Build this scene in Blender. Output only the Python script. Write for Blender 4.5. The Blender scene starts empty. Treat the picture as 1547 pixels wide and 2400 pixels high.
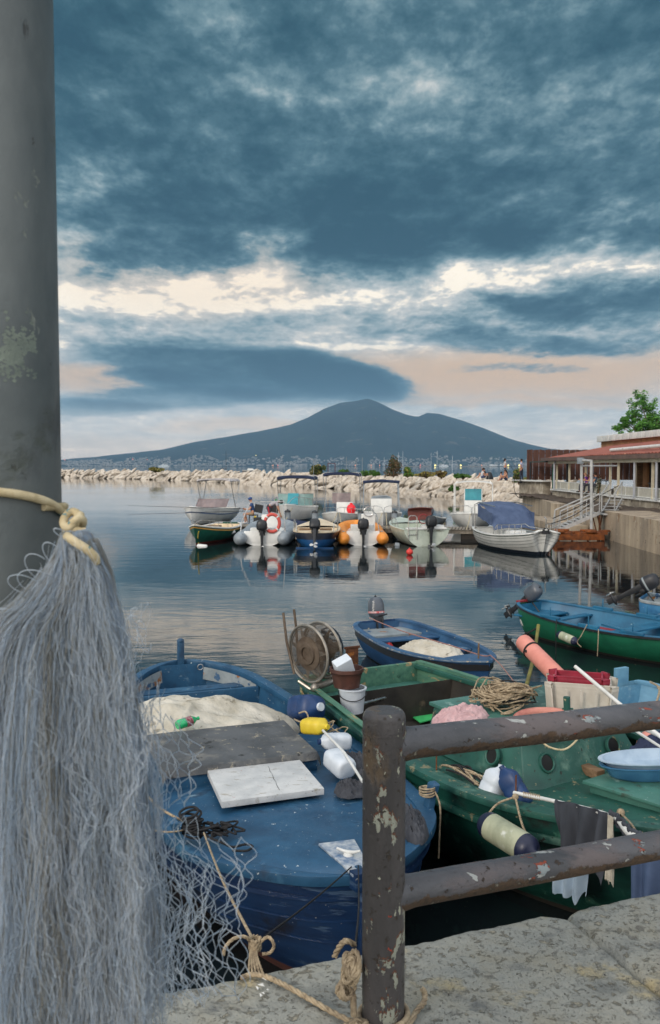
import bpy, bmesh, math, random
import numpy as np
from mathutils import Vector, Matrix, Euler, noise as mnoise
R = math.radians
S = bpy.context.scene
COL = S.collection
rnd = random.Random(7)
# ---------------------------------------------------------------- camera model
F = 2000.0; CX, CY = 773.5, 1200.0; CAMH = 3.3; TH = math.atan(107/F)
_fw = Vector((0, math.cos(TH), -math.sin(TH))); _up = Vector((0, math.sin(TH), math.cos(TH)))
def ray(px, py): return _fw + Vector((1, 0, 0))*((px-CX)/F) + _up*((CY-py)/F)
def P(px, py, z):
    d = ray(px, py); t = (z-CAMH)/d.z
    return Vector((d.x*t, d.y*t, z))
def PY(px, py, y):
    d = ray(px, py); t = y/d.y
    return Vector((d.x*t, y, CAMH+d.z*t))
def PX(px, py, x):
    d = ray(px, py); t = x/d.x
    return Vector((x, d.y*t, CAMH+d.z*t))
cam = bpy.data.cameras.new('camera'); camo = bpy.data.objects.new('camera', cam); COL.objects.link(camo)
camo.location = (0, 0, CAMH); camo.rotation_euler = (math.pi/2-TH, 0, 0)
cam.sensor_fit = 'VERTICAL'; cam.sensor_height = 36; cam.sensor_width = 23.2; cam.lens = 36*F/2400
cam.clip_start = 0.05; cam.clip_end = 80000
cam.dof.use_dof = True; cam.dof.focus_distance = 5.2; cam.dof.aperture_fstop = 8
S.camera = camo
# ---------------------------------------------------------------- colour
def lin(v):
    v /= 255.0
    return v/12.92 if v <= 0.04045 else ((v+0.055)/1.055)**2.4
def C(*c):
    if len(c) == 1: c = c[0]
    return (lin(c[0]), lin(c[1]), lin(c[2]), 1.0)
# ---------------------------------------------------------------- mesh builder
class MB:
    def __init__(s): s.v = []; s.f = []; s.m = []; s.mi = 0; s.X = None
    def add(s, vs, fs):
        o = len(s.v)
        if s.X is not None: vs = [s.X @ Vector(v) for v in vs]
        s.v.extend(tuple(v) for v in vs)
        s.f.extend(tuple(o+i for i in f) for f in fs); s.m.extend([s.mi]*len(fs)); return s
    def box(s, c, d, rz=0, M=None):
        M = M or Matrix.Translation(Vector(c)) @ Matrix.Rotation(rz, 4, 'Z')
        x, y, z = d[0]/2, d[1]/2, d[2]/2
        vs = [M @ Vector(p) for p in ((-x,-y,-z),(x,-y,-z),(x,y,-z),(-x,y,-z),(-x,-y,z),(x,-y,z),(x,y,z),(-x,y,z))]
        return s.add(vs, [(3,2,1,0),(4,5,6,7),(0,1,5,4),(1,2,6,5),(2,3,7,6),(3,0,4,7)])
    def beam(s, a, b, w, h, up=(0,0,1)):
        a, b = Vector(a), Vector(b); d = b-a; L = d.length
        if L < 1e-6: return s
        x = d/L; u = Vector(up)
        if abs(x.dot(u)) > .98: u = Vector((0,1,0))
        y = u.cross(x).normalized(); z = x.cross(y)
        M = Matrix((x, y, z)).transposed().to_4x4(); M.translation = (a+b)/2
        return s.box(None, (L, w, h), M=M)
    def tube(s, pts, r, n=8, closed=False, caps=True):
        pts = [Vector(p) for p in pts]; k = len(pts)
        if k < 2: return s
        rr = r if isinstance(r, (list, tuple)) else [r]*k
        T = []
        for i in range(k):
            if closed: t = pts[(i+1) % k]-pts[i-1]
            else: t = pts[min(i+1, k-1)]-pts[max(i-1, 0)]
            if t.length < 1e-9: t = Vector((0,0,1))
            T.append(t.normalized())
        a = Vector((0,0,1)) if abs(T[0].z) < .9 else Vector((1,0,0))
        nrm = (a - T[0]*a.dot(T[0])).normalized(); vs = []
        for i in range(k):
            nrm = nrm - T[i]*nrm.dot(T[i])
            if nrm.length < 1e-6: nrm = Vector((1,0,0))-T[i]*T[i].x
            nrm.normalize(); b = T[i].cross(nrm)
            for j in range(n):
                th = 2*math.pi*j/n
                vs.append(pts[i]+(nrm*math.cos(th)+b*math.sin(th))*rr[i])
        fs = []
        for i in range(k if closed else k-1):
            for j in range(n):
                p, q = i*n, ((i+1) % k)*n; j2 = (j+1) % n
                fs.append((p+j, p+j2, q+j2, q+j))
        if caps and not closed:
            fs.append(tuple(range(n-1, -1, -1))); fs.append(tuple((k-1)*n+j for j in range(n)))
        return s.add(vs, fs)
    def lathe(s, prof, n=20, M=None, caps=True):
        M = M or Matrix.Identity(4); vs = []; k = len(prof)
        for r, z in prof:
            for j in range(n):
                th = 2*math.pi*j/n; vs.append(M @ Vector((r*math.cos(th), r*math.sin(th), z)))
        fs = [(i*n+j, i*n+(j+1) % n, (i+1)*n+(j+1) % n, (i+1)*n+j) for i in range(k-1) for j in range(n)]
        if caps:
            if prof[0][0] > 1e-6: fs.append(tuple(range(n-1, -1, -1)))
            if prof[-1][0] > 1e-6: fs.append(tuple((k-1)*n+j for j in range(n)))
        return s.add(vs, fs)
    def prism(s, poly, z0, z1, M=None):
        M = M or Matrix.Identity(4); n = len(poly)
        zf = (lambda p, z: z(p) if callable(z) else z)
        vs = [M @ Vector((p[0], p[1], zf(p, z0))) for p in poly]+[M @ Vector((p[0], p[1], zf(p, z1))) for p in poly]
        fs = [tuple(range(n-1, -1, -1)), tuple(range(n, 2*n))]+[(i, (i+1) % n, n+(i+1) % n, n+i) for i in range(n)]
        return s.add(vs, fs)
    def loft(s, rings, caps=(True, True), closed=True):
        n = len(rings[0]); vs = [v for r in rings for v in r]; fs = []
        for i in range(len(rings)-1):
            for j in range(n if closed else n-1):
                j2 = (j+1) % n; fs.append((i*n+j, i*n+j2, (i+1)*n+j2, (i+1)*n+j))
        if caps[0]: fs.append(tuple(range(n-1, -1, -1)))
        if caps[1]: fs.append(tuple((len(rings)-1)*n+j for j in range(n)))
        return s.add(vs, fs)
    def grid(s, fn, nu, nv, thick=0):
        vs = [fn(i/nu, j/nv) for i in range(nu+1) for j in range(nv+1)]
        w = nv+1
        fs = [(i*w+j, (i+1)*w+j, (i+1)*w+j+1, i*w+j+1) for i in range(nu) for j in range(nv)]
        if thick:
            o = len(vs); vs = [Vector(v) for v in vs]
            nn = [Vector() for _ in vs]
            for f in fs:
                c = (vs[f[2]]-vs[f[0]]).cross(vs[f[3]]-vs[f[1]])
                for i in f: nn[i] += c
            vs += [v-(q.normalized() if q.length > 0 else q)*thick for v, q in zip(vs, nn)]
            fs2 = [tuple(o+i for i in reversed(f)) for f in fs]
            rim = [i*w for i in range(nu)]+[nu*w+j for j in range(nv)]+[(nu-i)*w+nv for i in range(nu)]+[nv-j for j in range(nv)]
            fs += fs2+[(rim[(i+1) % len(rim)], rim[i], rim[i]+o, rim[(i+1) % len(rim)]+o) for i in range(len(rim))]
        return s.add(vs, fs)
    def ball(s, c, r, n=12, m=8, M=None):
        c = Vector(c); r = r if isinstance(r, (tuple, list)) else (r, r, r); M = M or Matrix.Identity(4); vs = []
        for i in range(m+1):
            ph = math.pi*i/m
            for j in range(n):
                th = 2*math.pi*j/n
                vs.append(c+(M @ Vector((r[0]*math.sin(ph)*math.cos(th), r[1]*math.sin(ph)*math.sin(th), r[2]*math.cos(ph)))))
        fs = [(i*n+j, (i+1)*n+j, (i+1)*n+(j+1) % n, i*n+(j+1) % n) for i in range(m) for j in range(n)]
        return s.add(vs, fs)
    def mesh(s, name, mats, smooth=35, bevel=0, weld=True, inv=None):
        me = bpy.data.meshes.new(name)
        vs = s.v if inv is None else [tuple(inv @ Vector(v)) for v in s.v]
        me.from_pydata(vs, [], s.f)
        for m in (mats if isinstance(mats, (list, tuple)) else [mats]): me.materials.append(m)
        if any(s.m): me.polygons.foreach_set('material_index', s.m)
        bm = bmesh.new(); bm.from_mesh(me)
        if weld: bmesh.ops.remove_doubles(bm, verts=bm.verts, dist=1e-5)
        bmesh.ops.recalc_face_normals(bm, faces=bm.faces)
        if bevel:
            es = [e for e in bm.edges if e.is_manifold and e.calc_face_angle(0) > R(40)]
            if es: bmesh.ops.bevel(bm, geom=es, offset=bevel, segments=2, affect='EDGES', clamp_overlap=True, profile=.6)
        if smooth:
            for f in bm.faces: f.smooth = True
            for e in bm.edges:
                if e.is_manifold and e.calc_face_angle(0) > R(smooth): e.smooth = False
        bm.to_mesh(me); bm.free(); return me
# ---------------------------------------------------------------- objects
MAT = {}
def thing(name, label, cat, loc=(0,0,0), rz=0, group=None, kind=None):
    o = bpy.data.objects.new(name, None); COL.objects.link(o)
    o.location = loc; o.rotation_euler = (0, 0, rz); o.empty_display_size = .2
    MAT[o] = Matrix.Translation(Vector(loc)) @ Matrix.Rotation(rz, 4, 'Z')
    tag(o, label, cat, group, kind); return o
def tag(o, label=None, cat=None, group=None, kind=None):
    if label: o['label'] = label
    if cat: o['category'] = cat
    if group: o['group'] = group
    if kind: o['kind'] = kind
    return o
def rootof(p):
    while p.parent: p = p.parent
    return p
def part(name, mb, mat, parent, world=False, label=None, **k):
    inv = MAT[rootof(parent)].inverted() if world else None
    o = bpy.data.objects.new(name, mb.mesh(name, mat, inv=inv, **k)); COL.objects.link(o); o.parent = parent
    if label: o['label'] = label
    return o
def solo(name, mb, mat, label=None, cat=None, group=None, kind=None, **k):
    a = np.array(mb.v); c = Vector(((a[:,0].min()+a[:,0].max())/2, (a[:,1].min()+a[:,1].max())/2, a[:,2].min()))
    o = bpy.data.objects.new(name, mb.mesh(name, mat, inv=Matrix.Translation(-c), **k)); COL.objects.link(o); o.location = c
    return tag(o, label, cat, group, kind)
def copy_tree(o, parent=None):
    c = o.copy(); COL.objects.link(c); c.parent = parent
    for ch in [x for x in o.children]: copy_tree(ch, c)
    return c
# ---------------------------------------------------------------- node helpers
class NT:
    def __init__(s, nt): s.nt = nt; s.N = nt.nodes; s.L = nt.links
    def new(s, t, **k):
        n = s.N.new(t)
        for a, b in k.items(): setattr(n, a, b)
        return n
    def set(s, sock, v):
        if isinstance(v, E): s.L.new(v.s, sock)
        elif isinstance(v, bpy.types.NodeSocket): s.L.new(v, sock)
        else: sock.default_value = v
    def math(s, op, *a, clamp=False):
        n = s.new('ShaderNodeMath', operation=op, use_clamp=clamp)
        for i, v in enumerate(a): s.set(n.inputs[i], v)
        return E(s, n.outputs[0])
    def noise(s, vec, scale=1, detail=5, rough=.55, dist=0, dim='3D', w=0, col=False):
        n = s.new('ShaderNodeTexNoise', noise_dimensions=dim)
        if vec is not None: s.set(n.inputs['Vector'], vec)
        if dim == '4D': n.inputs['W'].default_value = w
        n.inputs['Scale'].default_value = scale; n.inputs['Detail'].default_value = detail
        n.inputs['Roughness'].default_value = rough; n.inputs['Distortion'].default_value = dist
        return E(s, n.outputs[1 if col else 0])
    def ramp(s, f, stops, interp='LINEAR'):
        n = s.new('ShaderNodeValToRGB'); s.set(n.inputs[0], f); cr = n.color_ramp; cr.interpolation = interp
        while len(cr.elements) > 1: cr.elements.remove(cr.elements[-1])
        cr.elements[0].position = stops[0][0]; cr.elements[0].color = stops[0][1]
        for p, c in stops[1:]:
            e = cr.elements.new(p); e.color = c
        return E(s, n.outputs[0])
    def mix(s, f, a, b, mode='MIX'):
        n = s.new('ShaderNodeMix', data_type='RGBA', blend_type=mode)
        s.set(n.inputs[0], f); s.set(n.inputs[6], a); s.set(n.inputs[7], b); return E(s, n.outputs[2])
    def step(s, x, a, b, t0=0., t1=1.):
        n = s.new('ShaderNodeMapRange', interpolation_type='SMOOTHSTEP')
        for i, v in enumerate((x, a, b, t0, t1)): s.set(n.inputs[i], v)
        return E(s, n.outputs[0])
    def xyz(s, x, y, z):
        n = s.new('ShaderNodeCombineXYZ')
        for i, v in enumerate((x, y, z)): s.set(n.inputs[i], v)
        return E(s, n.outputs[0])
    def sep(s, v):
        n = s.new('ShaderNodeSeparateXYZ'); s.set(n.inputs[0], v); return [E(s, o) for o in n.outputs]
    def mapping(s, v, scale=(1,1,1), rot=(0,0,0), loc=(0,0,0)):
        n = s.new('ShaderNodeMapping'); s.set(n.inputs[0], v)
        n.inputs['Scale'].default_value = scale; n.inputs['Rotation'].default_value = rot; n.inputs['Location'].default_value = loc
        return E(s, n.outputs[0])
    def bump(s, h, strength=.3, dist=.01, normal=None):
        n = s.new('ShaderNodeBump'); n.inputs['Strength'].default_value = strength; n.inputs['Distance'].default_value = dist
        s.set(n.inputs['Height'], h)
        if normal is not None: s.set(n.inputs['Normal'], normal)
        return E(s, n.outputs[0])
class E:
    def __init__(s, t, sock): s.t = t; s.s = sock
    def __add__(s, o): return s.t.math('ADD', s, o)
    __radd__ = __add__
    def __sub__(s, o): return s.t.math('SUBTRACT', s, o)
    def __rsub__(s, o): return s.t.math('SUBTRACT', o, s)
    def __mul__(s, o): return s.t.math('MULTIPLY', s, o)
    __rmul__ = __mul__
    def __truediv__(s, o): return s.t.math('DIVIDE', s, o)
def mat(name, c, c2=None, s=3., rough=.6, metal=0., bump=.25, bs=30., bd=.004, wear=(), stretch=(1,1,1), detail=6, spec=.5, coat=0, rv=.15, alpha=1, trans=0, gen=False, sss=0, c3=None, under=None):
    """wear: list of (colour, scale, threshold, softness, stretch)"""
    m = bpy.data.materials.new(name); m.use_nodes = True; t = NT(m.node_tree); t.N.clear()
    out = t.new('ShaderNodeOutputMaterial'); b = t.new('ShaderNodeBsdfPrincipled'); t.L.new(b.outputs[0], out.inputs[0])
    tc = t.new('ShaderNodeTexCoord'); v = E(t, tc.outputs['Generated' if gen else 'Object'])
    vs = t.mapping(v, stretch)
    n = t.noise(vs, s, detail, .6, .3)
    c = C(c); c2 = C(c2) if c2 else tuple(x*.72 for x in c[:3])+(1,)
    stops = [(.32, c2), (.62, c)] if not c3 else [(.3, c2), (.5, c), (.68, C(c3))]
    col = t.ramp(n, stops)
    fine = t.noise(v, bs, 4, .6)
    h = fine
    rg = t.math('ADD', rough-rv*.5, fine*rv, clamp=True)
    for w in wear:
        wc, ws, th, sf, st = (tuple(w)+((1,1,1),))[:5]
        wn = t.noise(t.mapping(v, st, loc=(ws*1.7, ws*.3, 1.1*th)), ws, 7, .62, .2)
        k = t.step(wn, th, th+sf); col = t.mix(k, col, C(wc)); h = h-k*1.2
        rg = t.math('ADD', rg, k*.15, clamp=True)
    if under:      # corroded underside: (colour, noise scale)
        gm = t.new('ShaderNodeNewGeometry'); nx, ny, nz = t.sep(gm.outputs['Normal']); un = t.noise(v, under[1], 7, .65)
        k = t.step(nz*-1. + (un-.5)*2.2, .05, .22); col = t.mix(k, col, t.ramp(t.noise(v, under[1]*3, 6, .65), [(.35, C(under[0])), (.5, C(under[2])), (.62, C(under[0])), (.68, C(under[3]))])); h = h-k*.8; rg = t.math('ADD', rg, k*.3, clamp=True)
    t.set(b.inputs['Base Color'], col); t.set(b.inputs['Roughness'], rg)
    b.inputs['Metallic'].default_value = metal; b.inputs['Specular IOR Level'].default_value = spec
    b.inputs['Coat Weight'].default_value = coat; b.inputs['Coat Roughness'].default_value = .15
    if trans: b.inputs['Transmission Weight'].default_value = trans
    if alpha < 1: b.inputs['Alpha'].default_value = alpha
    if bump: t.L.new(t.bump(h, bump, bd).s, b.inputs['Normal'])
    return m
def emis(name, c, st):
    m = bpy.data.materials.new(name); m.use_nodes = True; t = NT(m.node_tree); t.N.clear()
    o = t.new('ShaderNodeOutputMaterial'); e = t.new('ShaderNodeEmission'); e.inputs[0].default_value = C(c); e.inputs[1].default_value = st
    t.L.new(e.outputs[0], o.inputs[0]); return m
# ================================================================ sky
W = bpy.data.worlds.new('World'); S.world = W; W.use_nodes = True
t = NT(W.node_tree); t.N.clear()
wo = t.new('ShaderNodeOutputWorld'); bg = t.new('ShaderNodeBackground'); t.L.new(bg.outputs[0], wo.inputs[0])
SUN_AZ, SUN_EL = R(-140), R(26)     # sun azimuth measured from +Y (view) towards +X
sky = t.new('ShaderNodeTexSky', sky_type='NISHITA'); sky.sun_disc = False; sky.sun_elevation = SUN_EL; sky.sun_rotation = SUN_AZ
tc = t.new('ShaderNodeTexCoord'); dx, dy, dz = t.sep(tc.outputs['Generated'])
zc = t.math('MAXIMUM', dz, 0.)
el = t.math('ARCSINE', zc); az = t.math('ARCTAN2', dx, dy)
inv = 1.0/1.0
q = t.xyz(dx/(zc+.13), dy/(zc+.13), 0.)
# azimuth / elevation in "pixels" of the view: 1 rad = 2000
wv = t.xyz(az*6.0, el*15.0, 0.)
wn = t.new('ShaderNodeTexNoise'); t.set(wn.inputs['Vector'], wv); wn.inputs['Scale'].default_value = 1.0; wn.inputs['Detail'].default_value = 7; wn.inputs['Roughness'].default_value = .58
wx, wy, wz = t.sep(wn.outputs['Color'])
U = az*2000. + (wx-.5)*230.
V = el*2000. + (wy-.5)*105.
U2 = az*2000. + (wx-.5)*60.
V2 = el*2000. + (wy-.5)*22.
def uv(px, py):
    d = ray(px, py).normalized(); return math.atan2(d.x, d.y)*2000, math.asin(d.z)*2000
def blob(px, py, rx, ry, val, ang=0, crisp=False, edge=.25):
    u0, v0 = uv(px, py); a, b = (U2, V2) if crisp else (U, V)
    du, dv = a-u0, b-v0
    if ang:
        ca, sa = math.cos(R(ang)), math.sin(R(ang)); du, dv = du*ca+dv*sa, dv*ca-du*sa
    du = du*(1/rx); dv = dv*(1/ry); qq = du*du+dv*dv
    return t.step(qq, 1.0+edge*2, edge, 0, 1)*val if crisp else t.step(qq, 1.8, 0.05, 0, 1)*val
big = t.noise(t.mapping(q, (1.0, .8, 1), loc=(3.3, 1.2, 0)), 2.1, 9, .6, .25)
fin = t.noise(t.mapping(q, (1.2, .75, 1), loc=(7.3, 4.2, 0)), 5.5, 9, .64, .15)
vf = t.noise(t.mapping(q, (1.2, .85, 1), loc=(1.3, 9.2, 0)), 17., 8, .62, .1)
D = t.step(V, 880*.50, 880*.60, .17, .655)
low = t.step(V, 120., 420., .38, 1.)
D = D + (big-.5)*low*1.2 + (fin-.5)*low*1.05 + (vf-.5)*low*.6
for b in (
    (330,300,330,330,.14,-30), (750,420,420,170,.17,0), (1350,470,330,120,.12,0), (1000,60,420,70,.05,0), (1450,110,220,110,.10,0),
    (560,110,240,60,-.24,-30), (1380,190,200,40,-.2,12), (1100,350,160,30,-.16,-10), (230,400,120,40,-.14,20), (900,180,170,40,-.04,-8), (1180,270,280,70,-.10,-8), (190,440,110,90,-.16,0), (190,560,140,30,-.12,0),
    (860,612,190,52,.5,0), (420,585,220,42,.28,0), (1330,560,300,60,.2,0), (650,570,90,28,-.3,0), (1490,490,90,30,-.16,25),
    (400,690,380,44,-.24,3), (880,690,330,30,-.13,8), (1250,640,230,36,-.08,0), (560,640,150,26,-.10,12), (300,545,160,34,-.2,0),
    (1390,705,260,52,.46,-3), (1240,700,120,24,.2,-14), (1160,795,190,30,.34,-4), (1440,800,170,24,.3,0), (700,764,560,40,.11,0),
    (1250,860,210,14,.26,0), (200,640,160,26,.12,0)):
    D = D + blob(*b)
for b in ((590,872,345,62,.60,-5), (770,880,200,44,.22,-14), (330,895,120,30,.2,0), (400,935,230,24,.30,2), (210,955,150,18,.22,0), (860,900,90,24,.2,-25)):
    D = D + blob(*b, crisp=True, edge=.35)
D = D + blob(600,812,250,9,-.14,0, crisp=True, edge=.5)
D = (D-.42)*1.02+.42
D = t.math('MAXIMUM', t.math('MINIMUM', D, 1.), 0.)
cloud = t.ramp(D, [(0, (1.35,1.2,.98,1)), (.10, (.86,.82,.75,1)), (.22, C(200,206,204)), (.36, C(160,178,182)), (.50, C(114,144,154)), (.66, C(74,110,124)), (.84, C(46,86,102)), (1, C(30,72,90))])
pe = blob(1180,880,520,60,1.,0) + blob(230,890,130,34,.8,0) + blob(700,1000,330,14,.5,0) + blob(1250,948,260,12,.5,0)+ blob(450,640,300,90,.25,0) + blob(500,1060,900,40,.25,0)
pk = t.math('MULTIPLY', pe, t.step(D, .60, .26), clamp=True)
cloud = t.mix(pk, cloud, C(255,212,166))
hz = t.step(V2, 190., 0., 0., .6)
cloud = t.mix(hz, cloud, C(228,208,188))
bv = t.new('ShaderNodeVectorMath', operation='SCALE'); t.set(bv.inputs[0], cloud); t.set(bv.inputs['Scale'], t.step(el, R(6.5), R(1.5), 1., 1.62)); cloud = E(t, bv.outputs[0])
# sky overhead and behind the viewer: thinner cloud, evening light from the west
up_ = t.step(el, R(33), R(58), 0., 1.); rear = t.step(dy, .25, -.5, 0., 1.)
over = t.math('MAXIMUM', up_, rear*t.step(el, R(2), R(30), .62, 1.))
mod = t.step(big, .3, .7, .72, 1.25)
ob = t.new('ShaderNodeVectorMath', operation='SCALE'); ob.inputs[0].default_value = (1.15, 1.15, 1.15); t.set(ob.inputs['Scale'], mod)
cloud = t.mix(over, cloud, ob.outputs[0])
nis = t.new('ShaderNodeVectorMath', operation='SCALE'); t.L.new(sky.outputs[0], nis.inputs[0]); t.set(nis.inputs['Scale'], over*.05)
cloud = t.mix(1.0, cloud, nis.outputs[0], 'ADD')
t.set(bg.inputs[0], cloud); bg.inputs[1].default_value = 1.0
sun = bpy.data.lights.new('sun', 'SUN'); sun.energy = 1.3; sun.angle = R(14); sun.color = (1, .9, .78)
so = bpy.data.objects.new('sun', sun); COL.objects.link(so)
sd = Vector((math.sin(SUN_AZ)*math.cos(SUN_EL), math.cos(SUN_AZ)*math.cos(SUN_EL), math.sin(SUN_EL)))
so.rotation_euler = sd.to_track_quat('Z', 'Y').to_euler()
S.view_settings.view_transform = 'Standard'; S.view_settings.look = 'None'; S.view_settings.exposure = 0; S.view_settings.gamma = 1
W.cycles.sampling_method = 'MANUAL'; W.cycles.sample_map_resolution = 256
S.cycles.max_bounces = 6; S.cycles.diffuse_bounces = 4; S.cycles.glossy_bounces = 3; S.cycles.transmission_bounces = 4; S.cycles.transparent_max_bounces = 12; S.cycles.volume_bounces = 0
S.cycles.use_denoising = True; S.cycles.caustics_reflective = False; S.cycles.caustics_refractive = False
# ================================================================ water
m = bpy.data.materials.new('sea_water'); m.use_nodes = True; t = NT(m.node_tree); t.N.clear(); M_water = m
out = t.new('ShaderNodeOutputMaterial'); b = t.new('ShaderNodeBsdfPrincipled'); t.L.new(b.outputs[0], out.inputs[0])
tc = t.new('ShaderNodeTexCoord'); v = E(t, tc.outputs['Object']); vx, vy, vz = t.sep(v)
t.set(b.inputs['Base Color'], t.mix(t.step(vy + t.noise(v, .25, 2)*4., 8., 20.), (.010,.016,.018,1), (.070,.098,.104,1))); b.inputs['IOR'].default_value = 1.48  # base colour darkened near the quay to stand in for shade, paler offshore
b.inputs['Specular IOR Level'].default_value = .9
w1 = t.noise(t.mapping(v, (.55, 1.5, 1), rot=(0,0,R(6))), 1.15, 3, .5, .5)
w2 = t.noise(t.mapping(v, (.6, 1.3, 1), rot=(0,0,R(-14))), 3.4, 3, .55, .4)
w3 = t.noise(t.mapping(v, (.16, .5, 1), rot=(0,0,R(10))), .8, 2, .5, .3)
calm = t.step(t.noise(t.mapping(v, (.05, .11, 1)), 1., 2, .5), .38, .62, .45, 1.15)
far = t.step(vy, 14., 160., 1., 2.0)
h = (w1*.0072 + w2*.0026 + w3*.009)*calm
bp = t.new('ShaderNodeBump'); bp.inputs['Distance'].default_value = 1.0; t.set(bp.inputs['Height'], h); bp.inputs['Strength'].default_value = .8
t.L.new(bp.outputs[0], b.inputs['Normal'])
t.set(b.inputs['Roughness'], t.step(vy, 15., 400., .02, .2))
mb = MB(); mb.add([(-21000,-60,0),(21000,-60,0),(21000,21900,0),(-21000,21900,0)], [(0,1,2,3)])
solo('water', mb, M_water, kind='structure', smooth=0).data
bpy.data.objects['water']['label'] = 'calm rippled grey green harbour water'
# ================================================================ haze
m = bpy.data.materials.new('sea_haze'); m.use_nodes = True; t = NT(m.node_tree); t.N.clear()
out = t.new('ShaderNodeOutputMaterial'); pv = t.new('ShaderNodeVolumePrincipled')
pv.inputs['Color'].default_value = (.34, .60, .86, 1); pv.inputs['Density'].default_value = 4.6e-5; pv.inputs['Anisotropy'].default_value = 0
t.L.new(pv.outputs[0], out.inputs['Volume'])
mb = MB(); mb.box((0, 10900, 849), (44000, 22200, 1702))
solo('haze', mb, m, kind='stuff', smooth=0)
bpy.data.objects['haze']['label'] = 'thin evening haze over the bay'
# ================================================================ mountain and far shore
DM = 16000.
sky_line = [(-700,1080),(-300,1082),(0,1080),(145,1077),(230,1070),(300,1062),(380,1054),(450,1037),(520,1025),(600,1012),(680,996),(720,980),(760,958),(800,944),(830,941),(862,935),(885,943),(920,960),(950,972),(978,977),(1000,968),(1028,970),(1080,985),(1130,1003),(1180,1023),(1240,1042),(1280,1050),(1400,1066),(1600,1078),(1900,1082)]
sx = [p[0] for p in sky_line]; sy = [p[1] for p in sky_line]
def mtn(u, v):
    px = -700+2600*u; top = np.interp(px, sx, sy); hh = (1093-top)/F*DM
    rid = mnoise.fractal(Vector((px*.018, v*2.2, 1.0)), 1.0, 2.1, 5)
    prof = (1-abs(1-2*v)**1.25) if v <= .5 else (1-abs(1-2*v)**1.4)
    r2 = mnoise.noise(Vector((px*.045, v*1.2, 4.0)))
    z = hh*(prof*(1+.10*rid*min(1, 4*v)*(1-prof)*2+.10*r2*(1-prof))) + (8*rid if v > .4 else 0)
    y = DM - 4200*(1-2*v) if v <= .5 else DM+5000*(2*v-1)
    return (( px-CX)/F*(DM if v > .5 else y*.5+DM*.5), y, max(z, -20 if v in (0, 1) else 4)-(20 if v in (0,1) else 0))
M_mtn = mat('mountain_woods', (38,50,48), (22,32,34), s=.0012, rough=.95, bump=0, wear=[((92,88,78), .004, .62, .04), ((70,84,60), .0025, .6, .1)], spec=.1)
mb = MB(); mb.grid(mtn, 260, 40); solo('mountain', mb, M_mtn, 'long dark volcano with a pointed main summit and a lower second peak', kind='structure', weld=False)
# town on the far shore
M_town = mat('far_town', (176,170,162), (92,90,88), s=.03, rough=.9, bump=0, detail=2)
mb = MB(); r = random.Random(3)
for i in range(5200):
    u = r.uniform(.315, .76); v = .004+.20*r.random()**1.5; a_, b_, c_ = mtn(u, v); px = a_/b_*F+CX
    if c_ > 210*(.6+.5*mnoise.noise(Vector((px*.02, 0, 5)))+.3*mnoise.noise(Vector((px*.07, v*20, 5)))): continue
    if mnoise.noise(Vector((px*.03, v*40, 9))) < -.18: continue
    w = r.uniform(9, 30); hgt = r.uniform(8, 20)*(1.7 if r.random() < .05 else 1)
    mb.box((a_, b_-25, c_+hgt*.4), (w, r.uniform(15, 30), hgt), rz=r.uniform(-.3,.3))
for px, w, h_ in ((1155+90, 230, 60), (1258, 70, 50), (1130, 160, 30), (1065, 130, 40), (870, 140, 34), (705, 260, 34), (660, 120, 30)):
    y = 11700; mb.box(((px-CX)/F*y, y, 10), (w*.7, 40, h_*1.6))
solo('town', mb, M_town, 'hazy town of pale blocks spread along the foot of the volcano', kind='stuff', smooth=0, weld=False)
# ================================================================ shared materials
M_rope = mat('tan_rope', (178,160,132), (120,104,84), s=40, rough=.9, bump=.6, bs=160, bd=.002)
M_ropedk = mat('black_rope', (40,40,42), (22,22,24), s=40, rough=.85, bump=.5, bs=160, bd=.002)
M_ropecr = mat('cream_rope', (205,190,155), (168,150,112), s=30, rough=.85, bump=.5, bs=200, bd=.002, wear=[((40,120,135), 34, .62, .02)])
M_white = mat('white_paint', (222,222,218), (196,196,190), s=4, rough=.45, bump=.1, wear=[((150,140,120), 3, .64, .1)])
M_gel = mat('white_gelcoat', (232,231,226), (208,208,204), s=2, rough=.3, bump=.05, coat=.3, wear=[((150,142,128), 2.2, .62, .15)])
M_black = mat('black_plastic', (38,40,44), (26,28,31), s=6, rough=.4, bump=.1)
M_chrome = mat('steel_tube', (190,190,188), (150,150,148), s=8, rough=.28, metal=.9, bump=.05)
M_rust = mat('rusty_iron', (120,72,44), (70,42,28), s=9, rough=.9, bump=.6, bs=60, wear=[((168,104,52), 12, .56, .06)])
M_wood = mat('worn_wood', (140,112,84), (96,74,54), s=3, stretch=(1,8,8), rough=.75, bump=.4)
M_glass = mat('tinted_glass', (120,150,150), (100,130,132), rough=.08, bump=0, trans=.6, alpha=.75)
M_grey = mat('grey_rubber', (150,158,164), (120,128,134), s=3, rough=.5, bump=.15, wear=[((96,98,96), 5, .62, .1)])
M_tealglass = mat('teal_windshield', (60,150,160), (40,120,135), s=2, rough=.1, bump=0)
M_navy = mat('navy_canvas', (34,48,78), (24,34,58), s=5, rough=.85, bump=.3)
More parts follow.
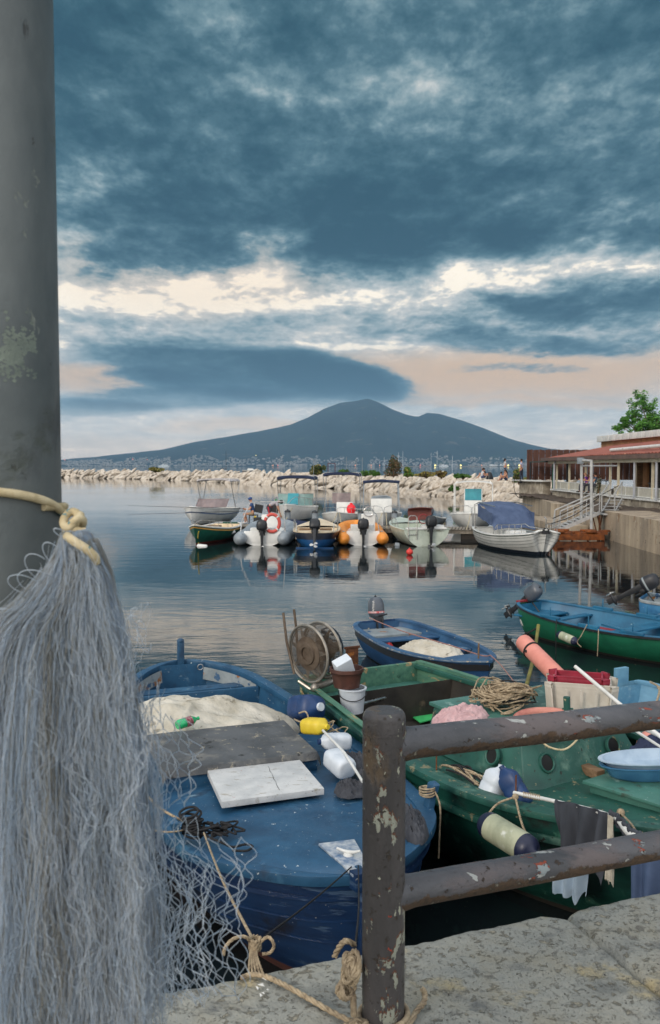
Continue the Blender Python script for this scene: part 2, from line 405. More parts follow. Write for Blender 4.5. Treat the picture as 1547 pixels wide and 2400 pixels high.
# ================================================================ quay
M_quay = mat('quay_stone', (152,152,144), (120,122,118), s=5., rough=.9, bump=1., bs=60, bd=.006, detail=10, c3=(150,146,132),
    wear=[((168,156,126), 3.6, .56, .12), ((100,102,102), 4.6, .54, .18), ((124,122,116), 20, .58, .16), ((158,152,136), 30, .57, .10), ((84,82,80), 48, .65, .05), ((168,166,156), 110, .60, .08)], spec=.3)
QZ = 1.7
qa, qb = P(345, 2322, QZ), P(1547, 2080, QZ)
qd = (qb-qa); qd.z = 0; qd.normalize(); qn = Vector((qd.y, -qd.x, 0))     # qn points inland (towards the viewer)
j0 = P(1318, 2128, QZ); j1 = P(1547, 2322, QZ); jd = (j1-j0).normalized(); jn = Vector((-jd.y, jd.x, 0))
def quay_pt(a, b):
    p = qa+qd*a+qn*b
    e = .006*mnoise.fractal(Vector((a*5, 0, 3)), 1, 2, 4)+.008*mnoise.noise(Vector((a*22, 1, 0)))
    if b < .06: p -= qn*(e-.004)*(1-b/.06)
    dj = abs((p-j0).dot(jn)+.006*mnoise.noise(p*9)); notch = .03*math.exp(-((p-j0).length/.05)**2)
    z = QZ-.006+.003*mnoise.fractal(p*2.1, 1, 2, 4)+.0028*mnoise.noise(p*34)-.03*math.exp(-(dj/.013)**2)-notch
    z -= .022*math.exp(-b/.012)*(1+.9*mnoise.noise(Vector((a*14, 0, 7))))
    p.z = z; return p
A = np.concatenate([np.linspace(-9, -.5, 30)[:-1], np.linspace(-.5, 2.6, 330), np.linspace(2.6, 12, 30)[1:]])
B = np.concatenate([np.linspace(0, .05, 9)[:-1], np.linspace(.05, 1.0, 90), np.linspace(1.0, 9, 20)[1:]])
mb = MB(); vs = [quay_pt(a, b) for a in A for b in B]; w = len(B)
mb.add(vs, [(i*w+j, (i+1)*w+j, (i+1)*w+j+1, i*w+j+1) for i in range(len(A)-1) for j in range(w-1)])
vs = []; Z = np.concatenate([np.linspace(0, -.5, 14), np.linspace(-.6, -3.5, 8)])
for a in A:
    e0 = quay_pt(a, 0)
    for z in Z:
        p = e0.copy(); p.z += z; p += qn*(.01*mnoise.fractal(Vector((a*4, z*4, 9)), 1, 2, 4))*min(1, -z*10); vs.append(p)
w = len(Z); mb.add(vs, [(i*w+j, i*w+j+1, (i+1)*w+j+1, (i+1)*w+j) for i in range(len(A)-1) for j in range(w-1)])
o = solo('quay', mb, M_quay, kind='structure', smooth=60); o['label'] = 'weathered grey stone quay edge with a long joint'
# ================================================================ railing: post and two pipes
M_pipe = mat('peeling_pipe', (90,90,94), (60,62,66), s=7, rough=.42, bump=.8, bs=55, bd=.003, detail=8,
    stretch=(.3,1,1), under=((60,50,42), 9, (84,66,50), (132,126,112)), wear=[((100,92,92), 5, .50, .12, (.3,1,1)), ((140,66,46), 10, .606, .008, (.35,1,1)), ((140,148,150), 10, .611, .010, (.35,1,1)), ((168,170,166), 26, .63, .01, (.4,1,1)), ((58,46,36), 34, .62, .04)])
M_post = mat('peeling_post', (84,80,80), (58,56,56), s=6, rough=.42, bump=.8, bs=50, bd=.003, detail=8, stretch=(1,1,.3),
    wear=[((92,78,62), 6, .52, .10, (1,1,.4)), ((104,70,54), 13, .572, .01, (1,1,.62)), ((150,152,138), 13, .576, .008, (1,1,.62)), ((168,168,150), 34, .645, .008, (1,1,.6)), ((58,50,42), 44, .61, .04), ((168,70,48), 12, .69, .01)])
pb = P(898, 2408, QZ); PYY = pb.y; pr = .0605
ptop = PY(900, 1668, PYY).z
rail = thing('pipe_railing', 'peeling dark pipe railing with a round topped post at the quay edge', 'railing', (pb.x, pb.y, QZ))
mb = MB(); prof = [(pr, -.05)]
for k in range(60): prof.append((pr*(1+.012*mnoise.noise(Vector((k*.3, 0, 0)))), -.03+(ptop-QZ-.02)*k/59))
hgt = ptop-QZ
for k in range(1, 7): a = k/6*math.pi/2; prof.append((pr-.016+.016*math.cos(a) if k < 6 else .001, hgt-.02+.026*math.sin(a)))
prof.insert(-1, (pr*.5, hgt+.004))
mb.lathe(prof, 40); mb.lathe([(pr+.0015, hgt-.058), (pr+.002, hgt-.054), (pr+.0015, hgt-.05)], 40, caps=False)
part('post', mb, M_post, rail, smooth=50)
def rod(px0, py0, px1, py1, y1, ext, name):
    a = PY(px0, py0, PYY); b = PY(px1, py1, y1); b = a+(b-a)*ext; mb = MB()
    n = 60; pts = []; rr = []
    for i in range(n+1):
        u = i/n; p = a.lerp(b, u); p.z += .004*mnoise.noise(Vector((u*6, px1*.1, 0))); pts.append(p)
        rr.append(.0455*(1+.02*mnoise.noise(Vector((u*25, 3, 0))))+(.008*math.exp(-((u*n-1.2)/1.0)**2)))
    mb.tube(pts, rr, 28); part(name, mb, M_pipe, rail, world=True, smooth=50); return a, b
ra, rb = rod(900, 1747, 1547, 1676, 2.76, 1.7, 'rail_pipe')
rod(900, 2098, 1547, 1981, 2.76, 1.7, 'rail_pipe')
mb = MB(); mb.X = Matrix.Translation(Vector((rb.x-pb.x, rb.y-pb.y, 0))); mb.lathe(prof, 32); part('post', mb, M_post, rail)
# ================================================================ lamp pole at the left
M_pole = mat('galvanised_pole', (104,110,110), (74,82,84), s=5, rough=.5, metal=.15, bump=.3, bs=30, detail=8, stretch=(1,1,.5),
    wear=[((66,70,72), 4, .52, .16, (1,1,.6)), ((56,58,58), 9, .62, .05, (1,1,.35)), ((128,130,122), 2.6, .58, .10, (1,1,.25)), ((60,62,62), 30, .66, .03, (1,1,.5)), ((126,132,124), 12, .655, .05, (1,1,.8)), ((74,80,72), 3, .6, .1, (1,1,1.5))])
PCX, PCY, PRR = -.566, 1.45, .1035
pole = thing('lamp_pole', 'thick grey steel pole with scuffs and glue marks at left edge', 'pole', (PCX, PCY, QZ))
mb = MB(); mb.lathe([(PRR+.002, -.02)]+[(PRR*(1.02-.022*k/30), 6*k/30) for k in range(31)], 48); part('shaft', mb, M_pole, pole)
mb = MB(); mb.lathe([(.19, .0), (.19, .02), (.12, .022), (.112, .09)], 32); part('base_flange', mb, M_pole, pole)
M_glue = mat('glue_residue', (118,128,118), (98,108,102), s=30, rough=.8, bump=.6, bs=80)
mb = MB(); zc = PY(70, 820, 1.35).z; rg = random.Random(5)
for k in range(1500):      # torn paper remnant: many small scales on the shaft
    a = rg.uniform(-2.25, -.55); z = zc+rg.gauss(0, .017)
    if mnoise.noise(Vector((a*3.2, z*42, 2.5))) < -.12: continue
    s1 = rg.uniform(.0015, .0038); rr = PRR*1.012
    mb.add([(PCX+(rr+.0004)*math.cos(a+d1*s1/rr), PCY+(rr+.0004)*math.sin(a+d1*s1/rr), z+d2*s1*.8) for d1, d2 in ((-1.2,-.2),(.3,-1.1),(1.1,.4),(-.3,1.2))], [(0,1,2,3)])
part('glue_patch', mb, M_glue, pole, world=True, smooth=0, weld=False)
# rope tied round the pole
mb = MB(); pts = []
z0 = PY(0, 1150, 1.345).z; z1 = PY(165, 1205, 1.42).z
for k in range(60):
    a = -math.pi*1.25+k/59*math.pi*1.30                     # from the left, round the front, to the right side
    z = z0+(z1-z0)*min(1, (max(0, k/59-.56)/.40)**2.3)
    pts.append((PCX+(PRR+.008)*math.cos(a), PCY+(PRR+.008)*math.sin(a), z))
mb.tube(pts, .0072, 10)
pts = [(PCX+(PRR+.006+.003*(k/24))*math.cos(a), PCY+(PRR+.006)*math.sin(a), PY(150, 1185+k*.6, 1.45).z) for k, a in ((k, -.5+k/24*3.4) for k in range(25))]
mb.tube(pts, .0064, 10)
kc = PY(166, 1218, 1.36)
for i in range(3):       # knot
    pts = []
    for k in range(22):
        a = 2*math.pi*k/22; pts.append(kc+Vector((.011*math.cos(a)+.004*i, .014*math.sin(a), .012*math.sin(a+1.1*i)-.005*i)))
    mb.tube(pts, .0066, 10, closed=True)
mb.tube([kc+Vector((-.008,-.01,-.008)), kc+Vector((.005,-.012,-.013)), kc+Vector((.018,-.010,-.018)), kc+Vector((.026,-.008,-.018))], .0062, 10)
a0 = PY(156, 1256, 1.235); b0 = PY(226, 1314, 1.225)
mb.tube([a0, a0.lerp(b0, .3)+Vector((0,-.008,.004)), a0.lerp(b0, .65)+Vector((.004,-.006,.004)), a0.lerp(b0,.88)+Vector((.004,0,0)), b0+Vector((-.002,.01,-.004))], [.0066]*4+[.005], 10)
solo('tie_rope', mb, M_ropecr, 'cream rope with blue flecks knotted round the grey pole', 'rope', smooth=60)
# ================================================================ fishing net hung from the pole
def net_mat(name, c, c2):
    m = mat(name, c, c2, s=14, rough=.5, bump=0, spec=.4, stretch=(1,1,.25)); t = NT(m.node_tree); b = next(n for n in t.N if n.type == 'BSDF_PRINCIPLED'); out = next(n for n in t.N if n.type == 'OUTPUT_MATERIAL')
    tr = t.new('ShaderNodeBsdfTranslucent'); tr.inputs[0].default_value = C(c); mx = t.new('ShaderNodeMixShader'); mx.inputs[0].default_value = .58
    t.L.new(b.outputs[0], mx.inputs[1]); t.L.new(tr.outputs[0], mx.inputs[2]); t.L.new(mx.outputs[0], out.inputs[0]); return m
NM = [net_mat('net_filament', (206,218,230), (178,196,212)), net_mat('net_filament_dull', (192,190,182), (156,158,154)), net_mat('net_filament_pale', (230,236,242), (204,216,226))]
yz = lambda py: CAMH-(py-1093)/2000*1.3
ys_ = [1235,1262,1300,1340,1400,1450,1520,1650,1850,2100,2420]
Lx = [178,160,138,108,48,-30,-80,-110,-130,-140,-150]
Rx = [192,215,234,252,264,276,290,302,314,324,332]
NV = []; NF = []; NMI = []
def strand(pts, r, mi):
    pts = np.array(pts); k = len(pts)
    T = np.gradient(pts, axis=0); T /= (np.linalg.norm(T, axis=1, keepdims=True)+1e-9)
    a = np.cross(T, [0.3,1,.2]); a /= (np.linalg.norm(a, axis=1, keepdims=True)+1e-9); b = np.cross(T, a)
    o = sum(len(x) for x in NV); rings = []
    for j in range(3):
        th = 2*math.pi*j/3; rings.append(pts+(a*math.cos(th)+b*math.sin(th))*r)
    V_ = np.stack(rings, 1).reshape(-1, 3); NV.append(V_)
    i = np.arange(k-1)[:, None]; j = np.arange(3)[None, :]; j2 = (j+1) % 3
    f = np.stack([o+i*3+j, o+i*3+j2, o+(i+1)*3+j2, o+(i+1)*3+j], -1).reshape(-1, 4); NF.append(f); NMI.append(np.full(len(f), mi))
rs = np.random.RandomState(11)
def smooth_noise(n, k, amp):
    kn = rs.randn(k+3)*amp; return np.interp(np.linspace(0, k+2, n), np.arange(k+3), kn)
def snoise(n, k, amp):
    a = smooth_noise(n, k, amp); return np.convolve(np.pad(a, 3, mode='edge'), np.ones(7)/7, 'valid')
NP = 64
for c in range(120):                       # clumps
    uc = rs.rand()**.8; dc = rs.uniform(-1, 1); start = 1240+rs.rand()*40
    if rs.rand() < .45: uc = .55+.45*rs.rand()
    cu = snoise(NP, 5, .05); cn = snoise(NP, 7, .006); hit = rs.uniform(.10, .35)
    mi0 = rs.choice([0,0,0,1,2]) if uc > .35 else rs.choice([0,1,1,2])
    for k in range(rs.randint(34, 62)):
        py = np.linspace(start, rs.uniform(2300, 2450) if rs.rand() > .12 else rs.uniform(1600, 2300), NP)
        tt = np.clip((py-1240)/1100, 0, 1)
        u = uc+cu*tt+rs.randn()*.028*(.4+tt)
        lx = np.interp(py, ys_, Lx); rx = np.interp(py, ys_, Rx)
        px = lx+(rx-lx)*u
        z = CAMH-(py-1093)/2000*1.3
        x = (px-773.5)/2000*1.3+cn+snoise(NP, 14, .0015)*(1+2*tt)
        dep = .05+.07*np.minimum(1, tt*2.2)
        y = 1.275+dep*.8*(dc*.7+rs.randn()*.25)*np.sqrt(np.clip(1-(2*np.clip(u,0,1)-1)**2, .1, 1))+snoise(NP, 10, .003)
        # stay in front of the shaft
        dxp = x-PCX; inside = np.abs(dxp) < PRR+.01
        yf = PCY-np.sqrt(np.clip((PRR+.010)**2-dxp**2, 0, None)); y = np.where(inside & (y > yf-.003), yf-.003-.01*rs.rand(), y)
        strand(np.stack([x, y, z], 1), rs.choice([.00024,.00034,.00042]), mi0 if rs.rand() < .7 else rs.randint(0, 3))
# fuzzy frizz all over the bundle
for k in range(5200):
    py0 = 1250+rs.rand()**.75*1180; n = 14
    L = rs.uniform(60, 240); py = py0+np.linspace(0, L, n)
    u = rs.beta(1.5, 1.1)*1.04
    lx = np.interp(py, ys_, Lx); rx = np.interp(py, ys_, Rx); px = lx+(rx-lx)*u
    x = (px-773.5)/2000*1.27+snoise(n, 4, .0075); z = CAMH-(py-1093)/2000*1.27+snoise(n, 4, .010)
    y = 1.19+.05*rs.rand()+snoise(n, 4, .01)
    strand(np.stack([x, y, z], 1), rs.choice([.0002,.0003]), rs.choice([0,2,2,1]))
# loose hairs at the right flank and stray loops round the shaft
for k in range(2000):
    py0 = 1270+rs.rand()*1100; n = 16; L = rs.uniform(60, 220); py = py0+np.linspace(0, L, n)
    px = np.interp(py, ys_, Rx)-22+snoise(n, 4, 10)+rs.rand()**2.5*np.interp(py0, [1270,1500,1600,1750,2450], [8,16,40,70,70])
    strand(np.stack([(px-773.5)/2000*1.3, 1.27+.08*rs.rand()+snoise(n, 4, .008), CAMH-(py-1093)/2000*1.3], 1), rs.choice([.00028,.0004]), rs.choice([0,2]))
for (cx, cy, rx_, ry_) in ((95,1330,30,38),(130,1300,22,34),(60,1370,36,30),(150,1250,14,16),(20,1440,40,22),(90,1365,44,36),(330,1450,22,34),(325,1460,17,30),(338,1490,12,44),(322,1475,26,40),(335,1510,10,30)):
    a = np.linspace(rs.uniform(0,2), rs.uniform(4.6,6.4), 30); px = cx+rx_*np.cos(a); py = cy+ry_*np.sin(a)
    strand(np.stack([(px-773.5)/2000*1.25, 1.24+.03*np.sin(a), CAMH-(py-1093)/2000*1.25], 1), .0008, 2)
# open meshes hanging at the right: staggered loops
def cells(px0, py0, nx, ny, wx, hy, yd, r, jit, shear=0):
    nodes = {}
    for j in range(ny+1):
        for i in range(nx+1):
            gx = px0+(i+.5*(j % 2))*wx+rs.randn()*jit+shear*j*hy; gy = py0+j*hy+rs.randn()*jit*.7
            gx += 16*math.sin(gy*.021+i*.4); nodes[i, j] = (gx, gy, yd+.02*math.sin(i*.9)+.015*math.sin(j*.7))
    for j in range(ny):
        for i in range(nx+1):
            for di in ((0, -1) if j % 2 == 0 else (0, 1)):
                q = (i+di, j+1)
                if q not in nodes or rs.rand() < .06: continue
                a, b = np.array(nodes[i, j]), np.array(nodes[q]); n = 10; tt = np.linspace(0, 1, n)[:, None]
                # hang curved: leave the knot vertical, bulge sideways
                h0 = tt**2*(3-2*tt); px = a[0]+(b[0]-a[0])*h0[:, 0]; bow = np.sin(tt[:, 0]*math.pi)*np.sign(b[0]-a[0]+.01)*wx*.12
                py = a[1]+(b[1]-a[1])*tt[:, 0]; yy = a[2]+(b[2]-a[2])*tt[:, 0]
                strand(np.stack([(px+bow-773.5)/2000*yy, yy, CAMH-(py-1093)/2000*yy], 1), r, rs.choice([0,2,2]))
for q in range(3): cells(-10+q*6, 1420+q*170, 22, 30-q*4, 15, 30, 1.205-.012*q, .00028, 9)
cells(392, 1985, 5, 11, 34, 32, 1.33, .0007, 9)
cells(376, 2030, 5, 10, 32, 36, 1.38, .0007, 11)
cells(370, 1930, 4, 13, 22, 36, 1.30, .0006, 9)
cells(350, 1690, 4, 9, 22, 24, 1.30, .0006, 6)
cells(352, 2050, 6, 9, 20, 36, 1.27, .0007, 8)
cells(340, 1600, 3, 26, 14, 30, 1.29, .0006, 6)
cells(352, 2150, 3, 8, 26, 30, 1.24, .0006, 9)
me = bpy.data.meshes.new('fishing_net'); V_ = np.concatenate(NV); F_ = np.concatenate(NF); MI_ = np.concatenate(NMI)
org = np.array([-.4, 1.3, 2.3]); V_ = V_-org
me.vertices.add(len(V_)); me.vertices.foreach_set('co', V_.astype(np.float32).ravel())
me.loops.add(len(F_)*4); me.loops.foreach_set('vertex_index', F_.astype(np.int32).ravel())
me.polygons.add(len(F_)); me.polygons.foreach_set('loop_start', (np.arange(len(F_))*4).astype(np.int32)); 
me.polygons.foreach_set('material_index', MI_.astype(np.int32)); me.polygons.foreach_set('use_smooth', np.ones(len(F_), bool))
for m_ in NM: me.materials.append(m_)
me.update(calc_edges=True); me.validate()
o = bpy.data.objects.new('fishing_net', me); COL.objects.link(o); o.location = tuple(org)
tag(o, 'bunched pale blue fishing net hanging from the grey pole', 'fishing net')
# ================================================================ mooring ropes on the quay
def cr(pts, n):
    pts = [Vector(p) for p in pts]; k = len(pts); out = []
    for i in range(n+1):
        u = i/n*(k-1); a = min(int(u), k-2); f = u-a
        p0, p1, p2, p3 = pts[max(a-1, 0)], pts[a], pts[a+1], pts[min(a+2, k-1)]
        out.append(.5*((2*p1)+(p2-p0)*f+(2*p0-5*p1+4*p2-p3)*f*f+(3*p1-p0-3*p2+p3)*f*f*f))
    return out
def twist(mb, pts, r, n=60, strands=3, turns=None):
    c = cr(pts, n); L = sum((c[i+1]-c[i]).length for i in range(n)); turns = turns or L/(r*7); m_ = max(n, int(turns*8)); m_ = min(m_, 700)
    c = cr(pts, m_)
    for s_ in range(strands):
        q = []
        for i, p in enumerate(c):
            tg = (c[min(i+1, m_)]-c[max(i-1, 0)]).normalized(); a = tg.orthogonal().normalized() if i == 0 else (a-tg*a.dot(tg)).normalized()
            b = tg.cross(a); th = 2*math.pi*(turns*i/m_+s_/strands); q.append(p+(a*math.cos(th)+b*math.sin(th))*r*.5)
        mb.tube(q, r*.56, 6)
kn = PY(598, 2212, 2.86)                 # knot hanging just off the quay edge
edge = P(606, 2278, QZ); edge2 = P(632, 2272, QZ)
bl = P(478, 1952, .97)
mb = MB()
twist(mb, [bl, PY(520, 2060, 3.9), kn], .006, 30)
for k in range(5):
    a = k*1.3; mb.tube([kn+Vector((.018*math.cos(t_*.63+a), .018*math.sin(t_*.63+a), .020*math.sin(t_*.63*2+a))) for t_ in range(10)], .006, 7, closed=True)
twist(mb, [kn+Vector((-.01,0,0)), PY(575,2196,2.84), PY(548,2200,2.82), PY(528,2220,2.80), PY(524,2238,2.80)], .0065, 20)
twist(mb, [kn+Vector((.012,0,0)), PY(628,2196,2.84), PY(642,2214,2.82), PY(634,2232,2.82), PY(616,2236,2.84)], .006, 20)
for k in range(5): twist(mb, [kn+Vector((.006*k-.012,.004*k,-.01)), PY(586+k*4, 2240, 2.82), PY(582+k*10, 2282, 2.72)+Vector((0,0,-.02))], .0045, 12)
solo('mooring_rope', mb, M_rope, 'knotted tan mooring rope from the blue boat tied off below the quay edge', 'rope', smooth=60)
mb = MB(); g = lambda px, py, dz=.008: P(px, py, QZ+dz)
twist(mb, [g(566,2292), g(590,2284), g(620,2288,.012), g(660,2305), g(720,2338), g(790,2378), g(850,2405)], .0085, 60)
solo('quay_rope', mb, M_rope, 'single dirty rope lying across the stone towards the post', 'rope', smooth=60)
mb = MB(); rk = random.Random(4)
c0 = Vector((pb.x-pr-.03, pb.y-.015, 0))
def ball_knot(c, R_, n, r, sq=(1,1,1)):
    for k in range(n):
        ax = Vector((rk.gauss(0,1), rk.gauss(0,1), rk.gauss(0,1))).normalized(); a = ax.orthogonal().normalized(); b = ax.cross(a)
        rr = R_*rk.uniform(.55, 1); off = Vector((rk.gauss(0,.2), rk.gauss(0,.2), rk.gauss(0,.2)))*R_; pts = []
        for i in range(14):
            th = 2*math.pi*i/14*rk.uniform(.98, 1.02); v_ = a*math.cos(th)+b*math.sin(th); pts.append(c+off+Vector((v_.x*sq[0], v_.y*sq[1], v_.z*sq[2]))*rr)
        pts.append(pts[0]); twist(mb, pts, r, 26)
ball_knot(Vector((c0.x, c0.y, PY(825, 2262, PYY).z)), .034, 7, .0075, (.8,.9,1.5))
ball_knot(Vector((c0.x-.02, c0.y, PY(805, 2310, PYY).z)), .024, 5, .0065)
ball_knot(Vector((c0.x+.005, c0.y-.03, QZ+.03)), .034, 7, .0075, (1,1,.7))
twist(mb, [P(832,2215,QZ+.22), PY(810,2205,PYY+.02), PY(795,2220,PYY+.03), PY(784,2242,PYY+.04)], .0085, 16)
for k in range(8):         # turns round the foot of the post
    z = QZ+.012+.014*k if k < 3 else PY(850, 2215+8*k, PYY).z-.0
    pts = [(pb.x+(pr+.009)*math.cos(a), pb.y+(pr+.009)*math.sin(a), z+.006*math.sin(a*1.0+k)) for a in (2*math.pi*i/28 for i in range(28))]
    if k < 3: mb.tube(pts, .0082, 8, closed=True)
mb.tube([Vector((c0.x+.004, c0.y-.012, PY(826, 2318, PYY).z)), Vector((c0.x+.006, c0.y-.016, PY(828, 2365, PYY).z))], .009, 8)
twist(mb, [Vector((pb.x+pr+.004, pb.y-.03, QZ+.012)), g(975, 2372,.012), g(993, 2350,.014), g(996, 2330,.02), g(990,2318,.035)], .009, 24)
twist(mb, [Vector((pb.x+pr-.01, pb.y-.045, QZ+.012)), g(962, 2395,.012), g(955,2420,.01)], .009, 10)
solo('bollard_rope', mb, M_rope, 'thick beige rope tied in lumpy knots round the foot of the railing post', 'rope', smooth=60)
# stern / bow thin lines to the boat cleat
cl = P(832, 2024, .84)
mb = MB(); twist(mb, [cl, cl.lerp(kn,.35)+Vector((0,0,-.012)), cl.lerp(kn,.7)+Vector((0,0,-.012)), kn], .0042, 40)
solo('mooring_line', mb, M_ropedk, 'thin dark speckled line slanting from the bow cleat to the knot', 'rope', smooth=60)
mb = MB(); twist(mb, [cl+Vector((.02,0,0)), PY(841, 2120, 3.3), Vector((c0.x+.01, c0.y+.02, PY(836, 2225, PYY).z))], .0035, 40)
solo('mooring_line', mb, M_ropedk, 'thin dark line hanging straight down from the bow cleat beside the post', 'rope', smooth=60)
# shell fragments and litter on the stone
M_shell = mat('white_shell', (225,225,222), (200,198,190), rough=.5)
mb = MB(); rk = random.Random(9)
for (px, py, s_) in ((615,2310,.016),(622,2296,.012),(605,2318,.010),(628,2322,.011),(612,2335,.009),(618,2330,.008)):
    p = P(px, py, QZ+.004); a = rk.uniform(0, 3)
    mb.add([p+Vector((math.cos(a+i*2.1)*s_*(.6+.4*(i % 2)), math.sin(a+i*2.1)*s_*.8, .002+.004*(i == 1))) for i in range(3)]+[p+Vector((0,0,.007))], [(0,1,3),(1,2,3),(2,0,3),(2,1,0)])
solo('shell_litter', mb, M_shell, 'a few white broken shell pieces on the quay stone', 'litter', smooth=0)
# ================================================================ hull tools
def crn(rows, n):
    rows = [np.array(r, float) for r in rows]; k = len(rows); out = []
    for i in range(n+1):
        u = i/n*(k-1); a = min(int(u), k-2); f = u-a
        p0, p1, p2, p3 = rows[max(a-1,0)], rows[a], rows[a+1], rows[min(a+2,k-1)]
        out.append(.5*((2*p1)+(p2-p0)*f+(2*p0-5*p1+4*p2-p3)*f*f+(3*p1-p0-3*p2+p3)*f**3))
    return out
class Hull:
    """stations (s, half width, sheer z, keel z) from stern to bow"""
    def __init__(h, st, n=36, rake=.15, srake=0, full=.7, bowv=1.1, boot=.1):
        h.r = crn(st, n); h.n = n; h.L = st[-1][0]; h.rake = rake; h.srake = srake; h.full = full; h.bowv = bowv; h.boot = boot
        for r in h.r: r[1] = max(r[1], 0)
    def at(h, s):
        x = [r[0] for r in h.r]; return [np.interp(s, x, [r[i] for r in h.r]) for i in range(4)]
    def pt(h, row, side, t, out=0, dz=0):
        s, hw, zs, zk = row; k = s/h.L; bw = max(0, (k-.45)/.55)**2
        a = h.full+h.bowv*bw
        y = (hw*max(0, math.sin(min(1, t)*math.pi/2))**a if t > 0 else 0)+out
        x = s-h.rake*(1-t)*max(0, k)**5-(-h.srake)*(1-t)*max(0, 1-k)**5
        return Vector((x, side*max(y, 0), zk+(zs-zk)*t+dz))
    def tz(h, row, z): return min(1, max(0, (z-row[3])/(row[2]-row[3])))
    def outer(h, mb, transom=True):
        for side in (1, -1):
            vs = []; w = 11
            for row in h.r:
                tb = h.tz(row, h.boot)
                for j in range(w):
                    t = tb*j/4 if j <= 4 else tb+(1-tb)*(j-4)/6
                    vs.append(h.pt(row, side, t))
            for i in range(h.n):
                for j in range(w-1):
                    mb.mi = 1 if j < 4 else 0
                    mb.add([vs[i*w+j], vs[(i+1)*w+j], vs[(i+1)*w+j+1], vs[i*w+j+1]], [(0,1,2,3)])
        mb.mi = 0
        if transom and h.r[0][1] > .05:
            row = h.r[0]; ring = [h.pt(row, 1, t/8) for t in range(9)]+[h.pt(row, -1, t/8) for t in range(8, 0, -1)]
            mb.add(ring, [tuple(range(len(ring)))])
        return mb
    def band(h, mb, i0, i1, o0, o1, z0, z1, nt=0, sides=(1, -1)):
        """rectangular rail along the sheer from half width+o0 (outer) to +o1 (inner), z from sheer+z0 to sheer+z1"""
        for side in sides:
            rings = []
            for row in h.r[i0:i1+1]:
                s, hw, zs, zk = row; yo = max(hw+o0, .0); yi = max(hw+o1, 0)
                if hw < .03: yo = max(yo, abs(o0))
                rings.append([Vector((s, side*yo, zs+z0)), Vector((s, side*yo, zs+z1)), Vector((s, side*yi, zs+z1)), Vector((s, side*yi, zs+z0))])
            mb.loft(rings)
        return mb
    def strake(h, mb, dz, w, hh, i0=0, i1=None):
        i1 = h.n if i1 is None else i1
        for side in (1, -1):
            rings = []
            for row in h.r[i0:i1+1]:
                zc = row[2]-dz; t = h.tz(row, zc); p = h.pt(row, side, t); a = Vector((0, side*w, 0))
                rings.append([p+Vector((0,0,-hh/2))-a*.2, p+a+Vector((0,0,-hh/2)), p+a+Vector((0,0,hh/2)), p+Vector((0,0,hh/2))-a*.2])
            mb.loft(rings)
        return mb
    def liner(h, mb, th, zf, s0=0, s1=99, drop=.005):
        rows = [r for r in h.r if s0 <= r[0] <= s1 and r[1] > th]; vs = []
        for row in rows:
            t = h.tz(row, zf)
            yb = max(0, min(abs(h.pt(row, 1, max(t, .05)).y), row[1])-th); yt = row[1]-th; z = row[2]-drop
            yb = min(yb, yt)
            vs += [Vector((row[0], yt, z)), Vector((row[0], (yt+yb)/2+.02*(yt > yb), (z+zf)/2)), Vector((row[0], yb, zf)), Vector((row[0], -yb, zf)), Vector((row[0], -(yt+yb)/2-.02*(yt > yb), (z+zf)/2)), Vector((row[0], -yt, z))]
        k = len(rows); mb.add(vs, [(i*6+j, (i+1)*6+j, (i+1)*6+j+1, i*6+j+1) for i in range(k-1) for j in range(5)])
        for i in (0, k-1): mb.add([vs[i*6+j] for j in range(6)], [tuple(range(6))])
        return mb
    def deck(h, mb, s0, s1, inset=.02, dz=-.03, camber=.03, n=24, m=12, y0=-1, y1=1, thick=0, rim=True):
        def f(u, v):
            s = s0+(s1-s0)*u; _, hw, zs, zk = h.at(s); w = max(hw-inset, .0)
            k = y0+(y1-y0)*v; return Vector((s, k*w, zs+dz+camber*(1-k*k)))
        if rim:
            for s in (s0, s1):
                if rim == 2 and s == s0: continue
            a = [f((s-s0)/(s1-s0), v/m) for v in range(m+1)]; mb.add(a+[p-Vector((0,0,.10 if rim == 2 else .35)) for p in reversed(a)], [tuple(range(2*m+2))])
        mb.grid(f, n, m); return mb
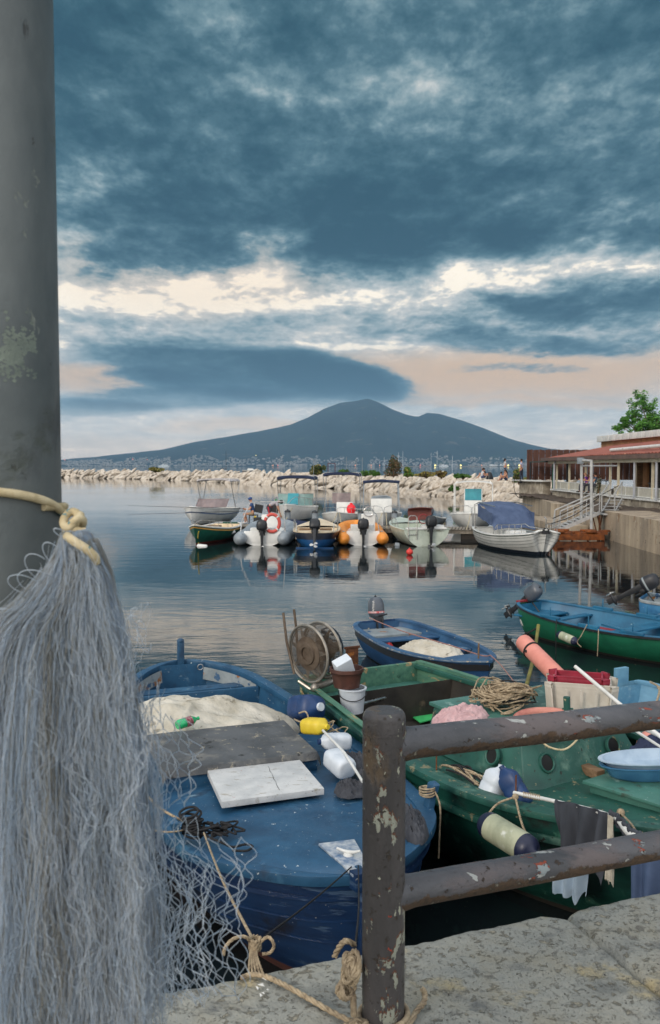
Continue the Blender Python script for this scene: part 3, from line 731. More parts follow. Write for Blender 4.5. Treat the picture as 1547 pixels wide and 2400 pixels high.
def outboard(parent, M, cowl, name='outboard_motor', sc=1., tilt=0., stripe=None, wide=1., legmat=None):
    """transom clamp at origin, shaft down -z, propeller towards -x"""
    X = M @ Matrix.Rotation(tilt, 4, 'Y') @ Matrix.Diagonal((sc, sc*wide, sc, 1)); lm = legmat or M_black
    mb = MB(); mb.X = X
    mb.loft([[Vector((x, y, z)) for x, y in ((-.05-w,-w*.55),(-.05+w,-w*.55),(-.05+w,w*.55),(-.05-w,w*.55))] for z, w in ((.06,.075),(-.12,.06),(-.4,.045),(-.52,.05))])
    mb.loft([[Vector((x, y, -.5-d)) for x, y in ((-.22,-.006),(.04,-.012),(.04,.012),(-.22,.006))] for d in (0, .012)])
    mb.ball((-.06, 0, -.6), (.13, .035, .035), 12, 8); mb.loft([[Vector((x-.02, y, z)) for x, y in ((-.1,-.008),(.02,-.012),(.02,.012),(-.1,.008))] for z in (-.5,-.74)])
    leg = part(name, mb, lm, parent, bevel=.004)
    mb = MB(); mb.X = X
    rings = []
    for z, rx, ry, ox in ((.03,.10,.085,0), (.06,.14,.115,0), (.12,.155,.125,0), (.24,.15,.125,.0), (.33,.13,.11,-.005), (.375,.09,.08,-.01), (.39,.03,.03,-.01)):
        rings.append([Vector((-.06+ox+rx*math.copysign(abs(math.cos(a))**.7, math.cos(a)), ry*math.copysign(abs(math.sin(a))**.7, math.sin(a)), z)) for a in (2*math.pi*i/20 for i in range(20))])
    mb.loft(rings); part('cowling', mb, cowl, leg, smooth=60)
    if stripe:
        mb = MB(); mb.X = X; k = 0
        rr = [[Vector((-.06+.151*e*math.copysign(abs(math.cos(a))**.7, math.cos(a)), .126*e*math.copysign(abs(math.sin(a))**.7, math.sin(a)), z)) for a in (2*math.pi*i/40 for i in range(40))] for z, e in ((.105,1.02),(.122,1.03),(.139,1.02))]
        mb.loft(rr, caps=(False, False)); part('stripe', mb, stripe, leg, smooth=60)
    mb = MB(); mb.X = X
    mb.box((.03,0,.0), (.06,.16,.1)); mb.box((.06,.05,-.08), (.03,.03,.16)); mb.box((.06,-.05,-.08), (.03,.03,.16)); mb.tube([(.0,0,.04),(.2,0,.07),(.36,0,.09)], .014, 8); mb.ball((-.06,0,.4), (.02,.02,.018), 8, 6)
    part('bracket', mb, M_black, leg, bevel=.003)
    mb = MB(); mb.X = X
    for k in range(3):
        a = k*2.094; c, s_ = math.cos(a), math.sin(a)
        mb.add([Vector((-.19-d+o, (rr*c-w*s_), -.6+(rr*s_+w*c))) for rr, w, d in ((.02,-.02,0),(.09,-.045,0),(.105,.01,.0),(.07,.05,.02),(.02,.02,.02)) for o in (0, .008)], [(0,2,4,6,8),(9,7,5,3,1),(0,1,3,2),(2,3,5,4),(4,5,7,6),(6,7,9,8),(8,9,1,0)])
    mb.ball((-.19,0,-.6), (.04,.022,.022), 8, 6); part('propeller', mb, M_chrome if not legmat else legmat, leg, smooth=50)
    return leg
def place(name, label, cat, a, b, group=None):
    """boat root: stern point a (on water), towards bow point b"""
    a, b = Vector(a), Vector(b); rz = math.atan2(b.y-a.y, b.x-a.x)
    return thing(name, label, cat, (a.x, a.y, 0), rz, group), Matrix.Translation((a.x, a.y, 0)) @ Matrix.Rotation(rz, 4, 'Z')
# ================================================================ big blue fishing boat at the quay
M_blue = mat('blue_boat_paint', (42,86,118), (31,68,98), s=3.2, rough=.45, bump=.4, bs=26, wear=[((74,120,148), 2.4, .53, .22), ((34,60,84), 3.4, .55, .16), ((112,140,156), 7, .63, .10, (1,.4,1)), ((190,200,204), 24, .67, .01), ((196,192,170), 46, .70, .01)])
M_bluehull = mat('blue_hull_paint', (24,54,92), (17,38,70), s=2.6, stretch=(.4,1,4), rough=.42, bump=.45, bs=16, wear=[((60,84,112), 3, .56, .1, (.3,1,5)), ((22,26,38), 2.4, .56, .2), ((140,144,146), 26, .68, .01)])
M_antifoul = mat('red_antifouling', (92,48,40), (58,34,30), s=4, rough=.85, bump=.4, wear=[((46,46,38), 4, .56, .1)])
M_palepaint = mat('pale_worn_paint', (150,158,160), (118,128,132), s=4, rough=.7, bump=.4, wear=[((150,98,50), 4, .6, .06), ((60,92,124), 5, .6, .04)])
M_deckdark = mat('black_rubber_mat', (92,94,96), (64,66,68), s=3.6, rough=.6, bump=.4, bs=24, wear=[((124,122,116), 4, .52, .2), ((50,51,52), 5, .60, .06), ((140,134,120), 14, .60, .06)])
bow = Vector((.19, 4.97, 0)); stern = Vector((-1.88, 10.60, 0)); LB = (bow-stern).length
T = [(0,0,.88,-.1),(.08,.25,.87,-.25),(.33,.52,.84,-.4),(.7,.72,.81,-.5),(1.3,.86,.77,-.55),(2.2,.97,.74,-.58),(3.3,1.03,.73,-.58),(4.3,1.0,.76,-.58),(5.05,.90,.80,-.55),(5.42,.74,.83,-.5),(5.72,.47,.845,-.44),(5.9,.23,.855,-.38),(LB,.0,.87,-.3)]
hb = Hull(T, 60, rake=.10, srake=.1, full=.62, bowv=1.25, boot=.10)
blue, MB1 = place('fishing_boat', 'large blue wooden fishing boat moored nearest the quay, with a white board on its foredeck', 'fishing boat', stern, bow)
def BL(sb, y, z=0): return MB1 @ Vector((LB-sb, y, z))
part('hull', hb.outer(MB()), [M_bluehull, M_antifoul], blue, smooth=50)
mb = MB(); hb.band(mb, 0, 60, .045, -.075, -.065, .0); part('gunwale', mb, M_blue, blue, smooth=30, bevel=.006)
mb = MB(); hb.strake(mb, .15, .022, .03); hb.strake(mb, .30, .01, .012); hb.strake(mb, .44, .008, .01); part('rub_rail', mb, M_bluehull, blue)
mb = MB(); hb.liner(mb, .05, .28, .15, 3.6); part('inner_lining', mb, M_blue, blue)
mb = MB(); hb.deck(mb, 2.95, LB-.01, inset=.07, dz=-.012, camber=.045, n=40, m=20); part('foredeck', mb, M_blue, blue, smooth=50)
mb = MB()
for i, row in enumerate(hb.r): pass
rings = []
for row in [r for r in hb.r if .1 <= r[0] <= 1.15]:
    pass
for side in (1, -1):      # pale painted inside of the stern
    vs = []
    rows = [r for r in hb.r if .06 <= r[0] <= 1.0]
    for row in rows: vs += [Vector((row[0]+.035, side*max(row[1]-.055, 0), row[2]-.065)), Vector((row[0]+.035, side*max(row[1]-.065, 0), row[2]-.22))]
    mb.add(vs, [(2*i, 2*i+1, 2*i+3, 2*i+2) for i in range(len(rows)-1)])
part('stern_lining', mb, M_palepaint, blue)
mb = MB(); _, w_, z_, _k = hb.at(.62); mb.box((.62, 0, z_-.17), (.20, 2*w_-.12, .035)); _, w_, z_, _k = hb.at(1.0); mb.box((1.0, 0, z_-.24), (.05, 2*w_-.13, .34)); part('stern_bench', mb, M_blue, blue, bevel=.006)
mb = MB(); mb.prism([(-.035,-.04),(.035,-.04),(.035,.04),(-.035,.04)], .6, 1.12, Matrix.Translation((.03, 0, 0))); mb.ball((.03,0,1.12), (.042,.046,.035)); part('stern_post', mb, M_blue, blue, bevel=.006)
mb = MB(); mb.tube([Vector((.16+.0*k, .22+.035*math.cos(k*.5236), .80+.035*math.sin(k*.5236))) for k in range(12)], .007, 8, closed=True); part('mooring_ring', mb, M_chrome, blue)
for side in (1, -1):
    s_, w_, z_, k_ = hb.at(LB-.92); mb = MB()
    base = Vector((s_, side*(w_-.01), z_-.1)); tip = Vector((s_-.02, side*(w_+.07), z_+.17))
    mb.loft([[base.lerp(tip, u)+Vector((a*.04*e, b*.028*e, 0)) for a, b in ((-1,-1),(1,-1),(1,1),(-1,1))] for u, e in ((0,1),(.5,1),(.62,.85),(.8,1.05),(.95,1.1),(1,.85))])
    part('bitt', mb, M_blue, blue, bevel=.008)
# stem head plate and cleat
mb = MB(); zz = hb.at(LB-.2)[2]
mb.prism([(LB-.44,-.12),(LB-.42,.12),(LB-.12,.08),(LB+.03,.07),(LB+.03,-.07),(LB-.12,-.08)], zz+.025, zz+.042)
M_chip = mat('chipped_white_blue', (190,194,196), (56,96,136), s=14, rough=.5, bump=.5)
part('stem_plate', mb, M_chip, blue, bevel=.004)
mb = MB(); mb.prism([(LB-.02,-.075),(LB+.055,-.06),(LB+.055,.06),(LB-.02,.075)], .79, .90); mb.tube([(LB+.03,0,.84),(LB+.02,0,.4),(LB-.05,0,-.1),(LB-.12,0,-.35)], .03, 6); part('stem', mb, M_bluehull, blue, bevel=.006)
mb = MB(); cz = zz+.045; mb.tube([(LB-.27,-.06,cz+.03),(LB-.25,-.03,cz+.018),(LB-.22,0,cz+.014),(LB-.19,.03,cz+.022),(LB-.17,.06,cz+.034)], [.008,.011,.013,.011,.008], 8); mb.lathe([(.032,0),(.028,.012),(.012,.016)], 14, Matrix.Translation((LB-.22,0,cz-.003))); part('cleat', mb, M_white, blue, smooth=60)
# hatch box with black rubber top
mb = MB(); mb.box((3.54, -.215, .83), (.94, 1.26, .18))
hatch = part('hatch_box', mb, M_blue, blue, bevel=.006)
mb = MB()
def mt(u, v):
    x = 3.54+(u-.5)*1.0; y = -.215+(v-.5)*1.31
    return Vector((x, y, 0.93+.004*mnoise.noise(Vector((x*4, y*4, 0)))-.06*(max(0, abs(u-.5)*2-.955)/.045)-.05*(max(0, abs(v-.5)*2-.97)/.03)))
mb.grid(mt, 40, 50, thick=.006)
part('rubber_cover', mb, M_deckdark, hatch, smooth=50)
# ================================================================ things on the blue boat
IB = MB1.inverted()
def LQ(I, px, py, z): return I @ P(px, py, z)
M_board = mat('white_board_paint', (208,208,206), (182,184,184), s=6, rough=.5, bump=.3, wear=[((160,154,142), 7, .59, .08, (1,3,1)), ((176,104,96), 24, .68, .02), ((130,126,118), 60, .64, .03)])
mb = MB(); q = [P(486,1808,.885), P(703,1783,.885), P(760,1850,.885), P(520,1882,.885)]
mb.prism([(p.x, p.y) for p in q], .845, .893); o = solo('white_board', mb, M_board, 'white painted wooden board lying on the blue foredeck', 'board', bevel=.003)
mb = MB(); a, b = P(628,1795,.8945), P(655,1852,.8945)
M_crack = mat('grey_crack', (112,112,110), rough=.9)
pts = [a.lerp(b, k/9)+Vector((.004*math.sin(k*2.3), 0, 0)) for k in range(10)]
w_ = [.0012+.001*(k % 3) for k in range(10)]
mb.add([p+Vector((s_*w, 0, 0)) for p, w in zip(pts, w_) for s_ in (-1, 1)], [(2*i, 2*i+1, 2*i+3, 2*i+2) for i in range(9)])
c = bpy.data.objects.new('crack', mb.mesh('crack', M_crack, smooth=0, inv=Matrix.Translation(-o.location))); COL.objects.link(c); c.parent = o
def heap(name, c, rx, ry, h, z0, m, label, cat, ang=0, fold=.05, seed=0, nu=70, fs=3.0, peak=(0,0), group=None, rough=.5):
    mb = MB(); R3 = Matrix.Rotation(ang, 3, 'Z')
    def f(u, v):
        r = u; th = v*2*math.pi
        wob = 1+.22*mnoise.noise(Vector((math.cos(th)*1.4, math.sin(th)*1.4, seed+.3)))+.06*mnoise.noise(Vector((math.cos(th)*5, math.sin(th)*5, seed)))
        x, y = r*math.cos(th)*wob, r*math.sin(th)*wob
        px_, py_ = x-peak[0]*(1-r), y-peak[1]*(1-r)
        pr_ = max(0, 1-r*r)**.62
        p = Vector((x*2.2, y*2.2, seed))
        fd = abs(mnoise.noise(p*fs*.55+Vector((mnoise.noise(p*1.3), 0, 0))*1.2))*-1.6+mnoise.fractal(p*fs, 1, 2, 4)*.5
        z = z0+h*pr_*(1+.25*mnoise.noise(p*.9))+fold*fd*min(1, (1-r)*5+.25)
        w = R3 @ Vector((px_*rx+peak[0]*rx*(1-r)*2 if False else (x+peak[0]*(1-r))*rx, (y+peak[1]*(1-r))*ry, 0))
        return Vector((c[0]+w.x, c[1]+w.y, z))
    mb.grid(f, nu, int(nu*1.8)); return solo(name, mb, m, label, cat, group, smooth=70)
M_canvas = mat('dirty_canvas', (204,198,184), (176,168,150), s=3.5, rough=.9, bump=.7, bs=14, bd=.025, wear=[((132,118,94), 2.8, .58, .1), ((166,156,134), 8, .60, .12)])
c = MB1 @ Vector((2.35, -.26, 0)); heap('canvas_heap', c, 1.02, .78, .42, .60, M_canvas, 'crumpled off-white canvas heaped in the middle of the large blue boat', 'canvas', ang=math.atan2(bow.y-stern.y, bow.x-stern.x)+math.pi/2, fold=.05, seed=2.2, peak=(-.25, 0), nu=90, fs=1.9)
def bottle(name, a, b, r, mats, label, cat='bottle', group=None, capm=None, lab=None):
    """bottle lying from a (base) to b (mouth)"""
    a, b = Vector(a), Vector(b); d = b-a; L = d.length; t_ = thing(name, label, cat, a, 0, group)
    M_ = d.to_track_quat('Z', 'Y').to_matrix().to_4x4()
    mb = MB(); mb.lathe([(.001,0),(r*.8,0),(r,.08*L),(r,.35*L),(r*.94,.42*L),(r,.5*L),(r,.66*L),(r*.55,.82*L),(r*.32,.88*L),(r*.32,.95*L)], 18, M_); part('body', mb, mats, t_, smooth=50)
    mb = MB(); mb.lathe([(r*.38,.95*L),(r*.38,L),(.001,L)], 14, M_); part('cap', mb, capm or mats, t_)
    if lab: mb = MB(); mb.lathe([(r*1.02,.36*L),(r*1.02,.64*L)], 18, M_, caps=False); part('label_band', mb, lab, t_)
    return t_
M_green = mat('green_bottle', (40,190,120), (24,160,98), rough=.2, bump=0, coat=.5)
M_redlab = mat('dark_red_label', (120,24,44), (170,150,150), s=60, rough=.5, bump=0)
bottle('bottle', P(415,1700,.96), P(466,1683,.98), .045, M_green, 'green plastic bottle with a dark red label on the canvas heap', lab=M_redlab)
def jug(name, c, sx, sy, sz, rot, m, label, capm=None, group=None, cat='jug', capdir=1, handle=True):
    t_ = thing(name, label, cat, c, 0, group); X = Euler(rot).to_matrix().to_4x4(); mb = MB(); mb.X = X; rings = []
    for u, e in ((0,.0),(.0,.75),(.03,.93),(.12,1),(.45,1.0),(.5,.95),(.55,1.0),(.78,.98),(.88,.75),(.95,.42),(1,.3)):
        rings.append([Vector((sx*e*math.copysign(abs(math.cos(a))**.62, math.cos(a)), sy*e*math.copysign(abs(math.sin(a))**.62, math.sin(a)), sz*(u-.5))) for a in (2*math.pi*i/24 for i in range(24))])
    mb.loft(rings); part('body', mb, m, t_, smooth=50)
    mb = MB(); mb.X = X; mb.lathe([(min(sx,sy)*.34, sz*.5), (min(sx,sy)*.34, sz*.58), (.001, sz*.58)], 14); part('cap', mb, capm or m, t_)
    return t_
M_yel = mat('yellow_plastic', (226,200,60), (206,176,44), s=6, rough=.45, bump=.15, wear=[((150,130,60), 8, .64, .05)])
M_wplas = mat('white_plastic', (214,220,226), (192,200,208), s=6, rough=.4, bump=.15, wear=[((166,166,158), 5, .64, .1)])
M_bluep = mat('blue_plastic', (34,66,112), (24,48,88), s=5, rough=.45, bump=.15)
jug('canister', P(722,1662,.93)+Vector((0,.05,.0)), .15, .12, .33, (R(75), R(20), R(40)), M_bluep, 'blue plastic canister with a pale round cap lying by the blue gunwale', capm=M_wplas, cat='canister')
jug('float_can', P(740,1702,.98), .085, .07, .25, (R(82), 0, R(52)), M_yel, 'yellow plastic can used as a float beside the black rubber cover', cat='float')
jug('float_can', P(785,1738,.93), .075, .07, .27, (R(84), 0, R(-68)), M_wplas, 'white plastic can lying just behind the white one with the blue cap', capm=M_bluep, cat='float')
jug('float_can', P(792,1786,.92), .088, .08, .30, (R(80), 0, R(212)), M_wplas, 'white plastic can with a blue cap lying in front on the blue deck', capm=M_bluep, cat='float')
mb = MB(); mb.tube([P(757,1712,1.02), P(808,1765,1.0), P(850,1832,.97)], .011, 10); solo('white_stick', mb, M_white, 'thin white stick slanting across the white plastic cans', 'stick')
M_rag = mat('black_rag', (72,74,80), (46,48,54), s=7, rough=.9, bump=.5, bs=30, bd=.01)
for (px, py, rx, ry, h, ang, lb) in ((828,1790,.12,.20,.12,.5,'dark rag bunched round the white stick near the post'), (826,1850,.15,.12,.10,.2,'dark crumpled rag at the right side of the blue foredeck'), (966,1935,.10,.24,.14,.1,'dark cloth stuffed inside the right gunwale of the blue boat')):
    heap('rag', P(px, py, .86), rx, ry, h, .84, M_rag, lb, 'rag', ang=ang, fold=.035, seed=px*.01, nu=40, fs=2.4, group='dark rags on the blue boat')
mb = MB(); rk = random.Random(2)
for k in range(5):
    c = P(775+rk.uniform(-22,22), 1700+rk.uniform(-16,14), .93+rk.uniform(0,.04)); pts = [c+Vector((.09*math.cos(a)*rk.uniform(.6,1.1), .07*math.sin(a)*rk.uniform(.6,1.1), .02*math.sin(a*2+k))) for a in (2*math.pi*i/14 for i in range(14))]
    mb.tube(cr(pts+[pts[0]], 30), .005, 6)
solo('rope_coil', mb, M_rope, 'small tangle of tan cord behind the yellow can', 'rope')
mb = MB(); mb.tube(cr([P(700,1672,.95), P(716,1668,.97), P(722,1684,.94), P(706,1692,.93), P(690,1686,.93)], 20), .008, 8); solo('cord_loop', mb, M_rope, 'short cord loop hanging from the blue canister', 'rope')
# black ropes round the left bitt
mb = MB(); bt = MB1 @ Vector((LB-.93, -.84, .90))
for k in range(9):
    c = bt+Vector((rk.uniform(-.02,.02), 0, -.04+.018*k)); a0 = rk.random()*3
    mb.tube([c+Vector((.062*math.cos(a+a0), .062*math.sin(a+a0), .014*math.sin(a*1.0+k))) for a in (2*math.pi*i/16 for i in range(16))], .0085, 7, closed=True)
for k in range(12):
    c = bt+Vector((rk.uniform(-.03,.30), rk.uniform(-.06,.03), -.02+rk.uniform(-.02,.03))); pts = [c+Vector((rk.uniform(-.09,.09), rk.uniform(-.05,.05), rk.uniform(-.015,.03))) for _ in range(6)]; mb.tube(cr(pts, 24), .007, 6)
zd = .86
twist(mb, [bt+Vector((.05,0,0)), P(500,1938,zd+.02), P(530,1928,zd), P(556,1925,zd), P(550,1934,zd), P(525,1942,zd), P(498,1948,zd)], .007, 30)
twist(mb, [bt+Vector((.05,-.03,-.02)), P(520,1975,zd+.02), P(545,1985,zd), P(575,1979,zd), P(592,1984,zd), P(578,1994,zd), P(545,1993,zd)], .008, 34)
solo('black_rope', mb, M_ropedk, 'black rope wound round the left bitt and trailing in loops on the blue deck', 'rope', smooth=60)
mb = MB(); twist(mb, [P(330,1845,1.0), P(370,1890,.97), bt+Vector((-.05,0,.04))], .009, 20); twist(mb, [P(350,1945,.9), P(400,1950,.92), bt+Vector((-.02,-.02,0))], .006, 20)
solo('bow_rope', mb, M_rope, 'pale rope running from the left bitt back behind the net', 'rope', smooth=60)
mb = MB(); rb_ = MB1 @ Vector((LB-.93, .90, .92))
for k in range(4): mb.tube([rb_+Vector((.055*math.cos(a), .055*math.sin(a), -.02+.014*k+.008*math.sin(a+k))) for a in (2*math.pi*i/14 for i in range(14))], .007, 7, closed=True)
mb.tube(cr([rb_+Vector((.055,-.02,0)), rb_+Vector((.09,-.05,-.1)), rb_+Vector((.085,-.06,-.3)), rb_+Vector((.08,-.06,-.48))], 16), .007, 7)
solo('bitt_rope', mb, M_rope, 'tan rope tied round the right bitt with its end hanging down', 'rope')
mb = MB(); mb.tube([Vector((-1.32,5.15,.55))+Vector((.0, .24*math.cos(a), .24*math.sin(a))) for a in (2*math.pi*i/28 for i in range(28))], .085, 12, closed=True)
solo('tyre_fender', mb, M_black, 'old black tyre hung as a fender at the left bow of the blue boat', 'tyre')
# ================================================================ green work boat
M_grn = mat('green_boat_paint', (40,92,80), (28,70,62), s=3., rough=.5, bump=.5, bs=24, wear=[((92,126,112), 3.2, .54, .18), ((30,62,54), 3.5, .56, .14), ((120,118,92), 9, .60, .06), ((170,160,126), 26, .66, .02), ((40,44,38), 16, .64, .04)])
M_grnhull = mat('green_hull_paint', (24,76,66), (16,54,48), s=2.6, stretch=(.4,1,4), rough=.42, bump=.5, bs=18, wear=[((60,110,94), 4, .58, .08), ((30,38,36), 3, .56, .14), ((146,138,108), 24, .67, .02)])
M_grnwood = mat('worn_green_timber', (88,132,108), (60,104,88), s=2, stretch=(.6,6,6), rough=.75, bump=.5, wear=[((172,146,106), 3.4, .58, .05, (.5,3,3)), ((46,76,62), 3, .62, .06)])
M_tealfloor = mat('teal_floor', (76,124,112), (54,100,90), s=4, rough=.42, bump=.35, wear=[((128,160,150), 5, .58, .08), ((66,78,66), 4, .57, .1), ((176,190,182), 30, .66, .02)])
M_grime = mat('dark_grime', (56,52,46), (34,32,29), s=3, rough=.7, bump=.5, wear=[((96,84,68), 3, .58, .1), ((150,150,140), 30, .74, .01)])
gs = Vector((.38, 9.95, 0)); gb = gs+Vector((.46, -.888, 0))*5.2
g1, MG = place('work_boat', 'green wooden work boat with a net hauler and a low cuddy with round ports', 'fishing boat', gs, gb)
IG = MG.inverted()
G = lambda px, py, z: IG @ P(px, py, z)
TG = [(0,.80,.90,-.1),(.5,.90,.89,-.3),(1.2,.99,.88,-.4),(2.0,1.08,.87,-.45),(2.9,1.16,.87,-.48),(3.7,1.08,.88,-.48),(4.3,.82,.90,-.46),(4.75,.48,.93,-.42),(5.05,.2,.96,-.36),(5.2,0,.98,-.3)]
hg = Hull(TG, 52, rake=.25, full=.55, bowv=1.2, boot=.06)
part('hull', hg.outer(MB()), [M_grnhull, M_grime], g1, smooth=50)
mb = MB(); hg.band(mb, 0, 52, .05, -.10, -.05, .0); part('gunwale', mb, M_grn, g1, bevel=.006)
mb = MB(); hg.strake(mb, .20, .035, .05); part('rub_rail', mb, M_grn, g1, bevel=.004)
mb = MB(); mb.box((.0, 0, .74), (.06, 1.60, .36)); part('transom', mb, M_grnwood, g1, bevel=.005)
mb = MB()
for side in (1, -1):
    rows = [r for r in hg.r if r[0] < 2.3]; rings = [[Vector((r[0], side*(r[1]-.015), r[2]+.005)), Vector((r[0], side*(r[1]-.015), r[2]-.22)), Vector((r[0], side*(r[1]-.055), r[2]-.22)), Vector((r[0], side*(r[1]-.055), r[2]+.035)), Vector((r[0], side*(r[1]+.02), r[2]+.035))] for r in rows]
    mb.loft(rings)
part('side_board', mb, M_grnwood, g1)
mb = MB(); hg.deck(mb, .03, .62, inset=.06, dz=-.20, camber=.0, rim=2); part('stern_platform', mb, M_tealfloor, g1)
mb = MB(); hg.liner(mb, .075, .42, .60, 2.2, drop=.05); part('cockpit_lining', mb, M_grime, g1, smooth=20)
mb = MB(); mb.tube([G(855,1655,.74)+Vector((-.08,0,0)), G(962,1618,.72)], .018, 10); part('handle_bar', mb, M_chrome, g1)
mb = MB(); hg.deck(mb, 2.2, 5.15, inset=.08, dz=-.13, camber=.02, n=30, m=16); part('side_deck', mb, M_grn, g1, smooth=50)
# cuddy
ca, cb, cc_, cd = (2.25,-.60), (3.55,-.54), (3.47,.82), (2.25,.80)
mb = MB(); zt = 1.10
base = [(2.25,-.62,.74),(2.9,-.60,.74),(3.50,-.52,.74),(3.55,-.40,.74),(3.50,.3,.74),(3.38,.86,.74),(2.25,.90,.74)]
top = [(2.22,-.50,zt-.01),(2.9,-.48,zt),(3.34,-.42,zt),(3.38,-.30,zt),(3.34,.3,zt+.02),(3.22,.74,zt),(2.22,.76,zt)]
mb.loft([[Vector(p) for p in base], [Vector((p[0]+.04, p[1]*1.05, .765)) for p in base], [Vector((b_[0]*.92+t2[0]*.08, b_[1]*.92+t2[1]*.08, .80)) for b_, t2 in zip(base, top)], [Vector(p) for p in top]])
cud = part('cuddy', mb, M_grn, g1, bevel=.01)
mb = MB(); mb.prism([(p[0]*1.0+(.05 if p[0] > 3 else -.03), p[1]*1.07) for p in top], zt+.002, zt+.035); part('cuddy_roof', mb, M_tealfloor, cud, bevel=.006)
def port(c, n, r):
    n = Vector(n).normalized(); X = n.to_track_quat('Z', 'Y').to_matrix().to_4x4(); X.translation = Vector(c)
    mb = MB(); mb.lathe([(r, -.01), (r, .008), (r*1.12, .014), (r*1.28, .012), (r*1.32, .0), (r*1.32,-.01)], 28, X, caps=False); f_ = part('porthole_frame', mb, M_grn, cud, smooth=50)
    mb = MB(); mb.lathe([(r*1.02, .0025), (r*.6, .001), (.0005, 0.001)], 28, X, caps=False); part('porthole_glass', mb, M_dark, f_, smooth=50)
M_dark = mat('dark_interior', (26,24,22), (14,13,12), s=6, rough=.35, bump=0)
fn = Vector((.36, 0, .17)).normalized()
def onface(px, py):       # hit of the pixel ray with the front face of the cuddy
    o_ = IG @ Vector((0,0,CAMH)); d_ = IG.to_3x3() @ ray(px, py)
    p0 = Vector((3.53,-.4,.80)); p1 = Vector((3.48,.3,.80)); p2 = Vector((3.36,.3,zt)); n_ = (p1-p0).cross(p2-p0).normalized()
    if n_.x < 0: n_ = -n_
    return o_+d_*((p0-o_).dot(n_)/d_.dot(n_)), n_
for px, py, r_ in ((1281,1788,.062), (1436,1748,.062)):
    c, n_ = onface(px, py); port(c+n_*.004, n_, r_)
port((3.16,-.568,.93), (0,-.32,.1), .062); port((2.6,-.582,.93), (0,-.32,.1), .062)
# hatch boards on the foredeck
mb = MB(); q = [G(1365,1838,.84), G(1470,1805,.84), G(1640,1835,.84), G(1600,1912,.84)]; mb.prism([(p.x, p.y) for p in q], .845, .868); mb.prism([(p.x*.9+q[0].x*.05+q[2].x*.05, p.y*.86+(q[0].y+q[2].y)*.07) for p in q], .76, .8449)
part('deck_hatch', mb, M_tealfloor, g1, bevel=.003)
mb = MB(); mb.X = MG; q1 = G(1352,1798,.79); q2 = G(1408,1822,.79); mb.beam(q1-Vector((0,0,-.02)), q2-Vector((0,0,-.02)), .09, .07)
solo('wood_block', mb, M_wood, 'brown block of timber lying on the green deck under the basins', 'timber', bevel=.004)
for px, py, l in ((1023,1797,.11),(1209,1864,.15)):
    mb = MB(); p = G(px, py, .9); mb.tube([p-Vector((0,0,.03)), p+Vector((0,0,l))], .006, 6); part('rowlock_pin', mb, M_rust, g1)
# basins
M_pb = mat('pale_blue_basin', (176,194,210), (150,172,192), s=6, rough=.4, bump=.1)
M_mb = mat('blue_basin', (72,124,160), (56,104,142), s=6, rough=.4, bump=.1)
bc = P(1520,1832,.868)+Vector((.08,.12,0))
def basin(c, rx, ry, h, m, label, z):
    mb = MB(); X = Matrix.Translation(Vector((c.x, c.y, z))) @ Matrix.Rotation(.15, 4, 'Z') @ Matrix.Diagonal((rx, ry, 1, 1))
    mb.lathe([(.0,.0),(.78,.0),(.86,.02),(.98,h-.015),(1.06,h-.008),(1.06,h),(.98,h),(.84,.03),(.76,.012),(.0,.012)], 40, X); return solo('basin', mb, m, label, 'basin', 'two nested wash basins', smooth=45)
basin(bc, .42, .17, .11, M_mb, 'lower basin of the two, mid blue, on the green boat', .872)
basin(bc, .43, .18, .09, M_pb, 'upper pale basin nested in the mid blue one', .935)
# bucket, pot, net hauler
M_brown = mat('brown_pot', (92,58,48), (64,40,34), s=8, rough=.6, bump=.3)
bk = P(826,1668,.72); mb = MB(); mb.lathe([(.001,0),(.115,0),(.14,.24),(.152,.245),(.152,.26),(.132,.26),(.11,.02),(.001,.02)], 28, Matrix.Translation(bk))
tk = thing('bucket', 'white plastic bucket with a black handle under the brown pot', 'bucket', bk); 
part('body', mb, M_wplas, tk, world=True); mb = MB(); mb.tube([bk+Vector((.15*math.cos(a), -.15*abs(math.sin(a))-.0, .22-.07*math.sin(a))) for a in (math.pi*i/16+math.pi*0 for i in range(17))], .005, 6); part('handle', mb, M_black, tk, world=True)
pt_ = bk+Vector((-.06,.03,.262)); mb = MB(); mb.lathe([(.001,0),(.135,0),(.155,.12),(.172,.16),(.18,.165),(.18,.20),(.165,.20),(.15,.15),(.13,.02),(.001,.02)], 28, Matrix.Translation(pt_)); solo('pot', mb, M_brown, 'dark brown round pot standing on the white bucket', 'pot')
mb = MB(); X = Matrix.Translation(pt_+Vector((-.02,0,.17))) @ Euler((R(20), R(-24), R(20))).to_matrix().to_4x4(); mb.box(None, (.19, .13, .30), M=X); solo('plastic_box', mb, M_wplas, 'white plastic box tilted inside the brown pot', 'box', bevel=.02)
M_zinc = mat('galvanised_metal', (166,160,150), (120,112,102), s=7, rough=.4, metal=.7, bump=.3, wear=[((122,96,72), 6, .58, .1)])
M_zrust = mat('stained_steel', (118,104,90), (84,70,58), s=8, rough=.6, metal=.5, bump=.5, bs=60)
wc = PY(722, 1532, 9.15); wh = thing('net_hauler', 'round metal net hauler with two mesh wheels on the green boat stern', 'net hauler', (wc.x, wc.y, wc.z-.33))
n_ = Vector((.72, .68, .05)).normalized(); X0 = n_.to_track_quat('Z', 'Y').to_matrix().to_4x4()
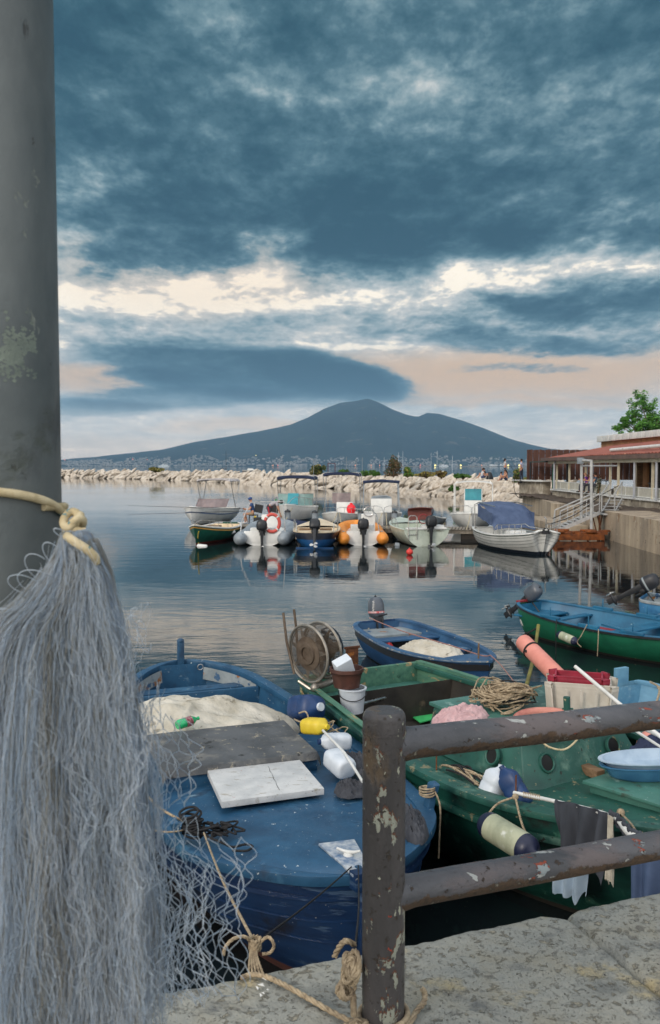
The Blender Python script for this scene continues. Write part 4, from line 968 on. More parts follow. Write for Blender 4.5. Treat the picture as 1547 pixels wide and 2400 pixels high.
for k, off in enumerate((0, .20)):
    X = X0.copy(); X.translation = wc+n_*off; mb = MB(); mb.X = X
    mb.tube([(.31*math.cos(a), .31*math.sin(a), 0) for a in (2*math.pi*i/48 for i in range(48))], .016, 8, closed=True); mb.tube([(.285*math.cos(a), .285*math.sin(a), .01) for a in (2*math.pi*i/48 for i in range(48))], .007, 6, closed=True)
    w_ = part('wheel_rim', mb, M_zinc, wh, world=True)
    mb = MB(); mb.X = X
    for i in range(7):
        a = 2*math.pi*i/7+.3; c_, s_ = math.cos(a), math.sin(a); mb.add([Vector((r_*c_-w2*s_, r_*s_+w2*c_, z2)) for r_, w2, z2 in ((.12,-.045,0),(.30,-.006,.0),(.30,.006,.0),(.12,.045,0),(.12,0,.03),(.30,0,.008))], [(0,1,5,4),(4,5,2,3),(3,2,1,0)])
    part('spoke', mb, M_zinc, w_, world=True)
    mb = MB(); mb.X = X
    for i in range(84): a = 2*math.pi*i/84; mb.tube([(.13*math.cos(a), .13*math.sin(a), 0), (.285*math.cos(a+.05), .285*math.sin(a+.05), 0)], .0020, 3)
    for i in range(16): r_ = .135+.15*i/16; mb.tube([(r_*math.cos(a), r_*math.sin(a), 0) for a in (2*math.pi*j/40 for j in range(40))], .0018, 3, closed=True)
    if k == 0: mb.lathe([(.11,-.012),(.185,-.006),(.185,.004),(.11,.004)], 36)
    part('wheel_mesh', mb, M_zrust, w_, world=True)
    mb = MB(); mb.X = X; mb.lathe([(.075,-.03),(.115,-.03),(.125,.0),(.12,.10),(.08,.10),(.075,-.03)], 28, caps=False); part('hub', mb, M_zrust, w_, world=True)
mb = MB(); mb.X = X0.copy(); mb.X.translation = wc
mb.lathe([(.10,.10),(.05,.16),(.05,.44),(.001,.44)], 16); part('motor_drum', mb, M_zrust, wh, world=True)
mb = MB(); e_ = wc+n_*.20
mb.tube([e_+Vector((0,0,-.28)), PY(742,1608,9.1)], .03, 10); mb.tube([PY(738,1612,9.05), PY(792,1592,9.25)], .036, 14); mb.ball(PY(738,1612,9.05), .05)
mb.box(PY(738,1640,9.1), (.07,.09,.26)); mb.tube([PY(700,1596,9.2), PY(742,1625,9.1)], .02, 8)
part('support_arm', mb, M_zinc, wh, world=True)
mb = MB(); mb.tube([PY(664,1436,9.3), PY(672,1505,9.25), PY(690,1580,9.15)], .014, 6); part('guide_bar', mb, M_zrust, wh, world=True)
mb = MB(); mb.tube([PY(689,1428,9.5), PY(694,1470,9.5), PY(700,1560,9.4)], .014, 6); part('guide_bar', mb, M_zrust, wh, world=True)
M_hose = mat('dark_hose', (40,58,72), (28,40,50), rough=.5)
for k, pp in enumerate((((752,1478),(775,1470),(795,1490),(796,1515),(780,1530),(765,1520)), ((760,1485),(786,1480),(803,1512),(798,1550),(778,1580),(756,1590)), ((765,1500),(776,1520),(784,1556),(768,1578)), ((758,1490),(770,1500),(790,1502),(800,1525)))):
    mb = MB(); mb.tube(cr([PY(x_, y_, 9.45) for x_, y_ in pp], 20), .009, 8); part('hose', mb, M_hose, wh, world=True)
mb = MB(); rk = random.Random(8)
for k in range(14): mb.box(PY(762+rk.uniform(-12,22), 1500+rk.uniform(-20,30), 9.42), (rk.uniform(.02,.05), .04, rk.uniform(.02,.06)), rz=rk.random())
part('valve_block', mb, M_hose, wh, world=True, bevel=.003)
mb = MB(); p = G(825,1575,.9); mb.box((p.x, p.y, 1.02), (.02, .16, .34)); mb.box((p.x, p.y, 1.19), (.03, .2, .025)); part('stern_bracket', mb, M_rust, g1, bevel=.002)
M_matg = mat('green_mat', (64,188,106), (50,166,92), s=8, rough=.8, bump=.2)
mb = MB(); q = [P(952,1668,.47), P(1003,1657,.47), P(1038,1678,.47), P(985,1692,.47)]; mb.prism([(p.x, p.y) for p in q], .455, .467); solo('green_mat', mb, M_matg, 'bright green mat on the cockpit floor of the green boat', 'mat')
M_pink = mat('pink_cloth', (206,172,172), (180,144,146), s=5, rough=.9, bump=.4)
M_pinkn = mat('salmon_net', (186,120,108), (140,84,76), s=20, rough=.9, bump=.8, bs=90, bd=.01)
RC = MG @ Vector((2.45,-.30,0)); heap('pink_cloth', P(1082,1682,1.14), .30, .17, .15, 1.10, M_pink, 'pale pink cloth draped on the cuddy roof edge', 'cloth', ang=.5, fold=.032, seed=5, nu=60, fs=2.6)
heap('salmon_net', P(968,1702,.7), .22, .2, .22, .45, M_pinkn, 'small heap of salmon netting behind the post top', 'net', fold=.06, seed=7, nu=40, fs=6)
# coil of rope, pink tube, crates
mb = MB(); rk = random.Random(21); cc2 = P(1180,1655,1.14)
for k in range(46):
    rx_, ry_ = rk.uniform(.10,.26), rk.uniform(.08,.2); tl = rk.uniform(-.35,.35); zz_ = rk.uniform(.01,.12); o_ = Vector((rk.gauss(0,.05), rk.gauss(0,.04), zz_)); n2 = 22; ph = rk.random()*6
    pts = [cc2+o_+Vector((rx_*math.cos(a)*(1+.12*math.sin(3*a+ph)), ry_*math.sin(a)*(1+.12*math.cos(2*a+ph)), tl*ry_*math.sin(a)+.03*math.sin(2*a+ph)+.05)) for a in (2*math.pi*i/n2*rk.choice([1,1,.8]) for i in range(n2))]
    mb.mi = 1 if k % 6 == 0 else 0; mb.tube(pts, .0075, 6)
mb.mi = 0; solo('rope_coil', mb, [M_rope, M_ropedk], 'large untidy coil of tan and black rope on the green cuddy roof', 'rope', smooth=60)
M_crate = mat('white_fish_crate', (206,200,188), (182,174,160), s=4, rough=.6, bump=.25, wear=[((140,124,100), 4, .62, .1)])
M_rcrate = mat('red_crate', (168,44,66), (132,32,50), s=5, rough=.5, bump=.2)
cxy = P(1366,1676,1.14)
def crate(c, L_, W_, H_, rz, m, name, label, z, gr=None, tp=.92, ribs=True):
    t_ = thing(name, label, 'crate', (c.x, c.y, z), rz, gr); mb = MB()
    o1 = [(-L_/2,-W_/2),(L_/2,-W_/2),(L_/2,W_/2),(-L_/2,W_/2)]
    def ring(e, z_, d): 
        out_ = []
        for x, y in o1:
            for s1, s2 in (((.06 if y*x > 0 else 0), (0 if y*x > 0 else .06)), ((0 if y*x > 0 else .06), (.06 if y*x > 0 else 0))):
                out_.append(Vector(((x-math.copysign(s1, x))*e-math.copysign(d, x), (y-math.copysign(s2, y))*e-math.copysign(d, y), z_)))
        return out_
    mb.loft([ring(tp,0,0), ring(1,H_,0), ring(1,H_,.012), ring(tp,.02,.012)], caps=(True, True)); part('walls', mb, m, t_, smooth=30)
    mb = MB(); mb.loft([ring(1.0,H_-.035,-.012), ring(1.0,H_+.004,-.016), ring(1.0,H_+.004,.002), ring(1.0,H_-.035,-.0)], caps=(False, False)); part('rim', mb, m, t_, bevel=.002)
    for k in range(5 if ribs else 0):
        for sg in (-1, 1): x = -L_/2*.8+L_*.8*k/4; mb = MB(); mb.beam((x*tp, sg*(W_/2*tp+.002), .02), (x, sg*(W_/2+.003), H_-.036), .014, .008); part('rib', mb, m, t_)
    return t_
ca_ = math.atan2(.30, -1.0)+math.pi
crate(cxy+Vector((.02,.12,0)), .62, .44, .28, -.30, M_crate, 'fish_crate', 'big off-white fish crate on the roof of the green cuddy', 1.137)
crate(cxy+Vector((.0,.14,0)), .53, .355, .265, -.30, M_rcrate, 'red_crate', 'dark red plastic crate nested inside the off-white fish crate', 1.137+.06, tp=.86, ribs=False)
M_pinkt = mat('pink_tube', (226,150,134), (206,128,114), s=4, rough=.5, bump=.1, wear=[((180,110,96), 6, .66, .08)])
def capsule(mb, a, b, r, n=20, e=1):
    a, b = Vector(a), Vector(b); d = b-a; L_ = d.length; X = d.to_track_quat('Z', 'Y').to_matrix().to_4x4(); X.translation = a; pr_ = []
    for k in range(6): th = math.pi/2*k/5; pr_.append((max(.0005, r*math.sin(th)), r*e*(1-math.cos(th))))
    pr_.append((r, L_*.5))
    for k in range(5, -1, -1): th = math.pi/2*k/5; pr_.append((max(.0005, r*math.sin(th)), L_-r*e*(1-math.cos(th))))
    o0 = mb.X; mb.X = X if o0 is None else o0 @ X; mb.lathe(pr_, n, caps=False); mb.X = o0
tb = thing('tube_fender', 'long pink tube fender with a black cord band leaning out of the crates', 'fender', PY(1330,1625,7.3)); mb = MB()
ta, te = PY(1222,1500,8.5), PY(1390,1668,7.35); capsule(mb, ta, te, .083, 24, .6); part('tube', mb, M_pinkt, tb, world=True, smooth=60)
dv = (te-ta).normalized(); u1 = dv.orthogonal().normalized(); u2 = dv.cross(u1); c = ta.lerp(te, .16)
mb = MB(); [mb.tube([c+dv*.01*k+(u1*math.cos(a)+u2*math.sin(a))*.087 for a in (2*math.pi*i/24 for i in range(24))], .006, 6, closed=True) for k in (0, 1)]; mb.ball(c-u2*0+Vector((-.06,-.055,0)), .018); part('cord_band', mb, M_ropedk, tb, world=True)
tb = thing('tube_fender', 'second pink tube fender lying at the right edge behind the green cuddy', 'fender', PY(1560,1790,7.3)); mb = MB(); capsule(mb, PY(1500,1725,7.7), PY(1660,1850,7.2), .11, 24, .6); part('tube', mb, M_pinkt, tb, world=True, smooth=60)
mb = MB(); mb.tube([PY(1348,1562,7.35), PY(1450,1648,6.9), PY(1600,1768,6.4)], .016, 12); solo('white_pole', mb, M_white, 'white plastic pole resting across the fish crate', 'pole')
mb = MB(); mb.tube([PY(1470,1700,6.9), PY(1570,1765,6.8)], .012, 10); mb.tube([PY(1485,1695,7.0), PY(1590,1745,6.9)], .020, 10); solo('white_pole', mb, M_white, 'pair of white poles at the right edge beside the second pink fender', 'pole')
mb = MB(); p = P(1330,1700,1.14); mb.tube([p, p+Vector((-.01,0,.24))], .028, 16); mb.tube([p+Vector((-.045,0,.14)), p+Vector((.045,0,.14))], .008, 8); solo('green_post', mb, M_grn, 'short green bitt post with a cross pin before the fish crate', 'bitt')
M_ring = mat('faded_lifebuoy', (206,138,122), (150,84,76), s=5, rough=.7, bump=.2, wear=[((196,70,56), 3, .60, .04)])
mb = MB(); c = P(1285,1690,1.17)
mb.tube([c+Vector((.26*math.cos(a), .17*math.sin(a), .03*math.sin(a))) for a in (2*math.pi*i/40 for i in range(40))], .04, 12, closed=True); solo('lifebuoy', mb, M_ring, 'faded pink lifebuoy lying on the green cuddy roof behind the upper rail', 'lifebuoy', smooth=60)
mb = MB(); pts = cr([PY(1265,1735,6.75), PY(1290,1752,6.7), PY(1325,1756,6.7), PY(1355,1730,6.8), PY(1365,1700,6.9)], 24); mb.tube(pts, .008, 8); solo('hanging_rope', mb, M_ropecr, 'pale cord hanging in a bow over the front of the green cuddy', 'rope')
M_ntcloth = mat('navy_cloth', (52,62,92), (36,44,70), s=6, rough=.9, bump=.4)
heap('navy_cloth', P(1560,1775,.95)+Vector((.12,.25,0)), .34, .22, .22, .85, M_ntcloth, 'navy cloth bunched behind the basins at the right edge', 'cloth', fold=.05, seed=9, nu=40)
jug('jerrycan', P(1160,1838,.90), .10, .085, .26, (R(12), R(18), R(40)), M_wplas, 'translucent white jerrycan beside the blue can on the green deck', cat='jerrycan')
jug('oil_can', P(1203,1846,.92), .085, .06, .30, (R(-10), R(-38), R(-30)), M_bluep, 'blue oil can with a pale emblem leaning on the white jerrycan', cat='can')
M_emb = mat('pale_blue_emblem', (140,180,220), rough=.5)
mb = MB(); rk = random.Random(31)
for k in range(9):
    a = G(1065+rk.uniform(-30,20), 1800+rk.uniform(-8,8), .80); b = G(1130+rk.uniform(-25,20), 1832+rk.uniform(-8,10), .80); m_ = a.lerp(b,.5)+Vector((rk.uniform(-.1,.1), rk.uniform(-.04,.04), .04)); mb.mi = k % 2; mb.tube([MG @ p for p in cr([a, m_, b], 16)], .009, 6)
mb.mi = 0; solo('deck_rope', mb, [M_rope, M_ropedk], 'tan and black ropes lying along the green side deck', 'rope')
# wrapped pole over the side, rags, fender
wp = [PY(1205,1858,6.05), PY(1300,1878,5.75), PY(1430,1912,5.3), PY(1490,1960,5.0), PY(1640,2010,4.7)]
mb = MB(); mb.tube(cr(wp, 40), [.014+.012*min(1, max(0, (i-22)/6)) for i in range(41)], 12); o = solo('wrapped_pole', mb, M_white, 'white pole wrapped in rags lying out over the green gunwale', 'pole', smooth=60)
mb = MB()
for k in range(16): 
    u = .08+k*.006; mb.tube([cr(wp, 100)[int(u*100)]+Vector((0, .018*math.cos(a), .018*math.sin(a))) for a in (2*math.pi*i/10 for i in range(10))], .004, 5, closed=True)
solo('pole_lashing', mb, M_rope, 'cord lashing at the near end of the wrapped white pole', 'rope')
def hang(name, tops, drop, m, label, cat, seed=0, amp=.05, taper=.0, group=None, ragged=.08):
    tp = cr(tops, 40); mb = MB(); dvec = (tp[-1]-tp[0]).normalized(); nrm = Vector((dvec.y, -dvec.x, 0))
    def f(u, v):
        i = min(int(u*40), 39); p = tp[i].lerp(tp[i+1], u*40-i); d_ = drop*(1-ragged*mnoise.noise(Vector((u*5, seed, 0)))*2)
        w = mnoise.noise(Vector((u*6.5, v*.8, seed)))*amp*(.3+v)+amp*.5*math.sin(u*21+seed+v)*v**.5
        c_ = tp[0].lerp(tp[-1], .5); q_ = p+(c_-p)*taper*v; return Vector((q_.x+nrm.x*(w+.028), q_.y+nrm.y*(w+.028), p.z+.024-d_*v))
    mb.grid(f, 60, 36, thick=.004); return solo(name, mb, m, label, cat, group, smooth=70)
M_dcloth = mat('charcoal_cloth', (70,74,82), (44,47,54), s=4, rough=.9, bump=.4, stretch=(1,1,.4))
hang('hanging_cloth', [cr(wp, 100)[i] for i in (27, 34, 42, 50)], .40, M_dcloth, 'charcoal cloth hanging from the wrapped pole', 'cloth', 1.5, .08, taper=.12, ragged=.2)
hang('pale_rag', [cr(wp, 100)[i]+Vector((0,.05,-.36)) for i in (28, 34, 41)], .32, M_pb, 'pale grey rag end showing under the charcoal cloth', 'cloth', 2.5, .07, taper=.1, ragged=.2)
hang('cloth_strip', [cr(wp, 100)[i]+Vector((0,-.03,.0)) for i in (50, 52, 54)], .42, M_canvas, 'narrow cream cloth strip tied beside the charcoal cloth', 'cloth', 4, .015)
M_slate = mat('slate_blue_tarp', (86,104,136), (66,84,116), s=3, rough=.8, bump=.3)
hang('blue_tarp', [cr(wp, 100)[i]+Vector((0,.0,-.02)) for i in (74, 85, 99)], .75, M_slate, 'slate blue tarp hanging from the wrapped pole at the right edge', 'tarp', 6, .04)
mb = MB(); rk = random.Random(12)
for k in range(26):
    i = int(50+k*1.1); p = cr(wp, 100)[i]; mb.tube([p+Vector((.01*math.sin(a*2+k), .032*math.cos(a), .032*math.sin(a))) for a in (2*math.pi*j/12 for j in range(12))], rk.uniform(.006,.012), 5, closed=True)
solo('pole_wrapping', mb, M_dcloth, 'twisted grey rag bound round the outer end of the white pole', 'rag')
M_fend = mat('stained_fender', (176,178,150), (128,134,112), s=5, rough=.5, bump=.3, stretch=(1,1,.4), wear=[((212,214,204), 3, .58, .1), ((104,92,66), 5, .62, .06)])
M_fnavy = mat('fender_navy', (30,36,62), (22,26,46), rough=.4, bump=0)
def fender(a, b, r, label, group=None, m=M_fend, ends=M_fnavy, n=24):
    a, b = Vector(a), Vector(b); t_ = thing('fender', label, 'fender', (a+b)/2, 0, group); d = (b-a); L_ = d.length; X = d.to_track_quat('Z', 'Y').to_matrix().to_4x4(); X.translation = a
    mb = MB(); mb.X = X; mb.lathe([(r,.18*L_),(r,.82*L_)], n, caps=False); part('barrel', mb, m, t_, world=True)
    for e0, e1 in ((0, 1), (1, -1)):
        mb = MB(); mb.X = X; z = lambda k: (k if e0 == 0 else 1-k)*L_; mb.lathe([(.01,z(-.06)),(r*.25,z(-.05)),(r*.3,z(0)),(r*.75,z(.03)),(r*.97,z(.1)),(r*1.004,z(.18))], n, caps=False); part('end_cap', mb, ends, t_, world=True, smooth=60)
    return t_
fa, fb = PY(1132,1926,5.86), PY(1252,2000,5.44); fender(fa, fb, .095, 'large stained cylinder fender with navy ends slung on the green hull')
kp = P(1208,1868,.94); mb = MB(); twist(mb, [kp, PY(1165,1885,5.95), fa], .008, 24); twist(mb, [kp, PY(1225,1935,5.7), PY(1256,1998,5.42)], .008, 24); mb.ball(kp, .025, 8, 6)
solo('fender_rope', mb, M_rope, 'tan ropes holding the stained fender from the gunwale pin', 'rope')
kp2 = P(1455,1905,.94); mb = MB(); twist(mb, [kp2, PY(1430,1935,5.45), PY(1415,1985,5.3)], .008, 16); twist(mb, [kp2, PY(1480,1932,5.4), PY(1492,1952,5.3)], .008, 16); mb.ball(kp2, .03, 8, 6)
solo('fender_rope', mb, M_rope, 'short tan rope knotted on the green gunwale near the right edge', 'rope')
# ================================================================ small boats near the quay
M_dblue = mat('dinghy_blue', (54,94,130), (38,72,106), s=3, rough=.5, bump=.4, wear=[((120,140,150), 2.6, .62, .06), ((176,168,146), 9, .68, .02)])
M_dhull = mat('dinghy_hull_blue', (38,76,118), (28,58,94), s=3, rough=.4, bump=.3, wear=[((110,46,50), 8, .70, .02), ((160,164,166), 14, .72, .02)])
M_band = mat('black_band', (24,26,32), (16,17,20), s=6, rough=.4, bump=.2)
M_worntrim = mat('worn_trim', (120,136,150), (52,80,112), s=9, rough=.6, bump=.5, wear=[((190,176,150), 10, .58, .04)])
M_cowl = mat('grey_cowling', (84,90,98), (70,76,84), s=5, rough=.35, bump=.08, coat=.2)
M_stripe = mat('red_stripe', (190,50,50), (220,220,220), s=30, rough=.4, bump=0)
M_redbag = mat('red_bag', (196,54,50), (150,36,36), s=6, rough=.6, bump=.2)
ds, db_ = P(888,1454,.55), P(1150,1550,.58)
dg, MD = place('dinghy', 'blue wooden dinghy with a canvas heap and an outboard, moored beyond the green work boat', 'dinghy', ds, db_)
ID = MD.inverted(); L_ = (db_-ds); L_.z = 0; LD = L_.length
TD = [(0,.38,.56,-.05),(.1,.5,.55,-.15),(.45,.62,.53,-.22),(.45*LD,.71,.50,-.26),(.68*LD,.61,.51,-.26),(.86*LD,.38,.54,-.22),(.96*LD,.13,.58,-.16),(LD,0,.60,-.12)]
hd = Hull(TD, 40, rake=.2, full=.6, bowv=1.0, boot=.02)
part('hull', hd.outer(MB()), [M_dhull, M_band], dg, smooth=50)
mb = MB(); hd.band(mb, 0, 40, .035, -.06, -.045, 0); part('gunwale', mb, M_dblue, dg, bevel=.005)
mb = MB(); hd.band(mb, 0, 40, .045, .03, -.03, -.012); part('trim', mb, M_worntrim, dg)
mb = MB(); hd.strake(mb, .11, .01, .10); part('black_band', mb, M_band, dg)
mb = MB(); hd.liner(mb, .035, .14, .03, LD*.95, drop=.03); part('inner_lining', mb, M_dblue, dg)
mb = MB(); hd.deck(mb, LD*.80, LD*.995, inset=.05, dz=-.03); part('bow_deck', mb, M_dblue, dg)
mb = MB(); hd.deck(mb, .04, .55, inset=.05, dz=-.14, camber=0, rim=2); part('stern_seat', mb, M_palepaint, dg)
for s_, nm in ((.95, 'thwart'), (2.0, 'thwart')):
    mb = MB(); w_ = hd.at(s_)[1]; mb.box((s_, 0, .40), (.26, 2*w_-.1, .03)); part(nm, mb, M_dblue, dg, bevel=.004)
mb = MB(); mb.box((.98, -.05, .27), (.04, .9, .24)); part('bulkhead', mb, M_dark, dg)
mb = MB(); mb.tube([(LD-.22,-.06,.58),(LD-.20,-.07,.80)], .012, 8); part('thole_pin', mb, M_wood, dg)
lg = outboard(dg, Matrix.Translation((-.03,0,.57)), M_cowl, sc=1.02, tilt=R(-8), stripe=M_stripe)
tx = bpy.data.curves.new('lettering', 'FONT'); tx.body = 'YAMAHA'; tx.size = .055; tx.extrude = .001; tx.align_x = 'CENTER'
txo = bpy.data.objects.new('lettering', tx); COL.objects.link(txo); dgx = bpy.context.evaluated_depsgraph_get(); dgx.update(); tme = bpy.data.meshes.new_from_object(txo.evaluated_get(dgx)); bpy.data.objects.remove(txo)
tme.materials.clear(); tme.materials.append(M_gel); txo = bpy.data.objects.new('lettering', tme); COL.objects.link(txo); txo.parent = lg
nn = Vector((.62, -.78, .10)).normalized(); upv = Vector((0,0,1)); xv = upv.cross(nn).normalized(); mtx = Matrix((upv, -xv, nn)).transposed().to_4x4(); mtx.translation = Vector((-.075, 0, .80))+Vector((.62*.155, -.78*.132, 0)); txo.matrix_local = mtx
c = P(908,1512,.33); heap('red_bag', c, .14, .12, .2, .2, M_redbag, 'red bag stowed under the thwart of the blue dinghy', 'bag', fold=.02, seed=3, nu=24)
c = P(1005,1525,.40); heap('canvas_heap', c, .62, .36, .26, .30, M_canvas, 'beige canvas heap piled inside the blue dinghy', 'canvas', ang=-.5, fold=.035, seed=8, nu=50, peak=(.1,0))
mb = MB(); M_pr = mat('pinkish_rope', (170,128,118), (120,86,80), s=60, rough=.9)
twist(mb, [P(866,1448,.6), P(940,1478,.63), P(1060,1514,.62), P(1128,1536,.62), P(1150,1536,.6)], .009, 40); twist(mb, [P(1150,1536,.6), PY(1175,1560,11.4), PY(1210,1605,9.8)], .007, 20)
solo('dinghy_rope', mb, M_pr, 'thin pinkish rope stretched along the blue dinghy and off its bow', 'rope')
# green and blue rowing boat
M_rg = mat('rowboat_green', (30,110,80), (22,88,64), s=2.4, rough=.45, bump=.4, wear=[((200,190,150), 7, .70, .02, (1,1,2)), ((150,190,170), 2.4, .66, .08, (1,1,3))])
M_rb = mat('rowboat_blue', (36,108,142), (26,86,118), s=3, rough=.45, bump=.3, wear=[((150,180,186), 6, .68, .04)])
M_rr = mat('rowboat_red', (150,44,50), (116,34,40), s=5, rough=.6, bump=.3)
rs_ = Vector((3.95, 16.95, 0)); rb2 = rs_+Vector((.60, -.80, 0)).normalized()*4.9
rw, MR = place('rowing_boat', 'green rowing boat with blue inside, red bottom boards and a tilted outboard', 'rowing boat', rs_, rb2)
IR = MR.inverted(); TR = [(0,.25,.62,-.02),(.12,.42,.61,-.12),(.5,.62,.57,-.2),(1.3,.82,.52,-.24),(2.4,.90,.50,-.25),(3.4,.78,.53,-.24),(4.3,.42,.60,-.2),(4.75,.14,.65,-.15),(4.9,0,.67,-.1)]
hr = Hull(TR, 40, rake=.25, full=.6, bowv=1.0, boot=.05)
part('hull', hr.outer(MB()), [M_rg, M_grime], rw, smooth=50)
mb = MB(); hr.band(mb, 0, 40, .03, -.055, -.035, 0); part('gunwale', mb, M_rb, rw, bevel=.005)
mb = MB(); hr.band(mb, 0, 40, .045, .03, -.05, -.015); part('rub_strip', mb, M_black, rw)
mb = MB(); hr.liner(mb, .035, .16, .05, 4.5, drop=.03); part('inner_lining', mb, M_rb, rw)
mb = MB(); hr.deck(mb, .9, 2.3, inset=.22, dz=-.30, camber=0, rim=False); part('bottom_boards', mb, M_rr, rw)
for s_, w2 in ((.35,.5),(.95,.18),(2.4,.28),(3.5,.25)):
    mb = MB(); w_ = hr.at(s_)[1]; mb.box((s_, 0, .40), (w2, 2*w_-.09, .03)); part('thwart', mb, M_rb, rw, bevel=.004)
for s_ in (1.2, 2.1, 2.95):
    for sd in (1, -1):
        w_ = hr.at(s_)[1]; zz = hr.at(s_)[2]; mb = MB(); mb.box((s_, sd*(w_-.01), zz+.02), (.42, .07, .05)); mb.tube([(s_, sd*(w_-.01), zz+.03), (s_, sd*(w_-.01), zz+.2)], .012, 8); part('rowlock', mb, M_rb, rw, bevel=.006)
mb = MB(); mb.box((-.03,0,.62), (.1,.5,.03)); part('stern_board', mb, M_rr, rw)
outboard(rw, Matrix.Translation((-.02,.06,.62)), M_cowl, sc=1.0, tilt=R(52))
mb = MB(); a = IR @ P(1404,1430,.5); mb.beam((2.1,-.45,.50), (2.75,-.84,.55), .09, .03); part('oar_blade', mb, M_rb, rw)
fa2, fb2 = PY(1308,1486,14.9), PY(1352,1505,14.55); t_ = fender(fa2, fb2, .075, 'white and navy bottle fender tied along the green rowing boat', n=18)
mb = MB(); p = P(1305,1448,.54); twist(mb, [p, PY(1303,1480,14.9), PY(1303,1540,14.9)], .008, 16); solo('fender_rope', mb, M_ropedk, 'dark rope over the side at the aft end of the bottle fender', 'rope')
mb = MB(); twist(mb, [P(1376,1464,.55), PY(1362,1490,14.4), PY(1353,1505,14.5), PY(1362,1516,14.4)], .007, 16); twist(mb, [P(1403,1475,.52), PY(1402,1500,14.2), PY(1400,1538,14.2)], .008, 16)
solo('fender_rope', mb, M_rope, 'tan cords hanging from the middle rowlock of the green rowing boat', 'rope')
mb = MB(); c = PY(1233,1452,16.6); mb.ball(c, (.12,.12,.16), 12, 8); solo('buoy', mb, M_gel, 'white round buoy under the stern of the green rowing boat', 'buoy')
# thin bamboo pole standing behind the green work boat
M_bam = mat('mossy_stick', (128,124,62), (88,84,48), s=6, rough=.8, bump=.4, wear=[((150,104,60), 5, .6, .05)])
mb = MB(); mb.tube([PY(1262,1465,9.6), PY(1256,1510,9.4), PY(1246,1560,9.1), PY(1233,1612,8.8)], [.02,.018,.02,.022], 8); p = PY(1262,1465,9.6)
solo('stick', mb, M_bam, 'mossy thin stick standing up beside the pink tube fender', 'stick')
mb = MB(); twist(mb, [PY(1262,1470,9.6), PY(1248,1478,9.6), PY(1226,1490,9.7), PY(1228,1512,9.7), PY(1240,1520,9.6), PY(1262,1500,9.5)], .010, 24); solo('black_rope', mb, M_ropedk, 'black rope looped on top of the mossy stick', 'rope')
M_stone = mat('pale_float_block', (172,160,130), (140,128,100), s=6, rough=.9, bump=.4)
mb = MB(); p = P(1226,1617,.95); mb.box(p, (.34,.12,.06), rz=-.6); solo('timber_block', mb, M_grnwood, 'weathered timber block on the far gunwale of the green work boat', 'timber', bevel=.01)
# pale blue skiff right of the crate
M_sk = mat('skiff_pale_blue', (112,160,184), (84,132,160), s=4, rough=.55, bump=.3, wear=[((160,186,196), 4, .6, .1), ((150,130,96), 9, .70, .03)])
s0_, s1_ = P(1452,1600,.62), P(1800,1700,.62); sk, MS = place('skiff', 'pale blue skiff with a timber post at its end, right of the fish crate', 'skiff', s0_, s1_)
LK = (s1_-s0_).length; TS = [(0,.30,.62,-.02),(.1,.42,.60,-.1),(.5,.58,.55,-.15),(.5*LK,.68,.5,-.2),(.8*LK,.45,.55,-.15),(LK,0,.62,-.1)]
hs = Hull(TS, 30, rake=.2, full=.6, boot=.04); part('hull', hs.outer(MB()), [M_sk, M_grime], sk, smooth=50)
mb = MB(); hs.band(mb, 0, 30, .03, -.05, -.04, 0); part('gunwale', mb, M_sk, sk, bevel=.005)
mb = MB(); hs.liner(mb, .035, .2, .04, LK*.9, drop=.03); part('inner_lining', mb, M_sk, sk)
mb = MB(); mb.box((-.02,.05,.62), (.06,.20,.36)); part('post', mb, M_sk, sk, bevel=.006)
mb = MB(); w_ = hs.at(.8)[1]; mb.box((.75,0,.42), (.24, 2*w_-.08, .03)); part('thwart', mb, M_sk, sk)
mb = MB(); twist(mb, [P(1524,1598,.68), P(1545,1612,.68), P(1541,1640,.62), P(1532,1655,.55)], .014, 16); twist(mb, [P(1541,1612,.68), P(1556,1608,.68)], .014, 8); solo('skiff_rope', mb, M_rope, 'thick beige rope end hanging over the pale blue skiff', 'rope')
# blue boat with tilted black outboard at the right edge
M_rb3 = mat('weathered_blue', (74,140,186), (52,112,160), s=5, rough=.6, bump=.4, wear=[((190,200,206), 9, .62, .04), ((120,92,70), 5, .68, .04)])
M_scr = mat('scratched_black', (44,46,52), (30,31,36), s=5, rough=.45, bump=.3, wear=[((186,182,176), 6, .64, .03)])
a_, b_ = Vector((6.55,17.7,0)), Vector((10.6,15.3,0)); eb, MEB = place('boat', 'weathered light blue boat with a tilted black outboard at the right edge', 'boat', a_, b_)
he = Hull([(0,.5,.62,-.05),(.3,.62,.58,-.15),(2.2,.85,.5,-.22),(4,.6,.56,-.2),(5.2,0,.66,-.1)], 30, rake=.3, full=.6, boot=.05)
part('hull', he.outer(MB()), [M_rb3, M_grime], eb, smooth=50); mb = MB(); he.band(mb, 0, 30, .03, -.08, -.05, 0); part('gunwale', mb, M_palepaint, eb, bevel=.005)
mb = MB(); he.liner(mb, .04, .2, .05, 4.7); part('inner_lining', mb, M_palepaint, eb)
outboard(eb, Matrix.Translation((-.05,.1,.72)), M_scr, sc=1.05, tilt=R(60), stripe=M_palepaint)
